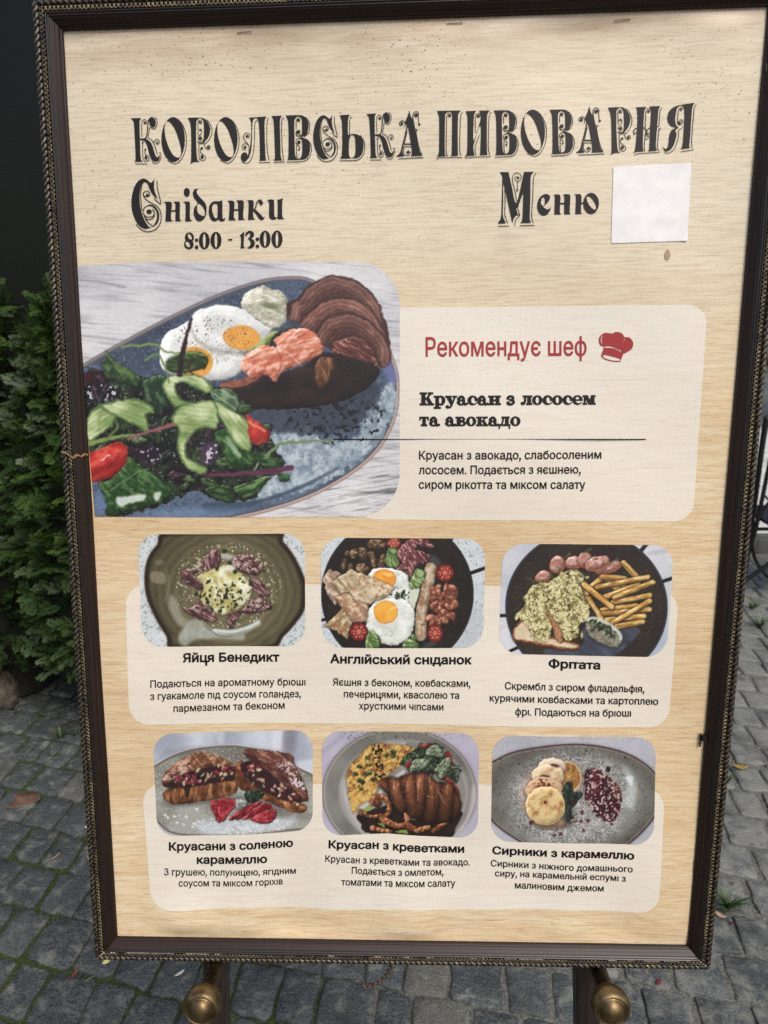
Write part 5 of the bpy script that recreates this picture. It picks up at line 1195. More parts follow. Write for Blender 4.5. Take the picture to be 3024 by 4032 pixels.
p.specks(p.P([(560, 210), (660, 200), (640, 330), (680, 480), (600, 540), (570, 420), (560, 300)]), (22, 20, 16), 20, .50, .06, .95)
for a, b in ((757, 264), (686, 300), (752, 305), (516, 318), (440, 405), (530, 388), (402, 474), (500, 470), (532, 462), (566, 522), (438, 530), (470, 545), (455, 608)): p.blob(p.E(a, b, 26, 21, .3), (66, 78, 32), (150, 160, 90), (28, 32, 14), 14, edge=9, edark=.6, hi=.5)
sd = p.P([(850, 310), (960, 240), (1000, 190), (1130, 185), (1240, 250), (1300, 350), (1390, 410), (1350, 540), (1230, 525), (1100, 470), (930, 462), (850, 400), (820, 380)], 26); p.put(sd, p.col((24, 32, 26), (62, 82, 56), np.clip(p.nz(30) * 2 - .5, 0, 1)), 5); p.specks(sd, (120, 140, 108), 16, .66, .05, .6)
for q in ([(1240, 290), (1270, 250), (1310, 330), (1300, 410), (1270, 380)], [(862, 390), (920, 350), (946, 400), (890, 425)], [(975, 215), (1050, 190), (1130, 190), (1080, 225)], [(1230, 490), (1290, 520), (1370, 620), (1360, 680), (1300, 600)]): p.blob(p.P(q, 4), (140, 36, 32), (190, 92, 80), (80, 16, 18), 30, edge=12)
for q, r in (([(1055, 285), (1130, 196), (1205, 245), (1222, 312), (1140, 305)], .2), ([(910, 455), (950, 342), (1094, 350), (1040, 432), (950, 440)], -.4), ([(1145, 425), (1250, 318), (1296, 362), (1215, 515), (1170, 470)], -.9)):
    sd = p.P(q, 4); p.put(sd - 6, (20, 26, 20), 8, .4); p.blob(sd, (128, 142, 112), (178, 188, 160), (80, 94, 66), 50, 14, r, edge=10, edark=.35); p.specks(sd + 8, (30, 34, 26), 9, .62, .04, .85)
for q in ([(820, 395), (860, 410), (900, 428)], [(1300, 400), (1390, 408)], [(910, 240), (980, 310)], [(1330, 440), (1395, 410)]): p.put(p.S(q, 9, 5), (150, 156, 128), 4, .8)
p.put(p.P([(425, 850), (600, 790), (760, 760), (950, 900), (1375, 800), (1340, 960), (1220, 1075), (560, 1030), (450, 930)], 10), p.col((22, 15, 12), (52, 34, 24), p.nz(40)), 6)
p.put(p.P([(440, 780), (560, 700), (640, 620), (640, 680), (560, 730), (470, 800)]), (196, 190, 186), 8, .8); p.put(p.P([(765, 500), (850, 440), (860, 460), (790, 515)]), (192, 190, 190), 7, .8)
for q in ([(470, 800), (540, 765), (548, 800), (500, 815)], [(610, 925), (660, 930), (670, 965)], [(780, 1005), (860, 985), (880, 1020)], [(430, 835), (465, 835), (460, 855)]): p.put(p.P(q, 4), (128, 158, 66), 6, .9)
sd = p.P([(620, 570), (650, 520), (740, 500), (800, 512), (900, 470), (1060, 458), (1110, 490), (1160, 540), (1300, 562), (1372, 680), (1384, 790), (1310, 905), (1100, 925), (950, 885), (820, 830), (720, 740), (690, 650)], 6); p.put(sd - 10, (22, 14, 12), 12, .5)
u_ = (p.x - 690 - 60 * np.clip((p.y - 480) / 400, 0, 1) * np.sign(980 - p.x)) / 132 + (p.nz(120) - .5) * .25; seg = np.mod(u_, 1.0); bul = np.sin(np.pi * np.clip(seg, .04, .98)) ** .6
fine_ = np.sin(u_ * 44 + p.nz(40) * 5) * .5 + .5; lit = np.clip(1.1 - (p.y - 500) / 420, .12, 1)
c = p.col((48, 24, 16), (150, 88, 50), np.clip(bul * .75 + fine_ * .16 + (p.nz(30) - .5) * .4 - .15, 0, 1)) * (.40 + .75 * lit)[:, None]
gl_ = np.clip(1 - np.abs(seg - .42) / .16, 0, 1) * np.clip(1 - np.abs(p.y - 590) / 110, 0, 1) * np.clip(p.nz(34) * 2.4 - .7, 0, 1); c = c + (gl_ * 80)[:, None]
p.put(sd, np.clip(c, 0, 255) * (1 - .5 * np.clip(1 + sd / 34, 0, 1))[:, None], 4)
for q in ([(900, 480), (850, 600), (880, 740)], [(1050, 465), (1040, 600), (1060, 800)], [(1145, 545), (1140, 700), (1150, 880)]): p.put(p.S(q, 9), (36, 16, 12), 8, .7)
for q in ([(1000, 520), (980, 620), (990, 700)], [(800, 560), (780, 640)], [(1180, 640), (1230, 740)], [(1090, 500), (1110, 620)]): p.put(p.S(q, 16, 6), (190, 134, 96), 9, .6)
p.specks(p.E(1000, 620, 300, 120), (214, 170, 136), 8, .78, .03, .5)
for q, w0 in (([(560, 735), (590, 690), (660, 690), (715, 750), (705, 835), (660, 870)], 56), ([(450, 815), (540, 860), (640, 850)], 40), ([(650, 880), (720, 925), (830, 950), (890, 910), (870, 850)], 62), ([(900, 955), (990, 990), (1080, 965)], 64), ([(560, 970), (640, 990), (730, 1000)], 50), ([(1130, 1000), (1200, 950), (1250, 930)], 44)):
    sd = p.S(q, w0, w0 * .7); p.put(sd - 6, (24, 14, 10), 8, .4); p.blob(sd, (148, 84, 48), (212, 152, 104), (84, 40, 22), 22, 30, .4, edge=14, edark=.5, hi=.7)
p.blob(p.E(610, 745, 46, 40), (96, 50, 30), (150, 96, 62), (50, 24, 16), 20, edge=14)
p.done()

# --- bottom row, right: cheese pancakes with jam
p = Photo([(1930, 2892), (2590, 2906)], [(1930, 3312), (2590, 3327)], (1939, 1932), (2586, 2573), 80, (1880, 2850), 800 / 1659, 'printed photo of cheese pancakes with berry jam', 250, 166)
p.c[:] = p.col((150, 152, 162), (176, 178, 186), p.nz(200)); p.specks(p.E(800, 200, 2000, 400), (120, 122, 130), 9, .7, .04, .5)
sd = p.P([(60, 330), (120, 300), (300, 216), (600, 167), (850, 160), (1100, 202), (1300, 280), (1450, 400), (1520, 560), (1460, 740), (1350, 880), (1220, 995), (1100, 1060), (500, 1060), (350, 965), (200, 865), (110, 780), (60, 700)])
p.put(sd - 10, (96, 84, 84), 10, .4); p.put(sd, (58, 40, 38), 5); p.put(sd + 12, (130, 118, 110), 5); c = p.col((80, 78, 70), (124, 124, 116), np.clip(p.nz(240) * 1.4 - .35 - sd / 700, 0, 1)); p.put(sd + 22, c, 10)
p.specks(sd + 12, (50, 40, 36), 14, .74, .03, .8); s2_ = p.E(770, 620, 560, 330); p.put(s2_, (140, 142, 136), 90, .45); p.put(p.P([(1180, 340), (1260, 400), (1300, 560), (1260, 700), (1200, 640), (1230, 480)]), (178, 188, 186), 24, .6); p.put(p.P([(1210, 440), (1270, 430), (1262, 510), (1230, 480)]), (206, 218, 216), 8, .8)
ann = np.abs(np.hypot((p.x - 760) / 1.25, p.y - 620) - 330)
n = p.nz(9); w = p.nz(80); m = np.clip((n + (w - .5) * .5 - .52) / .08, 0, 1) * np.clip(1.1 - ann / 130, 0, 1) * .5; p.c = p.c * (1 - m[:, None]) + np.array((222, 224, 226)) * m[:, None]
m = np.clip((p.nz(8) - .55) / .06, 0, 1) * np.clip(-p.E(780, 760, 420, 200) / 60, 0, 1) * .6; p.c = p.c * (1 - m[:, None]) + np.array((216, 214, 216)) * m[:, None]
p.warp(9)
sd = p.P([(868, 450), (880, 385), (930, 362), (1025, 392), (1130, 480), (1182, 580), (1165, 730), (1092, 802), (1000, 765), (905, 670), (870, 570)], 16); p.put(sd, p.col((44, 12, 24), (86, 28, 42), p.nz(36)), 6); p.specks(sd, (186, 166, 150), 24, .62, .04, .9); p.specks(sd, (216, 204, 190), 15, .68, .04, .8); p.specks(sd, (40, 12, 20), 22, .6, .05, .6); p.specks(sd + 0, (120, 30, 50), 60, .64, .06, .4)
for i in range(60):
    a = rnd.uniform(320, 900); b = rnd.uniform(300, 900)
    if abs(math.hypot((a - 560) / 1.0, b - 560) - 250) < 90: p.put(p.E(a, b, rnd.uniform(5, 14), rnd.uniform(5, 12)), rnd.choice([(82, 26, 34), (60, 18, 26), (40, 18, 20)]), 4, .85)
p.put(p.E(1070, 372, 21, 21), (34, 24, 26), 5); p.put(p.E(460, 560, 120, 180, .2), (190, 160, 146), 26, .55)
p.put(p.E(700, 720, 90, 120), (52, 50, 44), 30, .6)
sd = p.E(742, 425, 106, 132, -.25); p.put(sd - 5, (50, 40, 28), 8, .3); p.put(sd, (196, 168, 130), 4); an = np.arctan2(p.y - 425, p.x - 742); p.put(sd + 12, p.col((116, 74, 28), (168, 116, 52), np.clip(p.nz(30) * 1.6 - .3, 0, 1)), 4); p.put(np.minimum(np.abs(np.sin(an * 4 + .3)) * 60, 60) - 7, (196, 160, 104), 4, .0)
for k in range(8):
    t = k * .785 + .3; p.put(np.maximum(p.S([(742, 425), (742 + 95 * math.cos(t), 425 + 118 * math.sin(t))], 6), sd + 10), (204, 170, 118), 4, .7)
def cake(a, b, r1, r2, base, tone):
    sd = p.E(a, b, r1, r2); p.put(p.E(a, b + 16, r1, r2) - 6, (60, 44, 34), 12, .6); p.put(p.E(a, b + 10, r1, r2), [z * .82 for z in base], 4); p.put(sd, base, 4)
    n = p.nz(40, oct=4); m = np.clip(n * 2.6 - 1.05, 0, 1) * np.clip(-(sd + 12) / 14, 0, 1) * tone; p.c = p.c * (1 - m[:, None]) + np.array((158, 98, 54)) * m[:, None]; p.c = np.where((sd < 0)[:, None], np.clip(p.c * p.relief(np.sqrt(np.clip(-sd / 40, 0, 1)) + .3 * n, 9)[:, None], 0, 255), p.c)
cake(605, 335, 112, 62, (206, 184, 158), .2); cake(570, 410, 132, 86, (212, 188, 144), .6); p.put(p.E(545, 425, 40, 14), (40, 24, 22), 6, .9); p.put(p.E(625, 330, 36, 16, .2), (60, 22, 26), 6, .85)
cake(540, 530, 150, 104, (196, 156, 118), .9); p.specks(p.E(530, 480, 120, 40), (96, 26, 26), 20, .55, .06, .9)
cake(595, 800, 112, 36, (160, 128, 98), .2); cake(553, 655, 163, 154, (216, 186, 124), .95); p.put(p.E(548, 630, 11, 14), (84, 34, 24), 5)
p.blob(p.P([(690, 520), (735, 465), (775, 480), (782, 545), (860, 560), (810, 640), (765, 690), (762, 770), (715, 782), (708, 640)], 8), (38, 52, 40), (84, 100, 78), (18, 26, 20), 30, 16, 1.2, edge=10)
for a, b in ((430, 800), (450, 790), (625, 905), (680, 895), (866, 868), (900, 786), (845, 790), (1096, 822), (780, 640), (850, 720)): p.put(p.E(a, b, 14, 13), (84, 26, 36), 5, .9)
p.done()

# blank white sticker (its code is left out)
X, Y, F = rr_px([(2412, 659), (2722, 641)], [(2405, 960), (2722, 948)], (2413, 2404), (2723, 2706), 2, 24, 24)
Mst = Mat('white sticker'); nn_ = Mst.noise(Mst.gen((60, 60, 1)), 1.0, 3)
Mst.set(Base_Color=Mst.ramp(nn_, [(.3, L4(222, 220, 218)), (.7, L4(238, 236, 234))]), Roughness=.35)
PS = on_board(X, Y, .0006); PS[:, 2] += .0022 * np.clip((X - 2650) / 70, 0, 1) ** 2 * np.clip((Y - 890) / 70, 0, 1) ** 2 + .0012 * np.clip((2440 - X) / 40, 0, 1) ** 2 * np.clip((700 - Y) / 50, 0, 1) ** 2
o = mesh_np('sticker', PS, F, Mst.m, poster, True); o['label'] = 'blank square white sticker'
# damp drip stain below it
Mdr = Mat('brown drip'); Mdr.set(Base_Color=L4(168, 140, 108), Roughness=.45)
px_poly([('p', [(2622, 985), (2632, 985), (2638, 1005), (2632, 1022), (2620, 1022), (2616, 1005)])], (0, 0), 1, Mdr.m, None, 'drip_stain')
# ------------------------------------------------------------------ small fittings of the board
Mst2 = Mat('dull steel'); Mst2.set(Base_Color=L4(96, 84, 74), Metallic=.7, Roughness=.45)
Mblk = Mat('black clip'); Mblk.set(Base_Color=L4(14, 12, 12), Roughness=.4)
Mchip = Mat('bare gesso'); Mchip.set(Base_Color=Mchip.ramp(Mchip.noise(Mchip.gen((300, 300, 300)), 1.0, 3), [(.3, L4(150, 138, 122)), (.7, L4(206, 198, 184))]), Roughness=.7)
Mtan = Mat('split bare wood'); Mtan.set(Base_Color=Mtan.ramp(Mtan.noise(Mtan.gen((400, 400, 400)), 1.0, 3), [(.3, L4(92, 66, 44)), (.7, L4(170, 132, 92))]), Roughness=.7)
for x, y, l, a in ((962, 128, .012, .04), (1790, 95, .013, .02), (2452, 78, .013, .05)):
    q = board(np.array([x]), np.array([y]))[0]; h = float(hgt(q[0], q[1]))
    c, s_ = math.cos(a), math.sin(a); mb = MB()
    mb.tube([(q[0] - c * l / 2, q[1] - s_ * l / 2, h + .0001), (q[0] - c * l / 2, q[1] - s_ * l / 2, h + .0009), (q[0] + c * l / 2, q[1] + s_ * l / 2, h + .0009), (q[0] + c * l / 2, q[1] + s_ * l / 2, h + .0001)], .0003, 5)
    mb.build('staple', Mst2.m, poster)
for x, y, l in ((2730, 3410, .016), (2708, 3690, .012), (3016, 105, .012)):
    q = board(np.array([x]), np.array([y]))[0]; mb = MB(); mb.tube([(q[0], q[1] - l / 2, .002), (q[0], q[1] + l / 2, .002)], .0006, 5); mb.build('staple', Mst2.m, poster)
for x, y in ((3013, 275), (2764, 2900)):
    q = board(np.array([x]), np.array([y]))[0]; mb = MB(); mb.box(q[0] - .0015, q[0] + .003, q[1] - .003, q[1] + .003, .001, .0045); mb.box(q[0] - .0028, q[0] - .0016, q[1] - .010, q[1] + .004, .001, .0024)
    mb.build('retaining_clip', Mblk.m, menu)
def along(k, s, uo): oc = offset_corners(uo * UW * MMs); a, b = oc[k], oc[(k + 1) % 4]; return a + (b - a) * s
# chipped gesso line along the bottom rail and its left mitre
rc = random.Random(3); mb = MB(); s = 0.01
while s < .985:
    l = rc.choice([.004, .01, .025, .04, .012]); w = rc.uniform(.15, .5)
    if rc.random() < .66:
        pts = [along(2, 1 - s, 12.75 - w), along(2, 1 - min(s + l, .99), 12.75 - w * .6), along(2, 1 - min(s + l, .99), 12.75 + w * .5), along(2, 1 - s, 12.75 + w * .4)]
        z = .01056; mb.add([(q[0], q[1], z) for q in pts] + [(q[0], q[1], z - .0006) for q in pts], [(0, 1, 2, 3), (0, 4, 5, 1), (1, 5, 6, 2), (2, 6, 7, 3), (3, 7, 4, 0)])
    s += l + rc.uniform(.002, .02)
o = mb.build('chipped_paint', Mchip.m, menu); o['label'] = 'white chips along the bottom frame rail'; o['kind'] = 'stuff'
mb = MB(); a_, b_ = offset_corners(.0111)[3], offset_corners(.0178)[3]
mb.tube([(a_[0], a_[1], .0104), ((a_[0] + b_[0]) / 2, (a_[1] + b_[1]) / 2, .0098), (b_[0], b_[1], .0078)], .0006, 5); mb.build('chipped_paint', Mchip.m, menu)
mb = MB(); a_, b_ = offset_corners(.0103)[2], offset_corners(.0183)[2]
mb.tube([(a_[0], a_[1], .0106), (b_[0], b_[1], .0078)], .0004, 5); mb.build('chipped_paint', Mchip.m, menu)
# split across the left rail
mb = MB(); rc = random.Random(8)
q0 = board(np.array([300.0]), np.array([1790.0]))[0]; L3 = KC[0] - KC[3]; e3 = L3 / np.linalg.norm(L3); n3 = np.array([-e3[1], e3[0]])
base = (q0 - KC[3]) @ e3
pts = []; prof = [(-.5, 3.6), (2, 4.8), (5, 7.0), (8, 9.4), (10, 10.2), (12.4, 10.8), (15, 9.6), (18.5, 9.4), (20.5, 9.0), (23, 10.8), (25.5, 9.4)]
jit = [.0, .8, -1.4, .6, -1.2, -2.4, -.6, 1.2, 2.2, 3.0, 3.4]
for (uo, z), j in zip(prof, jit):
    p_ = KC[3] + e3 * (base + j * MMs) + n3 * (uo * UW * MMs); pts.append((p_[0], p_[1], z * MMs))
mb.tube(pts, [.0010, .0012, .0009, .0014, .0017, .0012, .0007, .0009, .0008, .0012, .0006], 6); o = mb.build('crack', Mtan.m, menu); o['label'] = 'pale split across the left frame rail'

# ------------------------------------------------------------------ easel
Mleg = Mat('dark brown easel wood'); g = Mleg.noise(Mleg.gen((160, 12, 160)), 1.0, 4)
Mleg.set(Base_Color=Mleg.ramp(g, [(.3, L4(20, 15, 12)), (.7, L4(48, 36, 28))]), Roughness=.45)
easel = empty('easel', BM)
tag(easel, 'dark wooden easel with brass pegs under the framed menu', 'easel')
def solve_peg(knob, yl):
    """peg axis along the board normal at height yl: find how far out the knob sits"""
    k = lambda z: board(np.array([float(knob[0])]), np.array([float(knob[1])]), z)[0]
    best = min(np.arange(.01, .16, .0005), key=lambda z: abs(k(z)[1] - yl))
    return float(k(best)[0]), yl, float(best)
GZ = lambda yl: BO[2] + BY[2] * yl
def leg_box(mb, x0t, x0b, w, yt, yb, z0, z1):
    mb.add([(x0b - w, yb, z0), (x0b + w, yb, z0), (x0b + w, yb, z1), (x0b - w, yb, z1), (x0t - w, yt, z0), (x0t + w, yt, z0), (x0t + w, yt, z1), (x0t - w, yt, z1)],
           [(0, 1, 2, 3), (7, 6, 5, 4), (0, 4, 5, 1), (1, 5, 6, 2), (2, 6, 7, 3), (3, 7, 4, 0)])
YB = -(BO[2]) / BY[2] + .004
pegs = []
for knob, legpx in (((798, 3955), (862, 3940)), ((2403, 3958), (2300, 3950))):
    px_, py_, pz_ = solve_peg(knob, -.0335)
    lx = float(board(np.array([legpx[0]]), np.array([legpx[1]]), -.03)[0][0])
    mb = MB(); ly = -.05; lt = lx * .80; lb = lx + (lx - lt) / (BH * .98 - ly) * (ly - YB); leg_box(mb, lt, lb, .0125, BH * .98, YB, -.043, -.0185); o = mb.build('leg', Mleg.m, easel)
    md = o.modifiers.new('bevel', 'BEVEL'); md.width = .003; md.segments = 2
    pr = empty('peg'); pr.parent = easel
    pr.location = (px_, py_, 0)
    mb = MB(); mb.lathe((0, 0, -.03), (0, 0, 1), [(0, 0), (.0082, 0), (.0082, .03 + pz_ - .012), (.0105, .03 + pz_ - .010), (.0105, .03 + pz_ - .006), (.009, .03 + pz_ - .004)], 24); mb.build('rod', MAT_BRASS, pr, True)
    R = 74 / FPX * .735
    mb = MB(); mb.lathe((0, 0, pz_), (0, 0, 1), [(0, -.017), (.009, -.0165), (.0135, -.0135), (R * .88, -.0085), (R * .98, -.003), (R, .001), (R * .97, .0045), (R * .90, .0072), (R * .82, .0085), (R * .79, .0085), (R * .77, .0070), (R * .735, .0070), (R * .72, .0084), (R * .68, .0088), (R * .655, .0075), (R * .63, .0085), (R * .54, .0112), (R * .40, .0135), (R * .22, .0149), (0, .0153)], 40)
    mb.build('knob', MAT_BRASS, pr, True)
    mb = MB(); mb.tube([(px_, py_, -.024), (lx, py_, -.024)], .006, 10); mb.build('peg_socket', Mleg.m, easel)
    pegs.append((px_, py_, pz_))
print('pegs', pegs)
mb = MB(); mb.box(-.19, .19, -.42, -.385, -.058, -.0435); mb.build('crossbar', Mleg.m, easel)
mb = MB(); mb.box(-.15, .15, BH * .60, BH * .64, -.058, -.0435); mb.build('crossbar', Mleg.m, easel)
mb = MB(); leg_box(mb, 0, 0, .014, BH * .97, YB * .845, -.07, -.046)
mb.v = [(x, y, z - (1.02 * (BH * .97 - y) / (BH * .97 - YB))) for x, y, z in mb.v]; mb.build('rear_leg', Mleg.m, easel)
# chain hanging behind the bottom rail
cpx = [(1545, 3770), (1540, 3800), (1530, 3826), (1512, 3850), (1488, 3868), (1462, 3880), (1440, 3884), (1428, 3880)]
ctr = smooth_pts([tuple(board(np.array([float(a)]), np.array([float(b)]), -.02)[0]) for a, b in cpx], False, 8)
ar = np.concatenate([[0], np.cumsum(np.linalg.norm(np.diff(ctr, axis=0), axis=1))]); chain = empty('chain'); chain.parent = easel
chain['label'] = 'short brown metal chain'
Mch = Mat('rusty chain'); Mch.set(Base_Color=L4(120, 96, 76), Metallic=.8, Roughness=.4)
nl = int(ar[-1] / .0032)
for i in range(nl):
    t = (i + .5) / nl * ar[-1]; c = np.array([np.interp(t, ar, ctr[:, 0]), np.interp(t, ar, ctr[:, 1])]); d = np.array([np.interp(t + .001, ar, ctr[:, 0]), np.interp(t + .001, ar, ctr[:, 1])]) - c; d /= np.linalg.norm(d) + 1e-12; n_ = np.array([-d[1], d[0]])
    tw = .7 if i % 2 else -.7; big = 1.5 if i == nl - 1 else 1.0
    mb = MB(); pts = []
    for k in range(12):
        a = k / 12 * 2 * math.pi; u_, v_ = math.cos(a) * .0027 * big, math.sin(a) * .0017 * big
        pts.append((c[0] + d[0] * u_ + n_[0] * v_ * math.cos(tw), c[1] + d[1] * u_ + n_[1] * v_ * math.cos(tw), -.02 + v_ * math.sin(tw)))
    mb.tube(pts, .0006, 5, closed=True); mb.build('link', Mch.m, chain, True)

# ------------------------------------------------------------------ ground
def far_ground():
    M = Mat('distant cobbles')
    v = M.n('ShaderNodeTexVoronoi', feature='DISTANCE_TO_EDGE'); M.ln(M.gen((8.5, 7.2, 1), rot=(0, 0, .15)), v.inputs['Vector']); v.inputs['Scale'].default_value = 1.0
    big = M.noise(M.gen((1.3, 1.3, 1)), 1.0, 4); fine = M.noise(M.gen((40, 40, 40)), 1.0, 4)
    c = M.ramp(big, [(.3, L4(58, 62, 64)), (.7, L4(98, 98, 94))])
    c = M.mix(M.math('MULTIPLY', fine, .4), c, L4(120, 118, 112))
    c = M.mix(M.ramp(v.outputs['Distance'], [(.02, 1.0), (.08, 0.0)]), c, L4(62, 62, 52))
    M.set(Base_Color=c, Roughness=.7); M.bump(M.math('ADD', M.ramp(v.outputs['Distance'], [(.0, 0.0), (.1, 1.0)]), M.math('MULTIPLY', fine, .3)), .5, .01)
    return M.m
gnd = mesh_np('ground', [(-60, -40, -.014), (60, -40, -.014), (60, 80, -.014), (-60, 80, -.014)], [(0, 1, 2, 3)], far_ground())
tag(gnd, 'cobbled ground stretching away behind the board', kind='structure')
def bed_mat():
    M = Mat('mossy joint bed')
    sep = M.n('ShaderNodeSeparateXYZ'); M.ln(M.obj(), sep.inputs[0])
    n1 = M.noise(M.gen((7, 7, 7)), 1.0, 4); fine = M.noise(M.gen((160, 160, 160)), 1.0, 4, .7); n2 = M.noise(M.gen((45, 45, 45)), 1.0, 4)
    moss = M.ramp(fine, [(.3, L4(22, 30, 8)), (.5, L4(48, 62, 16)), (.75, L4(84, 98, 34))])
    grit = M.ramp(fine, [(.3, L4(52, 52, 48)), (.55, L4(104, 104, 98)), (.75, L4(150, 150, 142))])
    dark = M.mix(n2, L4(30, 30, 26), L4(62, 60, 52))
    # moss grows on the damp left, sand and grit lie on the right
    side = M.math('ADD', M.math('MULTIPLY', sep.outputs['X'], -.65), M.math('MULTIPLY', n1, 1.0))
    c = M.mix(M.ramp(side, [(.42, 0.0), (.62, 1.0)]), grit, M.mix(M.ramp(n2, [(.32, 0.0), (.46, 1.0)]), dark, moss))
    M.set(Base_Color=c, Roughness=.9); M.bump(fine, .9, .004)
    return M.m
RA, CA = math.radians(-12), math.radians(8)
er = np.array([math.cos(RA), math.sin(RA)]); ec = np.array([math.sin(CA), math.cos(CA)])
nx, ny = 300, 300
gx, gy = np.meshgrid(np.linspace(-2.1, 2.4, nx), np.linspace(.2, 4.3, ny), indexing='ij')
gz = -.0050 + .007 * (fbm(gx * 26, gy * 26, 5) - .35) + .004 * (fbm(gx * 110, gy * 110, 9, 2) - .5)
pave = mesh_np('pavement', np.column_stack([gx.ravel(), gy.ravel(), gz.ravel()]), grid_faces(nx, ny), bed_mat(), None, True)
tag(pave, 'pavement of dark slate setts with mossy joints', kind='structure')
def stone_mat():
    M = Mat('slate sett')
    oi = M.n('ShaderNodeObjectInfo'); geo = M.n('ShaderNodeNewGeometry')
    pos = geo.outputs['Position']
    fine = M.noise(M.gen((190, 190, 190), src=pos), 1.0, 5, .7); mid = M.noise(M.gen((24, 24, 24), src=pos), 1.0, 5, .6, .6); big = M.noise(M.gen((5, 5, 5), src=pos), 1.0, 3)
    vein = M.noise(M.gen((18, 60, 30), rot=(0, 0, .7), src=pos), 1.0, 5, .65, 1.2)
    at = M.attr('tint').outputs['Fac']
    c = M.ramp(at, [(0.0, L4(38, 42, 43)), (.5, L4(55, 61, 62)), (.85, L4(72, 76, 75)), (1.0, L4(90, 86, 76))])
    c = M.mix(M.math('MULTIPLY', M.ramp(fine, [(.4, 0.0), (.7, 1.0)]), .6), c, L4(118, 122, 120))
    c = M.mix(M.math('MULTIPLY', M.ramp(fine, [(.3, 1.0), (.45, 0.0)]), .6), c, L4(34, 37, 38))
    c = M.mix(M.ramp(mid, [(.53, 0.0), (.68, .8)]), c, L4(122, 124, 116))
    c = M.mix(M.ramp(vein, [(.58, 0.0), (.68, .55)]), c, L4(128, 130, 124))
    # trodden sand lies over the setts on the right-hand side
    sx = M.n('ShaderNodeSeparateXYZ'); M.ln(pos, sx.inputs[0])
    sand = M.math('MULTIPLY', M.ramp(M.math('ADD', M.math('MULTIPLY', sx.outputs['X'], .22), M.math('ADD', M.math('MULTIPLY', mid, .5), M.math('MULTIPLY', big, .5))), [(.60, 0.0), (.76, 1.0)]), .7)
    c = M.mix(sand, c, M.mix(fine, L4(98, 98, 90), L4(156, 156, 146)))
    c = M.mix(M.ramp(big, [(.32, .5), (.5, 0.0)]), c, L4(40, 43, 44))
    M.set(Base_Color=c, Roughness=M.ramp(mid, [(.3, .42), (.7, .75)]))
    M.bump(M.math('ADD', M.math('MULTIPLY', fine, .5), M.math('ADD', mid, M.math('MULTIPLY', vein, .6))), .85, .005)
    return M.m
MSTONE = stone_mat()
def stone_geo(c4, rs):
    """c4: four corners (x,y), a worn block with uneven edges"""
    out = []
    for i in range(4):
        a, b = c4[i], c4[(i + 1) % 4]; d = (b - a) / np.linalg.norm(b - a); n = np.array([-d[1], d[0]]); L = np.linalg.norm(b - a)
        cr = rs.uniform(.03, .11) if a[0] < .2 else rs.uniform(.015, .07)
        for t in (cr, .38, .62, 1 - cr):
            out.append(a + (b - a) * t + n * rs.uniform(-.0045, .003))
    P = np.array(out); c = P.mean(0); n = len(P)
    tilt = rs.uniform(-.02, .02), rs.uniform(-.02, .02); lift = rs.uniform(-.002, .004)
    rings = [(1.0, -.03), (1.0, -.004), (.982, .0002), (.945, .0016), (.55, .0024)]
    v = []; f = []
    for k, (s_, z) in enumerate(rings):
        for p_ in P:
            q = c + (p_ - c) * s_
            v.append((q[0], q[1], z + lift * (k > 0) + (tilt[0] * (q[0] - c[0]) + tilt[1] * (q[1] - c[1])) * (k > 0) + (rs.uniform(-.0011, .0011) if k > 1 else 0)))
    v.append((c[0], c[1], .0026 + lift))
    for k in range(len(rings) - 1):
        for i in range(n): f.append((k*n+i, k*n+(i+1) % n, (k+1)*n+(i+1) % n, (k+1)*n+i))
    for i in range(n): f.append(((len(rings)-1)*n+i, (len(rings)-1)*n+(i+1) % n, len(rings)*n))
    return v, f, c
rs = random.Random(21); stones = []
row = .132
for j in range(-14, 34):
    t = rs.uniform(0, .12) - 3.2
    off = rs.uniform(-.006, .006)
    while t < 3.2:
        w = rs.uniform(.088, .128)
        o0 = er * t + ec * (j * row + off); o0 = np.array([o0[0], o0[1] + 1.25])
        bend = lambda q: np.array([q[0], q[1] + .05 * max(-q[0] - .3, 0) ** 1.3])
        jw = .0048 if o0[0] < .2 else .0070
        jw *= rs.uniform(.7, 1.3)
        c4 = [o0 + er * jw + ec * jw, o0 + er * (w - jw) + ec * jw, o0 + er * (w - jw) + ec * (row - jw), o0 + er * jw + ec * (row - jw)]
        c4 = [bend(q) + np.array([rs.uniform(-.005, .005), rs.uniform(-.005, .005)]) for q in c4]
        t += w
        cx, cy = np.mean(c4, axis=0)
        if -2.0 < cx < 2.3 and .3 < cy < 4.1: stones.append(c4)
OUT = [(140, 0), (3060, -60), (2790, 3814), (392, 3775)]
OUTP = np.array(OUT, float)
def vis(c4):
    q = np.array([[a[0], a[1], 0] for a in c4] + [[np.mean([a[0] for a in c4]), np.mean([a[1] for a in c4]), 0]]); x, y, z = to_px(q)
    ok = (x > -40) & (x < 3064) & (y < 4072) & (y > 1200) & ~inside(OUTP, np.column_stack([x, y]))
    return (ok.sum() / z.min() ** 2) if ok.any() else 0
sc_ = sorted(range(len(stones)), key=lambda i: -vis(stones[i])); chosen = set(i for i in sc_[:290] if vis(stones[i]) > 0)
def tint_attr(o, vals): at = o.data.attributes.new('tint', 'FLOAT', 'POINT'); at.data.foreach_set('value', np.asarray(vals, np.float32))
rest = MB(); rt = []
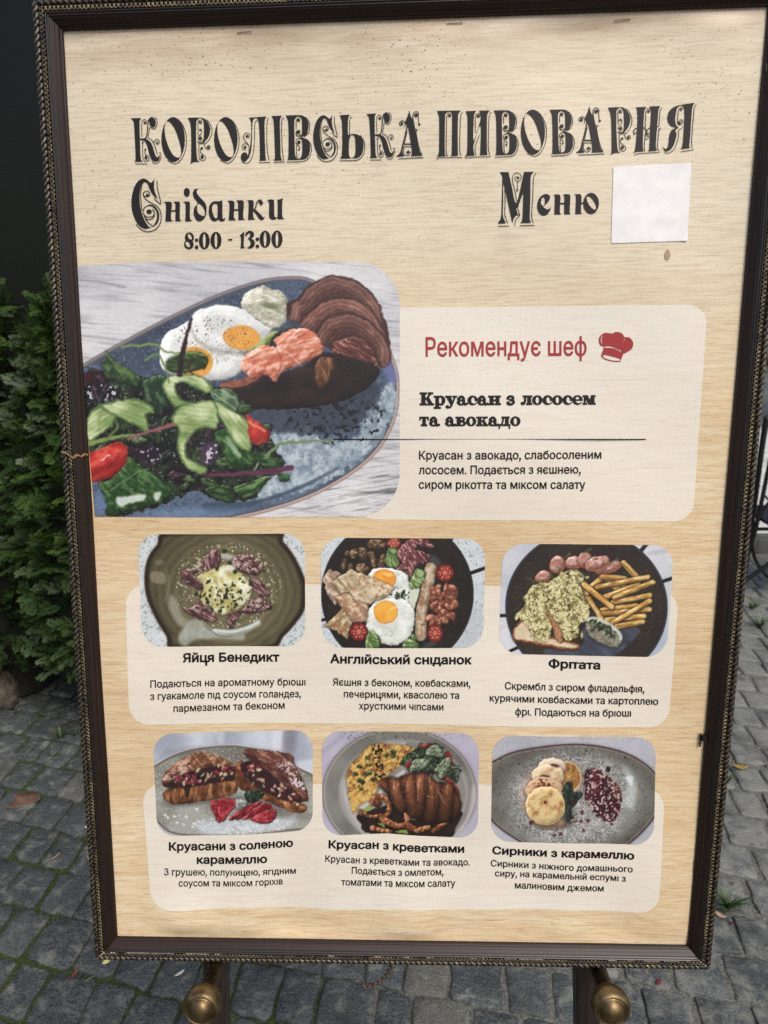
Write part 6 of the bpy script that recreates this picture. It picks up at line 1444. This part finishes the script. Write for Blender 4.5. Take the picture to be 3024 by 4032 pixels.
for i, c4 in enumerate(stones):
    v, f, c = stone_geo(c4, rs); tv = min(1, max(0, rs.gauss(.45, .22)))
    if .02 < c[0] < .16 and 1.1 < c[1] < 1.3: tv = 1.0
    if i in chosen:
        o = mesh_np('stone', np.array(v) - np.array([c[0], c[1], 0]), f, MSTONE, pave, True); o.location = (c[0], c[1], 0); tint_attr(o, [tv] * len(v))
    else:
        rest.add(v, f); rt += [tv] * len(v)
o = mesh_np('stone_mass', rest.v, rest.f, MSTONE, pave, True); o['kind'] = 'stuff'; tint_attr(o, rt)
print('stones', len(stones), len(chosen))
# street beyond, on the right: sunlight painted in as a pale colour
Mrd = Mat('sun-painted street paving'); n_ = Mrd.noise(Mrd.gen((3, 9, 1)), 1.0, 5, .6); f_ = Mrd.noise(Mrd.gen((60, 60, 60)), 1.0, 4)
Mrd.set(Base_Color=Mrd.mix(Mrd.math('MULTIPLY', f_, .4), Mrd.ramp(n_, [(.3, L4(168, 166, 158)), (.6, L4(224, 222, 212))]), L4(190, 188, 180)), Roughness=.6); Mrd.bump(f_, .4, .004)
road = mesh_np('road', [(.8, 4.36, -.008), (30, 4.36, -.008), (30, 9, -.008), (.8, 9, -.008)], [(0, 1, 2, 3)], Mrd.m); tag(road, 'sun-painted street paving behind the iron chair', kind='structure')
mb = MB(); mb.box(.8, 30, 4.20, 4.34, -.05, .09); kerb = mb.build('kerb', far_ground()); tag(kerb, 'low grey kerb along the sun-painted street', kind='structure')

# ------------------------------------------------------------------ thuja shrubs and their pot
def spray(rs, L=.068):
    """flat fan of scaly twigs: returns quads (4 points each) with a tip value"""
    qs = []
    def twig(p, a, l, w, tip):
        d = np.array([math.cos(a), math.sin(a)]); n = np.array([-d[1], d[0]]) * w
        q = p + d * l
        qs.append(([p - n * .8, p + n * .8, q + n * .35, q - n * .35], tip))
        return q
    p = np.array([0.0, 0.0]); a = math.pi / 2
    nseg = 9; bend = rs.uniform(-.09, .09)
    for i in range(nseg):
        l = L / nseg; q = twig(p, a, l * 1.1, .0011, i / nseg)
        for s_ in (-1, 1):
            if rs.random() < .12: continue
            al = a + s_ * rs.uniform(.6, .9); ll = L * (.40 * (1 - i / nseg) + .10) * rs.uniform(.7, 1.15); r = p; m = 4
            for k in range(m):
                r2 = twig(r, al, ll / m * 1.1, .0013, .4 + .6 * k / m)
                if k < m - 1:
                    for s2 in (-1, 1): twig(r2, al + s2 * rs.uniform(.45, .8), ll * .30 * (1 - k / m) + .003, .00125, .75)
                r = r2; al += -s_ * .10
        p = q; a += bend
    return qs
rs = random.Random(4)
SPR = []
for _ in range(8):
    qq = spray(rs); SPR.append((np.array([p_ for q, t in qq for p_ in q]), np.repeat([t for q, t in qq], 4)))
def leaf_mat():
    M = Mat('thuja scale leaves')
    t = M.attr('tint').outputs['Fac']
    pos = M.n('ShaderNodeNewGeometry').outputs['Position']; n = M.noise(M.gen((9, 9, 9), src=pos), 1.0, 3)
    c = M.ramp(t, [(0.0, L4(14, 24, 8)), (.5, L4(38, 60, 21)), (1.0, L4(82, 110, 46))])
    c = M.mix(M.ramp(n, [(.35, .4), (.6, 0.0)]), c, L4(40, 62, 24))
    M.set(Base_Color=c, Roughness=.5)
    return M.m
MLEAF = leaf_mat()
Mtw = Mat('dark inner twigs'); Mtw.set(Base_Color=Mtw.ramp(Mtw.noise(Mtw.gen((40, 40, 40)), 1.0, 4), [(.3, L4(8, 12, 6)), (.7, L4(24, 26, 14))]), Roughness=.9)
Mbark = Mat('thuja bark'); Mbark.set(Base_Color=L4(70, 52, 38), Roughness=.9)
def thuja(x, y, z0, h, rad, n, label, seed, face):
    rs = random.Random(seed); T = empty('thuja_shrub', loc=(x, y, 0)); tag(T, label, 'shrub', 'thuja shrubs behind the menu')
    prof = lambda t: rad * (.72 + .55 * t - 1.0 * t ** 2.2 - .24 * t ** 9) if t < 1 else 0
    V = []; F = []; tint = []
    for i in range(n):
        t = rs.random() ** .85; a = face + rs.gauss(0, 1.25); rr = max(.02, prof(t)) * rs.uniform(.72, 1.05) + .02 * math.sin(a * 7 + t * 22)
        if t > .93: rr *= rs.uniform(.2, 1)
        base = np.array([rr * math.cos(a), rr * math.sin(a), z0 + t * h])
        out = np.array([math.cos(a), math.sin(a), 0.0]); up = np.array([0, 0, 1.0])
        el = rs.uniform(-.35, .75) + (.5 if t > .85 else 0) - (.35 if t < .08 else 0); az = rs.gauss(0, .55)
        tan = np.array([-math.sin(a), math.cos(a), 0])
        d = out * math.cos(el) * math.cos(az) + tan * math.cos(el) * math.sin(az) + up * math.sin(el); d /= np.linalg.norm(d)
        roll = rs.gauss(0, .7); s1_ = np.cross(d, up); s1_ /= np.linalg.norm(s1_); s2_ = np.cross(s1_, d); w = s1_ * math.cos(roll) + s2_ * math.sin(roll)
        sc = rs.uniform(.75, 1.45); tb = rs.uniform(-.25, .25); droop = rs.uniform(0, 3.0)
        pq, tip = SPR[rs.randrange(len(SPR))]
        V.append(base + (pq[:, :1] * w + (pq[:, 1:] - .03) * d) * sc - up * (droop * 1.2 * pq[:, 1:] ** 2)); tint.append(np.clip(.12 + .6 * tip + tb, 0, 1))
    V = np.vstack(V); tint = np.concatenate(tint); F = np.arange(len(V)).reshape(-1, 4)
    o = mesh_np('foliage', V, F, MLEAF, T); tint_attr(o, tint); o['kind'] = 'stuff'
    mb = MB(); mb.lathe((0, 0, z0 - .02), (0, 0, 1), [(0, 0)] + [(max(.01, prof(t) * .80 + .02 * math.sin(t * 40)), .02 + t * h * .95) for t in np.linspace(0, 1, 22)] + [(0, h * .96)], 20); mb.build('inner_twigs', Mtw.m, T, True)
    mb = MB(); mb.tube([(0, 0, .02), (.01, .01, z0 + .1), (0, 0, z0 + h * .5)], [.022, .02, .01], 8); mb.build('trunk', Mbark.m, T, True)
    return T
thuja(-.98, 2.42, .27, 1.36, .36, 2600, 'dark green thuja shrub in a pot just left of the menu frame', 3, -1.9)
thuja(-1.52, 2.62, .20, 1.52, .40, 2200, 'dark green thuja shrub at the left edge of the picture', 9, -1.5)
def pot_mat():
    M = Mat('dark woven pot')
    w1 = M.n('ShaderNodeTexWave', bands_direction='Z'); M.ln(M.obj(), w1.inputs['Vector']); w1.inputs['Scale'].default_value = 55; w1.inputs['Distortion'].default_value = 1.5
    n = M.noise(M.gen((70, 70, 70)), 1.0, 3)
    M.set(Base_Color=M.ramp(n, [(.3, L4(22, 19, 16)), (.7, L4(44, 38, 31))]), Roughness=.75); M.bump(M.math('ADD', w1.outputs['Fac'], n), .8, .006)
    return M.m
for x, y, lb, r in ((-.97, 2.42, 'dark woven plant pot under the thuja nearest the frame', .19), (-1.52, 2.62, 'dark woven plant pot under the leftmost thuja', .19)):
    P_ = empty('plant_pot', loc=(x, y, 0)); tag(P_, lb, 'plant pot', 'woven plant pots')
    mb = MB(); mb.lathe((0, 0, 0), (0, 0, 1), [(0, .004), (r * .80, .004), (r * .84, .02), (r * .98, .26), (r * .93, .262), (r * .92, .22)], 40); mb.build('bowl', pot_mat(), P_, True)
    mb = MB(); mb.tube([(r * 1.0 * math.cos(a), r * 1.0 * math.sin(a), .268) for a in np.linspace(0, 2 * math.pi, 36, endpoint=False)], .014, 8, closed=True); mb.build('rim', pot_mat(), P_, True)
    mb = MB(); mb.lathe((0, 0, .235), (0, 0, 1), [(0, .01), (r * .5, .008), (r * .93, 0)], 24); mb.build('soil', Mtw.m, P_)

# ------------------------------------------------------------------ dark shopfront at the left
Mgl = Mat('dark window glass'); Mgl.set(Base_Color=L4(25, 28, 25), Roughness=Mgl.ramp(Mgl.noise(Mgl.gen((3, 3, 3)), 1.0, 3), [(.3, .12), (.7, .3)])); Mgl.b.inputs['Specular IOR Level'].default_value = .16
Mpost = Mat('dark brown painted timber'); Mpost.set(Base_Color=Mpost.ramp(Mpost.noise(Mpost.gen((60, 60, 4)), 1.0, 4), [(.3, L4(30, 23, 17)), (.7, L4(46, 36, 27))]), Roughness=.6)
Mfrm = Mat('near black shopfront paint'); Mfrm.set(Base_Color=Mfrm.ramp(Mfrm.noise(Mfrm.gen((9, 9, 9)), 1.0, 3), [(.3, L4(17, 18, 17)), (.7, L4(28, 30, 28))]), Roughness=.5)
shop = empty('shopfront', loc=(-2.0, 3.4, 0)); tag(shop, 'dark shopfront with black glass behind the thuja shrubs', 'shopfront')
def sbox(name, x0, x1, y0, y1, z0, z1, mat, par=shop): mb = MB(); mb.box(x0, x1, y0, y1, z0, z1); return mb.build(name, mat, par)
sbox('back_wall', -3.0, 3.25, .10, .30, 0, 4.6, Mfrm.m)
for x0, x1 in ((-2.9, -1.4), (-1.3, .06), (.16, 1.22), (1.40, 2.24), (2.30, 3.12)):
    w = sbox('window_pane', x0 + .05, x1 - .05, .03, .06, .75, 4.2, Mgl.m)
    for a, b, c, d in ((x0, x0 + .05, .7, 4.25), (x1 - .05, x1, .7, 4.25), (x0 + .05, x1 - .05, .7, .75), (x0 + .05, x1 - .05, 4.2, 4.25)): sbox('window_frame', a, b, .0, .098, c, d, Mfrm.m, w)
sbox('timber_post', -.46, -.20, -.42, -.18, 0, 4.6, Mpost.m); sbox('timber_post', 1.24, 1.37, -.02, .0995, .665, 4.6, Mpost.m); sbox('timber_post', 3.14, 3.25, -.02, .0995, .665, 4.6, Mpost.m)
sbox('plinth', -3.0, 3.25, -.10, .097, 0, .62, Mfrm.m); sbox('sill', -3.0, 3.25, -.14, .095, .624, .66, Mpost.m)
sbox('fascia', -3.0, 3.25, -.5, .32, 4.605, 5.0, Mfrm.m)
# ------------------------------------------------------------------ wrought-iron chair at the right
Mir = Mat('black wrought iron'); Mir.set(Base_Color=Mir.ramp(Mir.noise(Mir.gen((60, 60, 60)), 1.0, 3), [(.3, L4(16, 16, 17)), (.7, L4(34, 34, 36))]), Roughness=.45, Metallic=.3)
YC = 3.55
def cp(x, y, d=YC): q = at_depth(np.array([float(x)]), np.array([float(y)]), d)[0]; return (q[0], q[1], max(q[2], .012))
chair = empty('iron_chair', loc=cp(3060, 2330)); tag(chair, 'black wrought-iron chair with scrolled side, cut by the right edge', 'chair')
c0 = np.array(chair.location)
def iron(name, pts, r, off=(0, 0, 0)): mb = MB(); q = smooth_pts_3(pts); mb.tube([np.array(a) - c0 + np.array(off) for a in q], r, 8); return mb.build(name, Mir.m, chair, True)
def smooth_pts_3(pts, step=6):
    if len(pts) == 2: return pts
    P = [np.array(a, float) for a in pts]; out = []
    for i in range(len(P) - 1):
        p0 = P[max(i - 1, 0)]; p3 = P[min(i + 2, len(P) - 1)]
        for k in range(step):
            t = k / step; out.append(.5 * ((2 * P[i]) + (-p0 + P[i+1]) * t + (2*p0 - 5*P[i] + 4*P[i+1] - p3) * t*t + (-p0 + 3*P[i] - 3*P[i+1] + p3) * t**3))
    out.append(P[-1]); return out
for dx in (0, .46):
    o3 = (dx, 0, 0)
    iron('back_leg', [cp(3020, 1640), cp(3000, 1760), cp(2968, 2000), cp(2925, 2300, 3.52)], .015, o3)
    iron('front_leg', [cp(3035, 1800, 3.5), cp(3008, 1930, 3.5), cp(2976, 2080, 3.5), cp(2945, 2180, 3.5)], .011, o3)
    iron('scroll', [cp(3060, 1950), cp(3010, 2000), cp(2975, 2080), cp(2963, 2150), cp(2980, 2215), cp(3030, 2275), cp(3070, 2270), cp(3075, 2240)], .009, o3)
    iron('side_rail', [cp(2950, 2083), cp(3190, 2083)], .010, o3); iron('foot_brace', [cp(3180, 2110), cp(2985, 2250), cp(2915, 2300)], .012, o3)
    iron('scroll', [cp(3010, 1950), cp(3045, 1985), cp(3075, 1990)], .006, o3); iron('front_leg', [cp(3190, 2040), cp(3195, 2200), cp(3200, 2395, 3.3)], .012, o3)
mb = MB(); a_, b_ = np.array(cp(2975, 2040)) - c0, np.array(cp(3190, 2040)) - c0
mb.box(a_[0], b_[0] + .46, -.22, .2, a_[2], a_[2] + .015); mb.build('seat', Mir.m, chair)
for k in range(5): iron('back_bar', [np.array(cp(3012, 1700)) + np.array([.05 + k * .09, 0, 0]), np.array(cp(2985, 2030)) + np.array([.06 + k * .09, 0, 0])], .006)
iron('top_rail', [np.array(cp(3020, 1645)), np.array(cp(3020, 1645)) + np.array([.46, 0, 0])], .013)
# ------------------------------------------------------------------ broadleaf bushes across the street
Mbl = Mat('broad leaves'); Mbl.set(Base_Color=Mbl.ramp(Mbl.attr('tint').outputs['Fac'], [(0.0, L4(26, 44, 14)), (.5, L4(60, 92, 30)), (1.0, L4(120, 150, 66))]), Roughness=.5)
def bush(x, y, h, r, n, label, seed):
    rs = random.Random(seed); B = empty('bush', loc=(x, y, 0)); tag(B, label, 'bush'); V = []; F = []; T_ = []
    for i in range(n):
        a, b = rs.uniform(0, 6.28), math.acos(rs.uniform(-.6, 1)); k = rs.uniform(.7, 1.05) * (1 + .18 * math.sin(a * 3 + b * 4))
        c = np.array([r * k * math.sin(b) * math.cos(a), r * k * math.sin(b) * math.sin(a), h * .5 + h * .5 * k * math.cos(b)])
        u_ = np.array([rs.gauss(0, 1), rs.gauss(0, 1), rs.gauss(0, .6)]); u_ /= np.linalg.norm(u_); w = np.cross(u_, np.array([rs.gauss(0, 1), rs.gauss(0, 1), rs.gauss(0, 1)])); w /= np.linalg.norm(w); s_ = rs.uniform(.03, .06); bq = len(V)
        for p_ in (c - u_ * s_, c + w * s_ * .5, c + u_ * s_, c - w * s_ * .5): V.append(p_); T_.append(rs.random())
        F.append((bq, bq + 1, bq + 2, bq + 3))
    o = mesh_np('foliage', np.array(V), np.array(F), Mbl.m, B); tint_attr(o, T_); o['kind'] = 'stuff'
    mb = MB()
    for k in range(5): mb.tube([(0, 0, 0), (r * .3 * math.cos(k * 1.3), r * .3 * math.sin(k * 1.3), h * .4), (r * .7 * math.cos(k * 1.3), r * .7 * math.sin(k * 1.3), h * .75)], [.03, .02, .008], 6)
    mb.build('stems', Mbark.m, B, True)
bush(5.4, 9.6, 2.6, 1.3, 4200, 'leafy green bush showing beside the frame at the right edge', 2)

# ------------------------------------------------------------------ litter and weeds on the setts
def litter(name, px, py, pts, s_, rot, col, label, cat, curl=.15, z=.008, col2=None, group=None):
    q = ground(np.array([float(px)]), np.array([float(py)]))[0]
    M = Mat(label[:40]); n = M.noise(M.gen((160, 160, 160)), 1.0, 3); M.set(Base_Color=M.ramp(n, [(.3, L4(*col)), (.7, L4(*(col2 or [min(255, c + 24) for c in col])))]), Roughness=.55)
    o2 = smooth_pts(pts, True, 4) * s_; c, s0 = math.cos(rot), math.sin(rot)
    P = np.column_stack([o2[:, 0] * c - o2[:, 1] * s0, o2[:, 0] * s0 + o2[:, 1] * c]); n_ = len(P)
    zz = curl * (o2[:, 0] ** 2 + .6 * o2[:, 1] ** 2) / s_
    inn = P * .5; zi = curl * .25 * (o2[:, 0] ** 2) / s_
    v = [(a, b, k) for (a, b), k in zip(P, zz)] + [(a, b, k) for (a, b), k in zip(inn, zi)] + [(0, 0, 0)]
    v = v + [(a, b, k - .0006) for a, b, k in v]; m = 2 * n_ + 1; f = []
    for i in range(n_):
        j = (i + 1) % n_; f += [(i, j, n_ + j, n_ + i), (n_ + i, n_ + j, 2 * n_), (m + j, m + i, m + n_ + i, m + n_ + j), (m + n_ + j, m + n_ + i, m + 2 * n_), (i, m + i, m + j, j)]
    o = mesh_np(name, v, f, M.m, None, True); o.location = (q[0], q[1], z); tag(o, label, cat, group)
OV = [(-1, 0), (-.6, .45), (0, .6), (.6, .45), (1, 0), (.6, -.45), (0, -.6), (-.6, -.45)]
litter('fallen_leaf', 422, 3792, OV, .0115, 1.0, (214, 204, 120), 'small oval pale yellow leaf below the bottom left frame corner', 'leaf', .1, col2=(232, 222, 150))
litter('petal', 708, 3842, [(-1, 0), (-.3, .25), (.7, .2), (1, 0), (.4, -.3), (-.5, -.2)], .0125, .75, (206, 202, 188), 'white petal on the moss left of the left brass peg', 'petal')
litter('petal', 348, 3262, OV, .010, .4, (206, 204, 196), 'white petal half hidden by the left frame rail', 'petal')
litter('dead_leaf', 102, 3165, [(-1, .5, 1), (.2, .9), (1, .1, 1), (.1, -.4), (-.8, -1, 1), (-.75, -.2)], .045, -.1, (84, 62, 50), 'curled brown dead leaf in a mossy joint at the left', 'leaf', .25, .006, (128, 100, 82))
litter('dead_leaf', 292, 3848, [(-1, 0), (-.2, .3), (1, .2), (.3, -.3)], .016, 1.2, (96, 50, 42), 'small reddish curled leaf at the lower left', 'leaf', .4)
litter('petal', 2592, 3878, OV, .009, .9, (92, 18, 32), 'dark red petal right of the right brass peg', 'petal')
litter('petal', 2880, 3646, OV, .007, .2, (70, 16, 26), 'dark red petal below the green weed at the right', 'petal')
litter('petal', 2884, 3486, OV, .005, .6, (80, 36, 42), 'dull pink petal above the green weed at the right', 'petal')
litter('dead_leaf', 2836, 3614, [(-1, .3), (0, .5), (1, 0), (.2, -.5), (-.8, -.3)], .014, -.6, (158, 128, 104), 'small dry tan leaf under the green weed at the right', 'leaf', .4)
litter('fallen_leaf', 2912, 3032, [(-1, 0), (0, .5), (1, .1), (.1, -.4)], .026, -.3, (120, 128, 44), 'yellow-green leaf with a brown tip right of the frame', 'leaf', .35, .012, (160, 120, 40))
litter('dead_leaf', 215, 3385, [(-1, 0), (-.2, .12), (1, .1), (.1, -.12)], .02, .9, (150, 130, 104), 'thin straw coloured scrap on the setts at the left', 'leaf', .2)
litter('dead_leaf', 352, 3398, [(-1, .2), (-.2, .2), (1, -.3), (.3, -.1)], .019, -.7, (164, 146, 120), 'thin straw scrap close to the left frame rail', 'leaf', .3)
Mgr = Mat('grass blades'); Mgr.set(Base_Color=Mgr.ramp(Mgr.noise(Mgr.gen((60, 60, 60)), 1.0, 2), [(.3, L4(38, 64, 24)), (.7, L4(74, 98, 44))]), Roughness=.5)
def tuft(px, py, n, L, label, seed, spread=.8, name='grass_tuft', cat='weed'):
    q = ground(np.array([float(px)]), np.array([float(py)]))[0]; rs = random.Random(seed); T = empty(name, loc=q); tag(T, label, cat)
    mb = MB()
    for i in range(n):
        a = rs.uniform(0, 6.28); l = L * rs.uniform(.5, 1.1); sp = rs.uniform(.2, spread) * l; w = .0012 + L * .012
        pts = [np.array([math.cos(a) * sp * t + rs.uniform(-.001, .001), math.sin(a) * sp * t, l * (t - .45 * t * t)]) for t in np.linspace(0, 1, 5)]; nrm = np.array([-math.sin(a), math.cos(a), 0])
        v = []
        for k, p_ in enumerate(pts): ww = w * (1 - (k / 4) ** 2) + .0001; v += [p_ - nrm * ww, p_ + nrm * ww + np.array([0, 0, .0004])]
        mb.add(v, [(2*k, 2*k+1, 2*k+3, 2*k+2) for k in range(4)])
    o = mb.build('blades', Mgr.m, T); o['kind'] = 'stuff'
tuft(2862, 3578, 46, .075, 'bright green feathery weed beside the right frame rail', 5, 1.1)
tuft(2862, 3085, 18, .06, 'small green weed at the foot of the yellow-green leaf', 6, .9)
tuft(240, 2912, 12, .13, 'thin grass blades growing beside the woven pot', 7, .5)
tuft(300, 2900, 14, .06, 'short grass at the foot of the woven pot near the frame', 8, 1.0)
tuft(205, 2985, 9, .05, 'sparse grass in a joint left of the frame', 9, 1.2)
tuft(2990, 2470, 40, .10, 'low green weeds between the setts near the iron chair', 12, 1.2)
tuft(2960, 2400, 30, .09, 'green weed clump in front of the iron chair', 13, 1.2)
Mtwig = Mat('dry twig'); Mtwig.set(Base_Color=L4(120, 112, 92), Roughness=.8)
def twig(a, b, label):
    A_, B_ = (ground(np.array([float(p_[0])]), np.array([float(p_[1])]), .009)[0] for p_ in (a, b)); m_ = (A_ + B_) / 2 + np.array([.004, .003, .004]); mb = MB()
    mb.tube([np.zeros(3), m_ - A_, B_ - A_], .0013, 5); o = mb.build('twig', Mtwig.m, None, True); o.location = A_; tag(o, label, 'twig')
twig((180, 3000), (242, 2945), 'long thin dry twig on the setts left of the frame'); twig((100, 2965), (140, 2935), 'short dry twig at the left edge above the dead leaf'); twig((290, 3300), (350, 3270), 'forked dry twig beside the left frame rail'); twig((330, 3870), (372, 3845), 'pale straw below the yellow leaf')
# rough stone at the left edge under the shrub
q = ground(np.array([15.0]), np.array([2800.0]))[0]; bm = bmesh.new(); bmesh.ops.create_icosphere(bm, subdivisions=4, radius=1)
for v_ in bm.verts:
    n_ = float(fbm(np.array([v_.co.x * 2 + 5]), np.array([v_.co.y * 2 + v_.co.z * 1.3]), 4)[0]) + .3 * float(fbm(np.array([v_.co.x * 7]), np.array([v_.co.z * 7 + v_.co.y]), 8)[0]); v_.co = Vector((v_.co.x * .17, v_.co.y * .14, v_.co.z * .12)) * (.6 + .6 * n_)
me = bpy.data.meshes.new('rough_stone'); bm.to_mesh(me); bm.free(); me.polygons.foreach_set('use_smooth', np.ones(len(me.polygons), bool))
Mrs = Mat('weathered tan stone'); n_ = Mrs.noise(Mrs.gen((30, 30, 30)), 1.0, 5); Mrs.set(Base_Color=Mrs.ramp(n_, [(.3, L4(66, 58, 50)), (.7, L4(128, 116, 102))]), Roughness=.85); Mrs.bump(n_, .6, .008); me.materials.append(Mrs.m)
o = link(bpy.data.objects.new('rough_stone', me)); o.location = (q[0] - .12, q[1] + .06, .06); tag(o, 'rough tan stone under the leftmost thuja', 'stone')
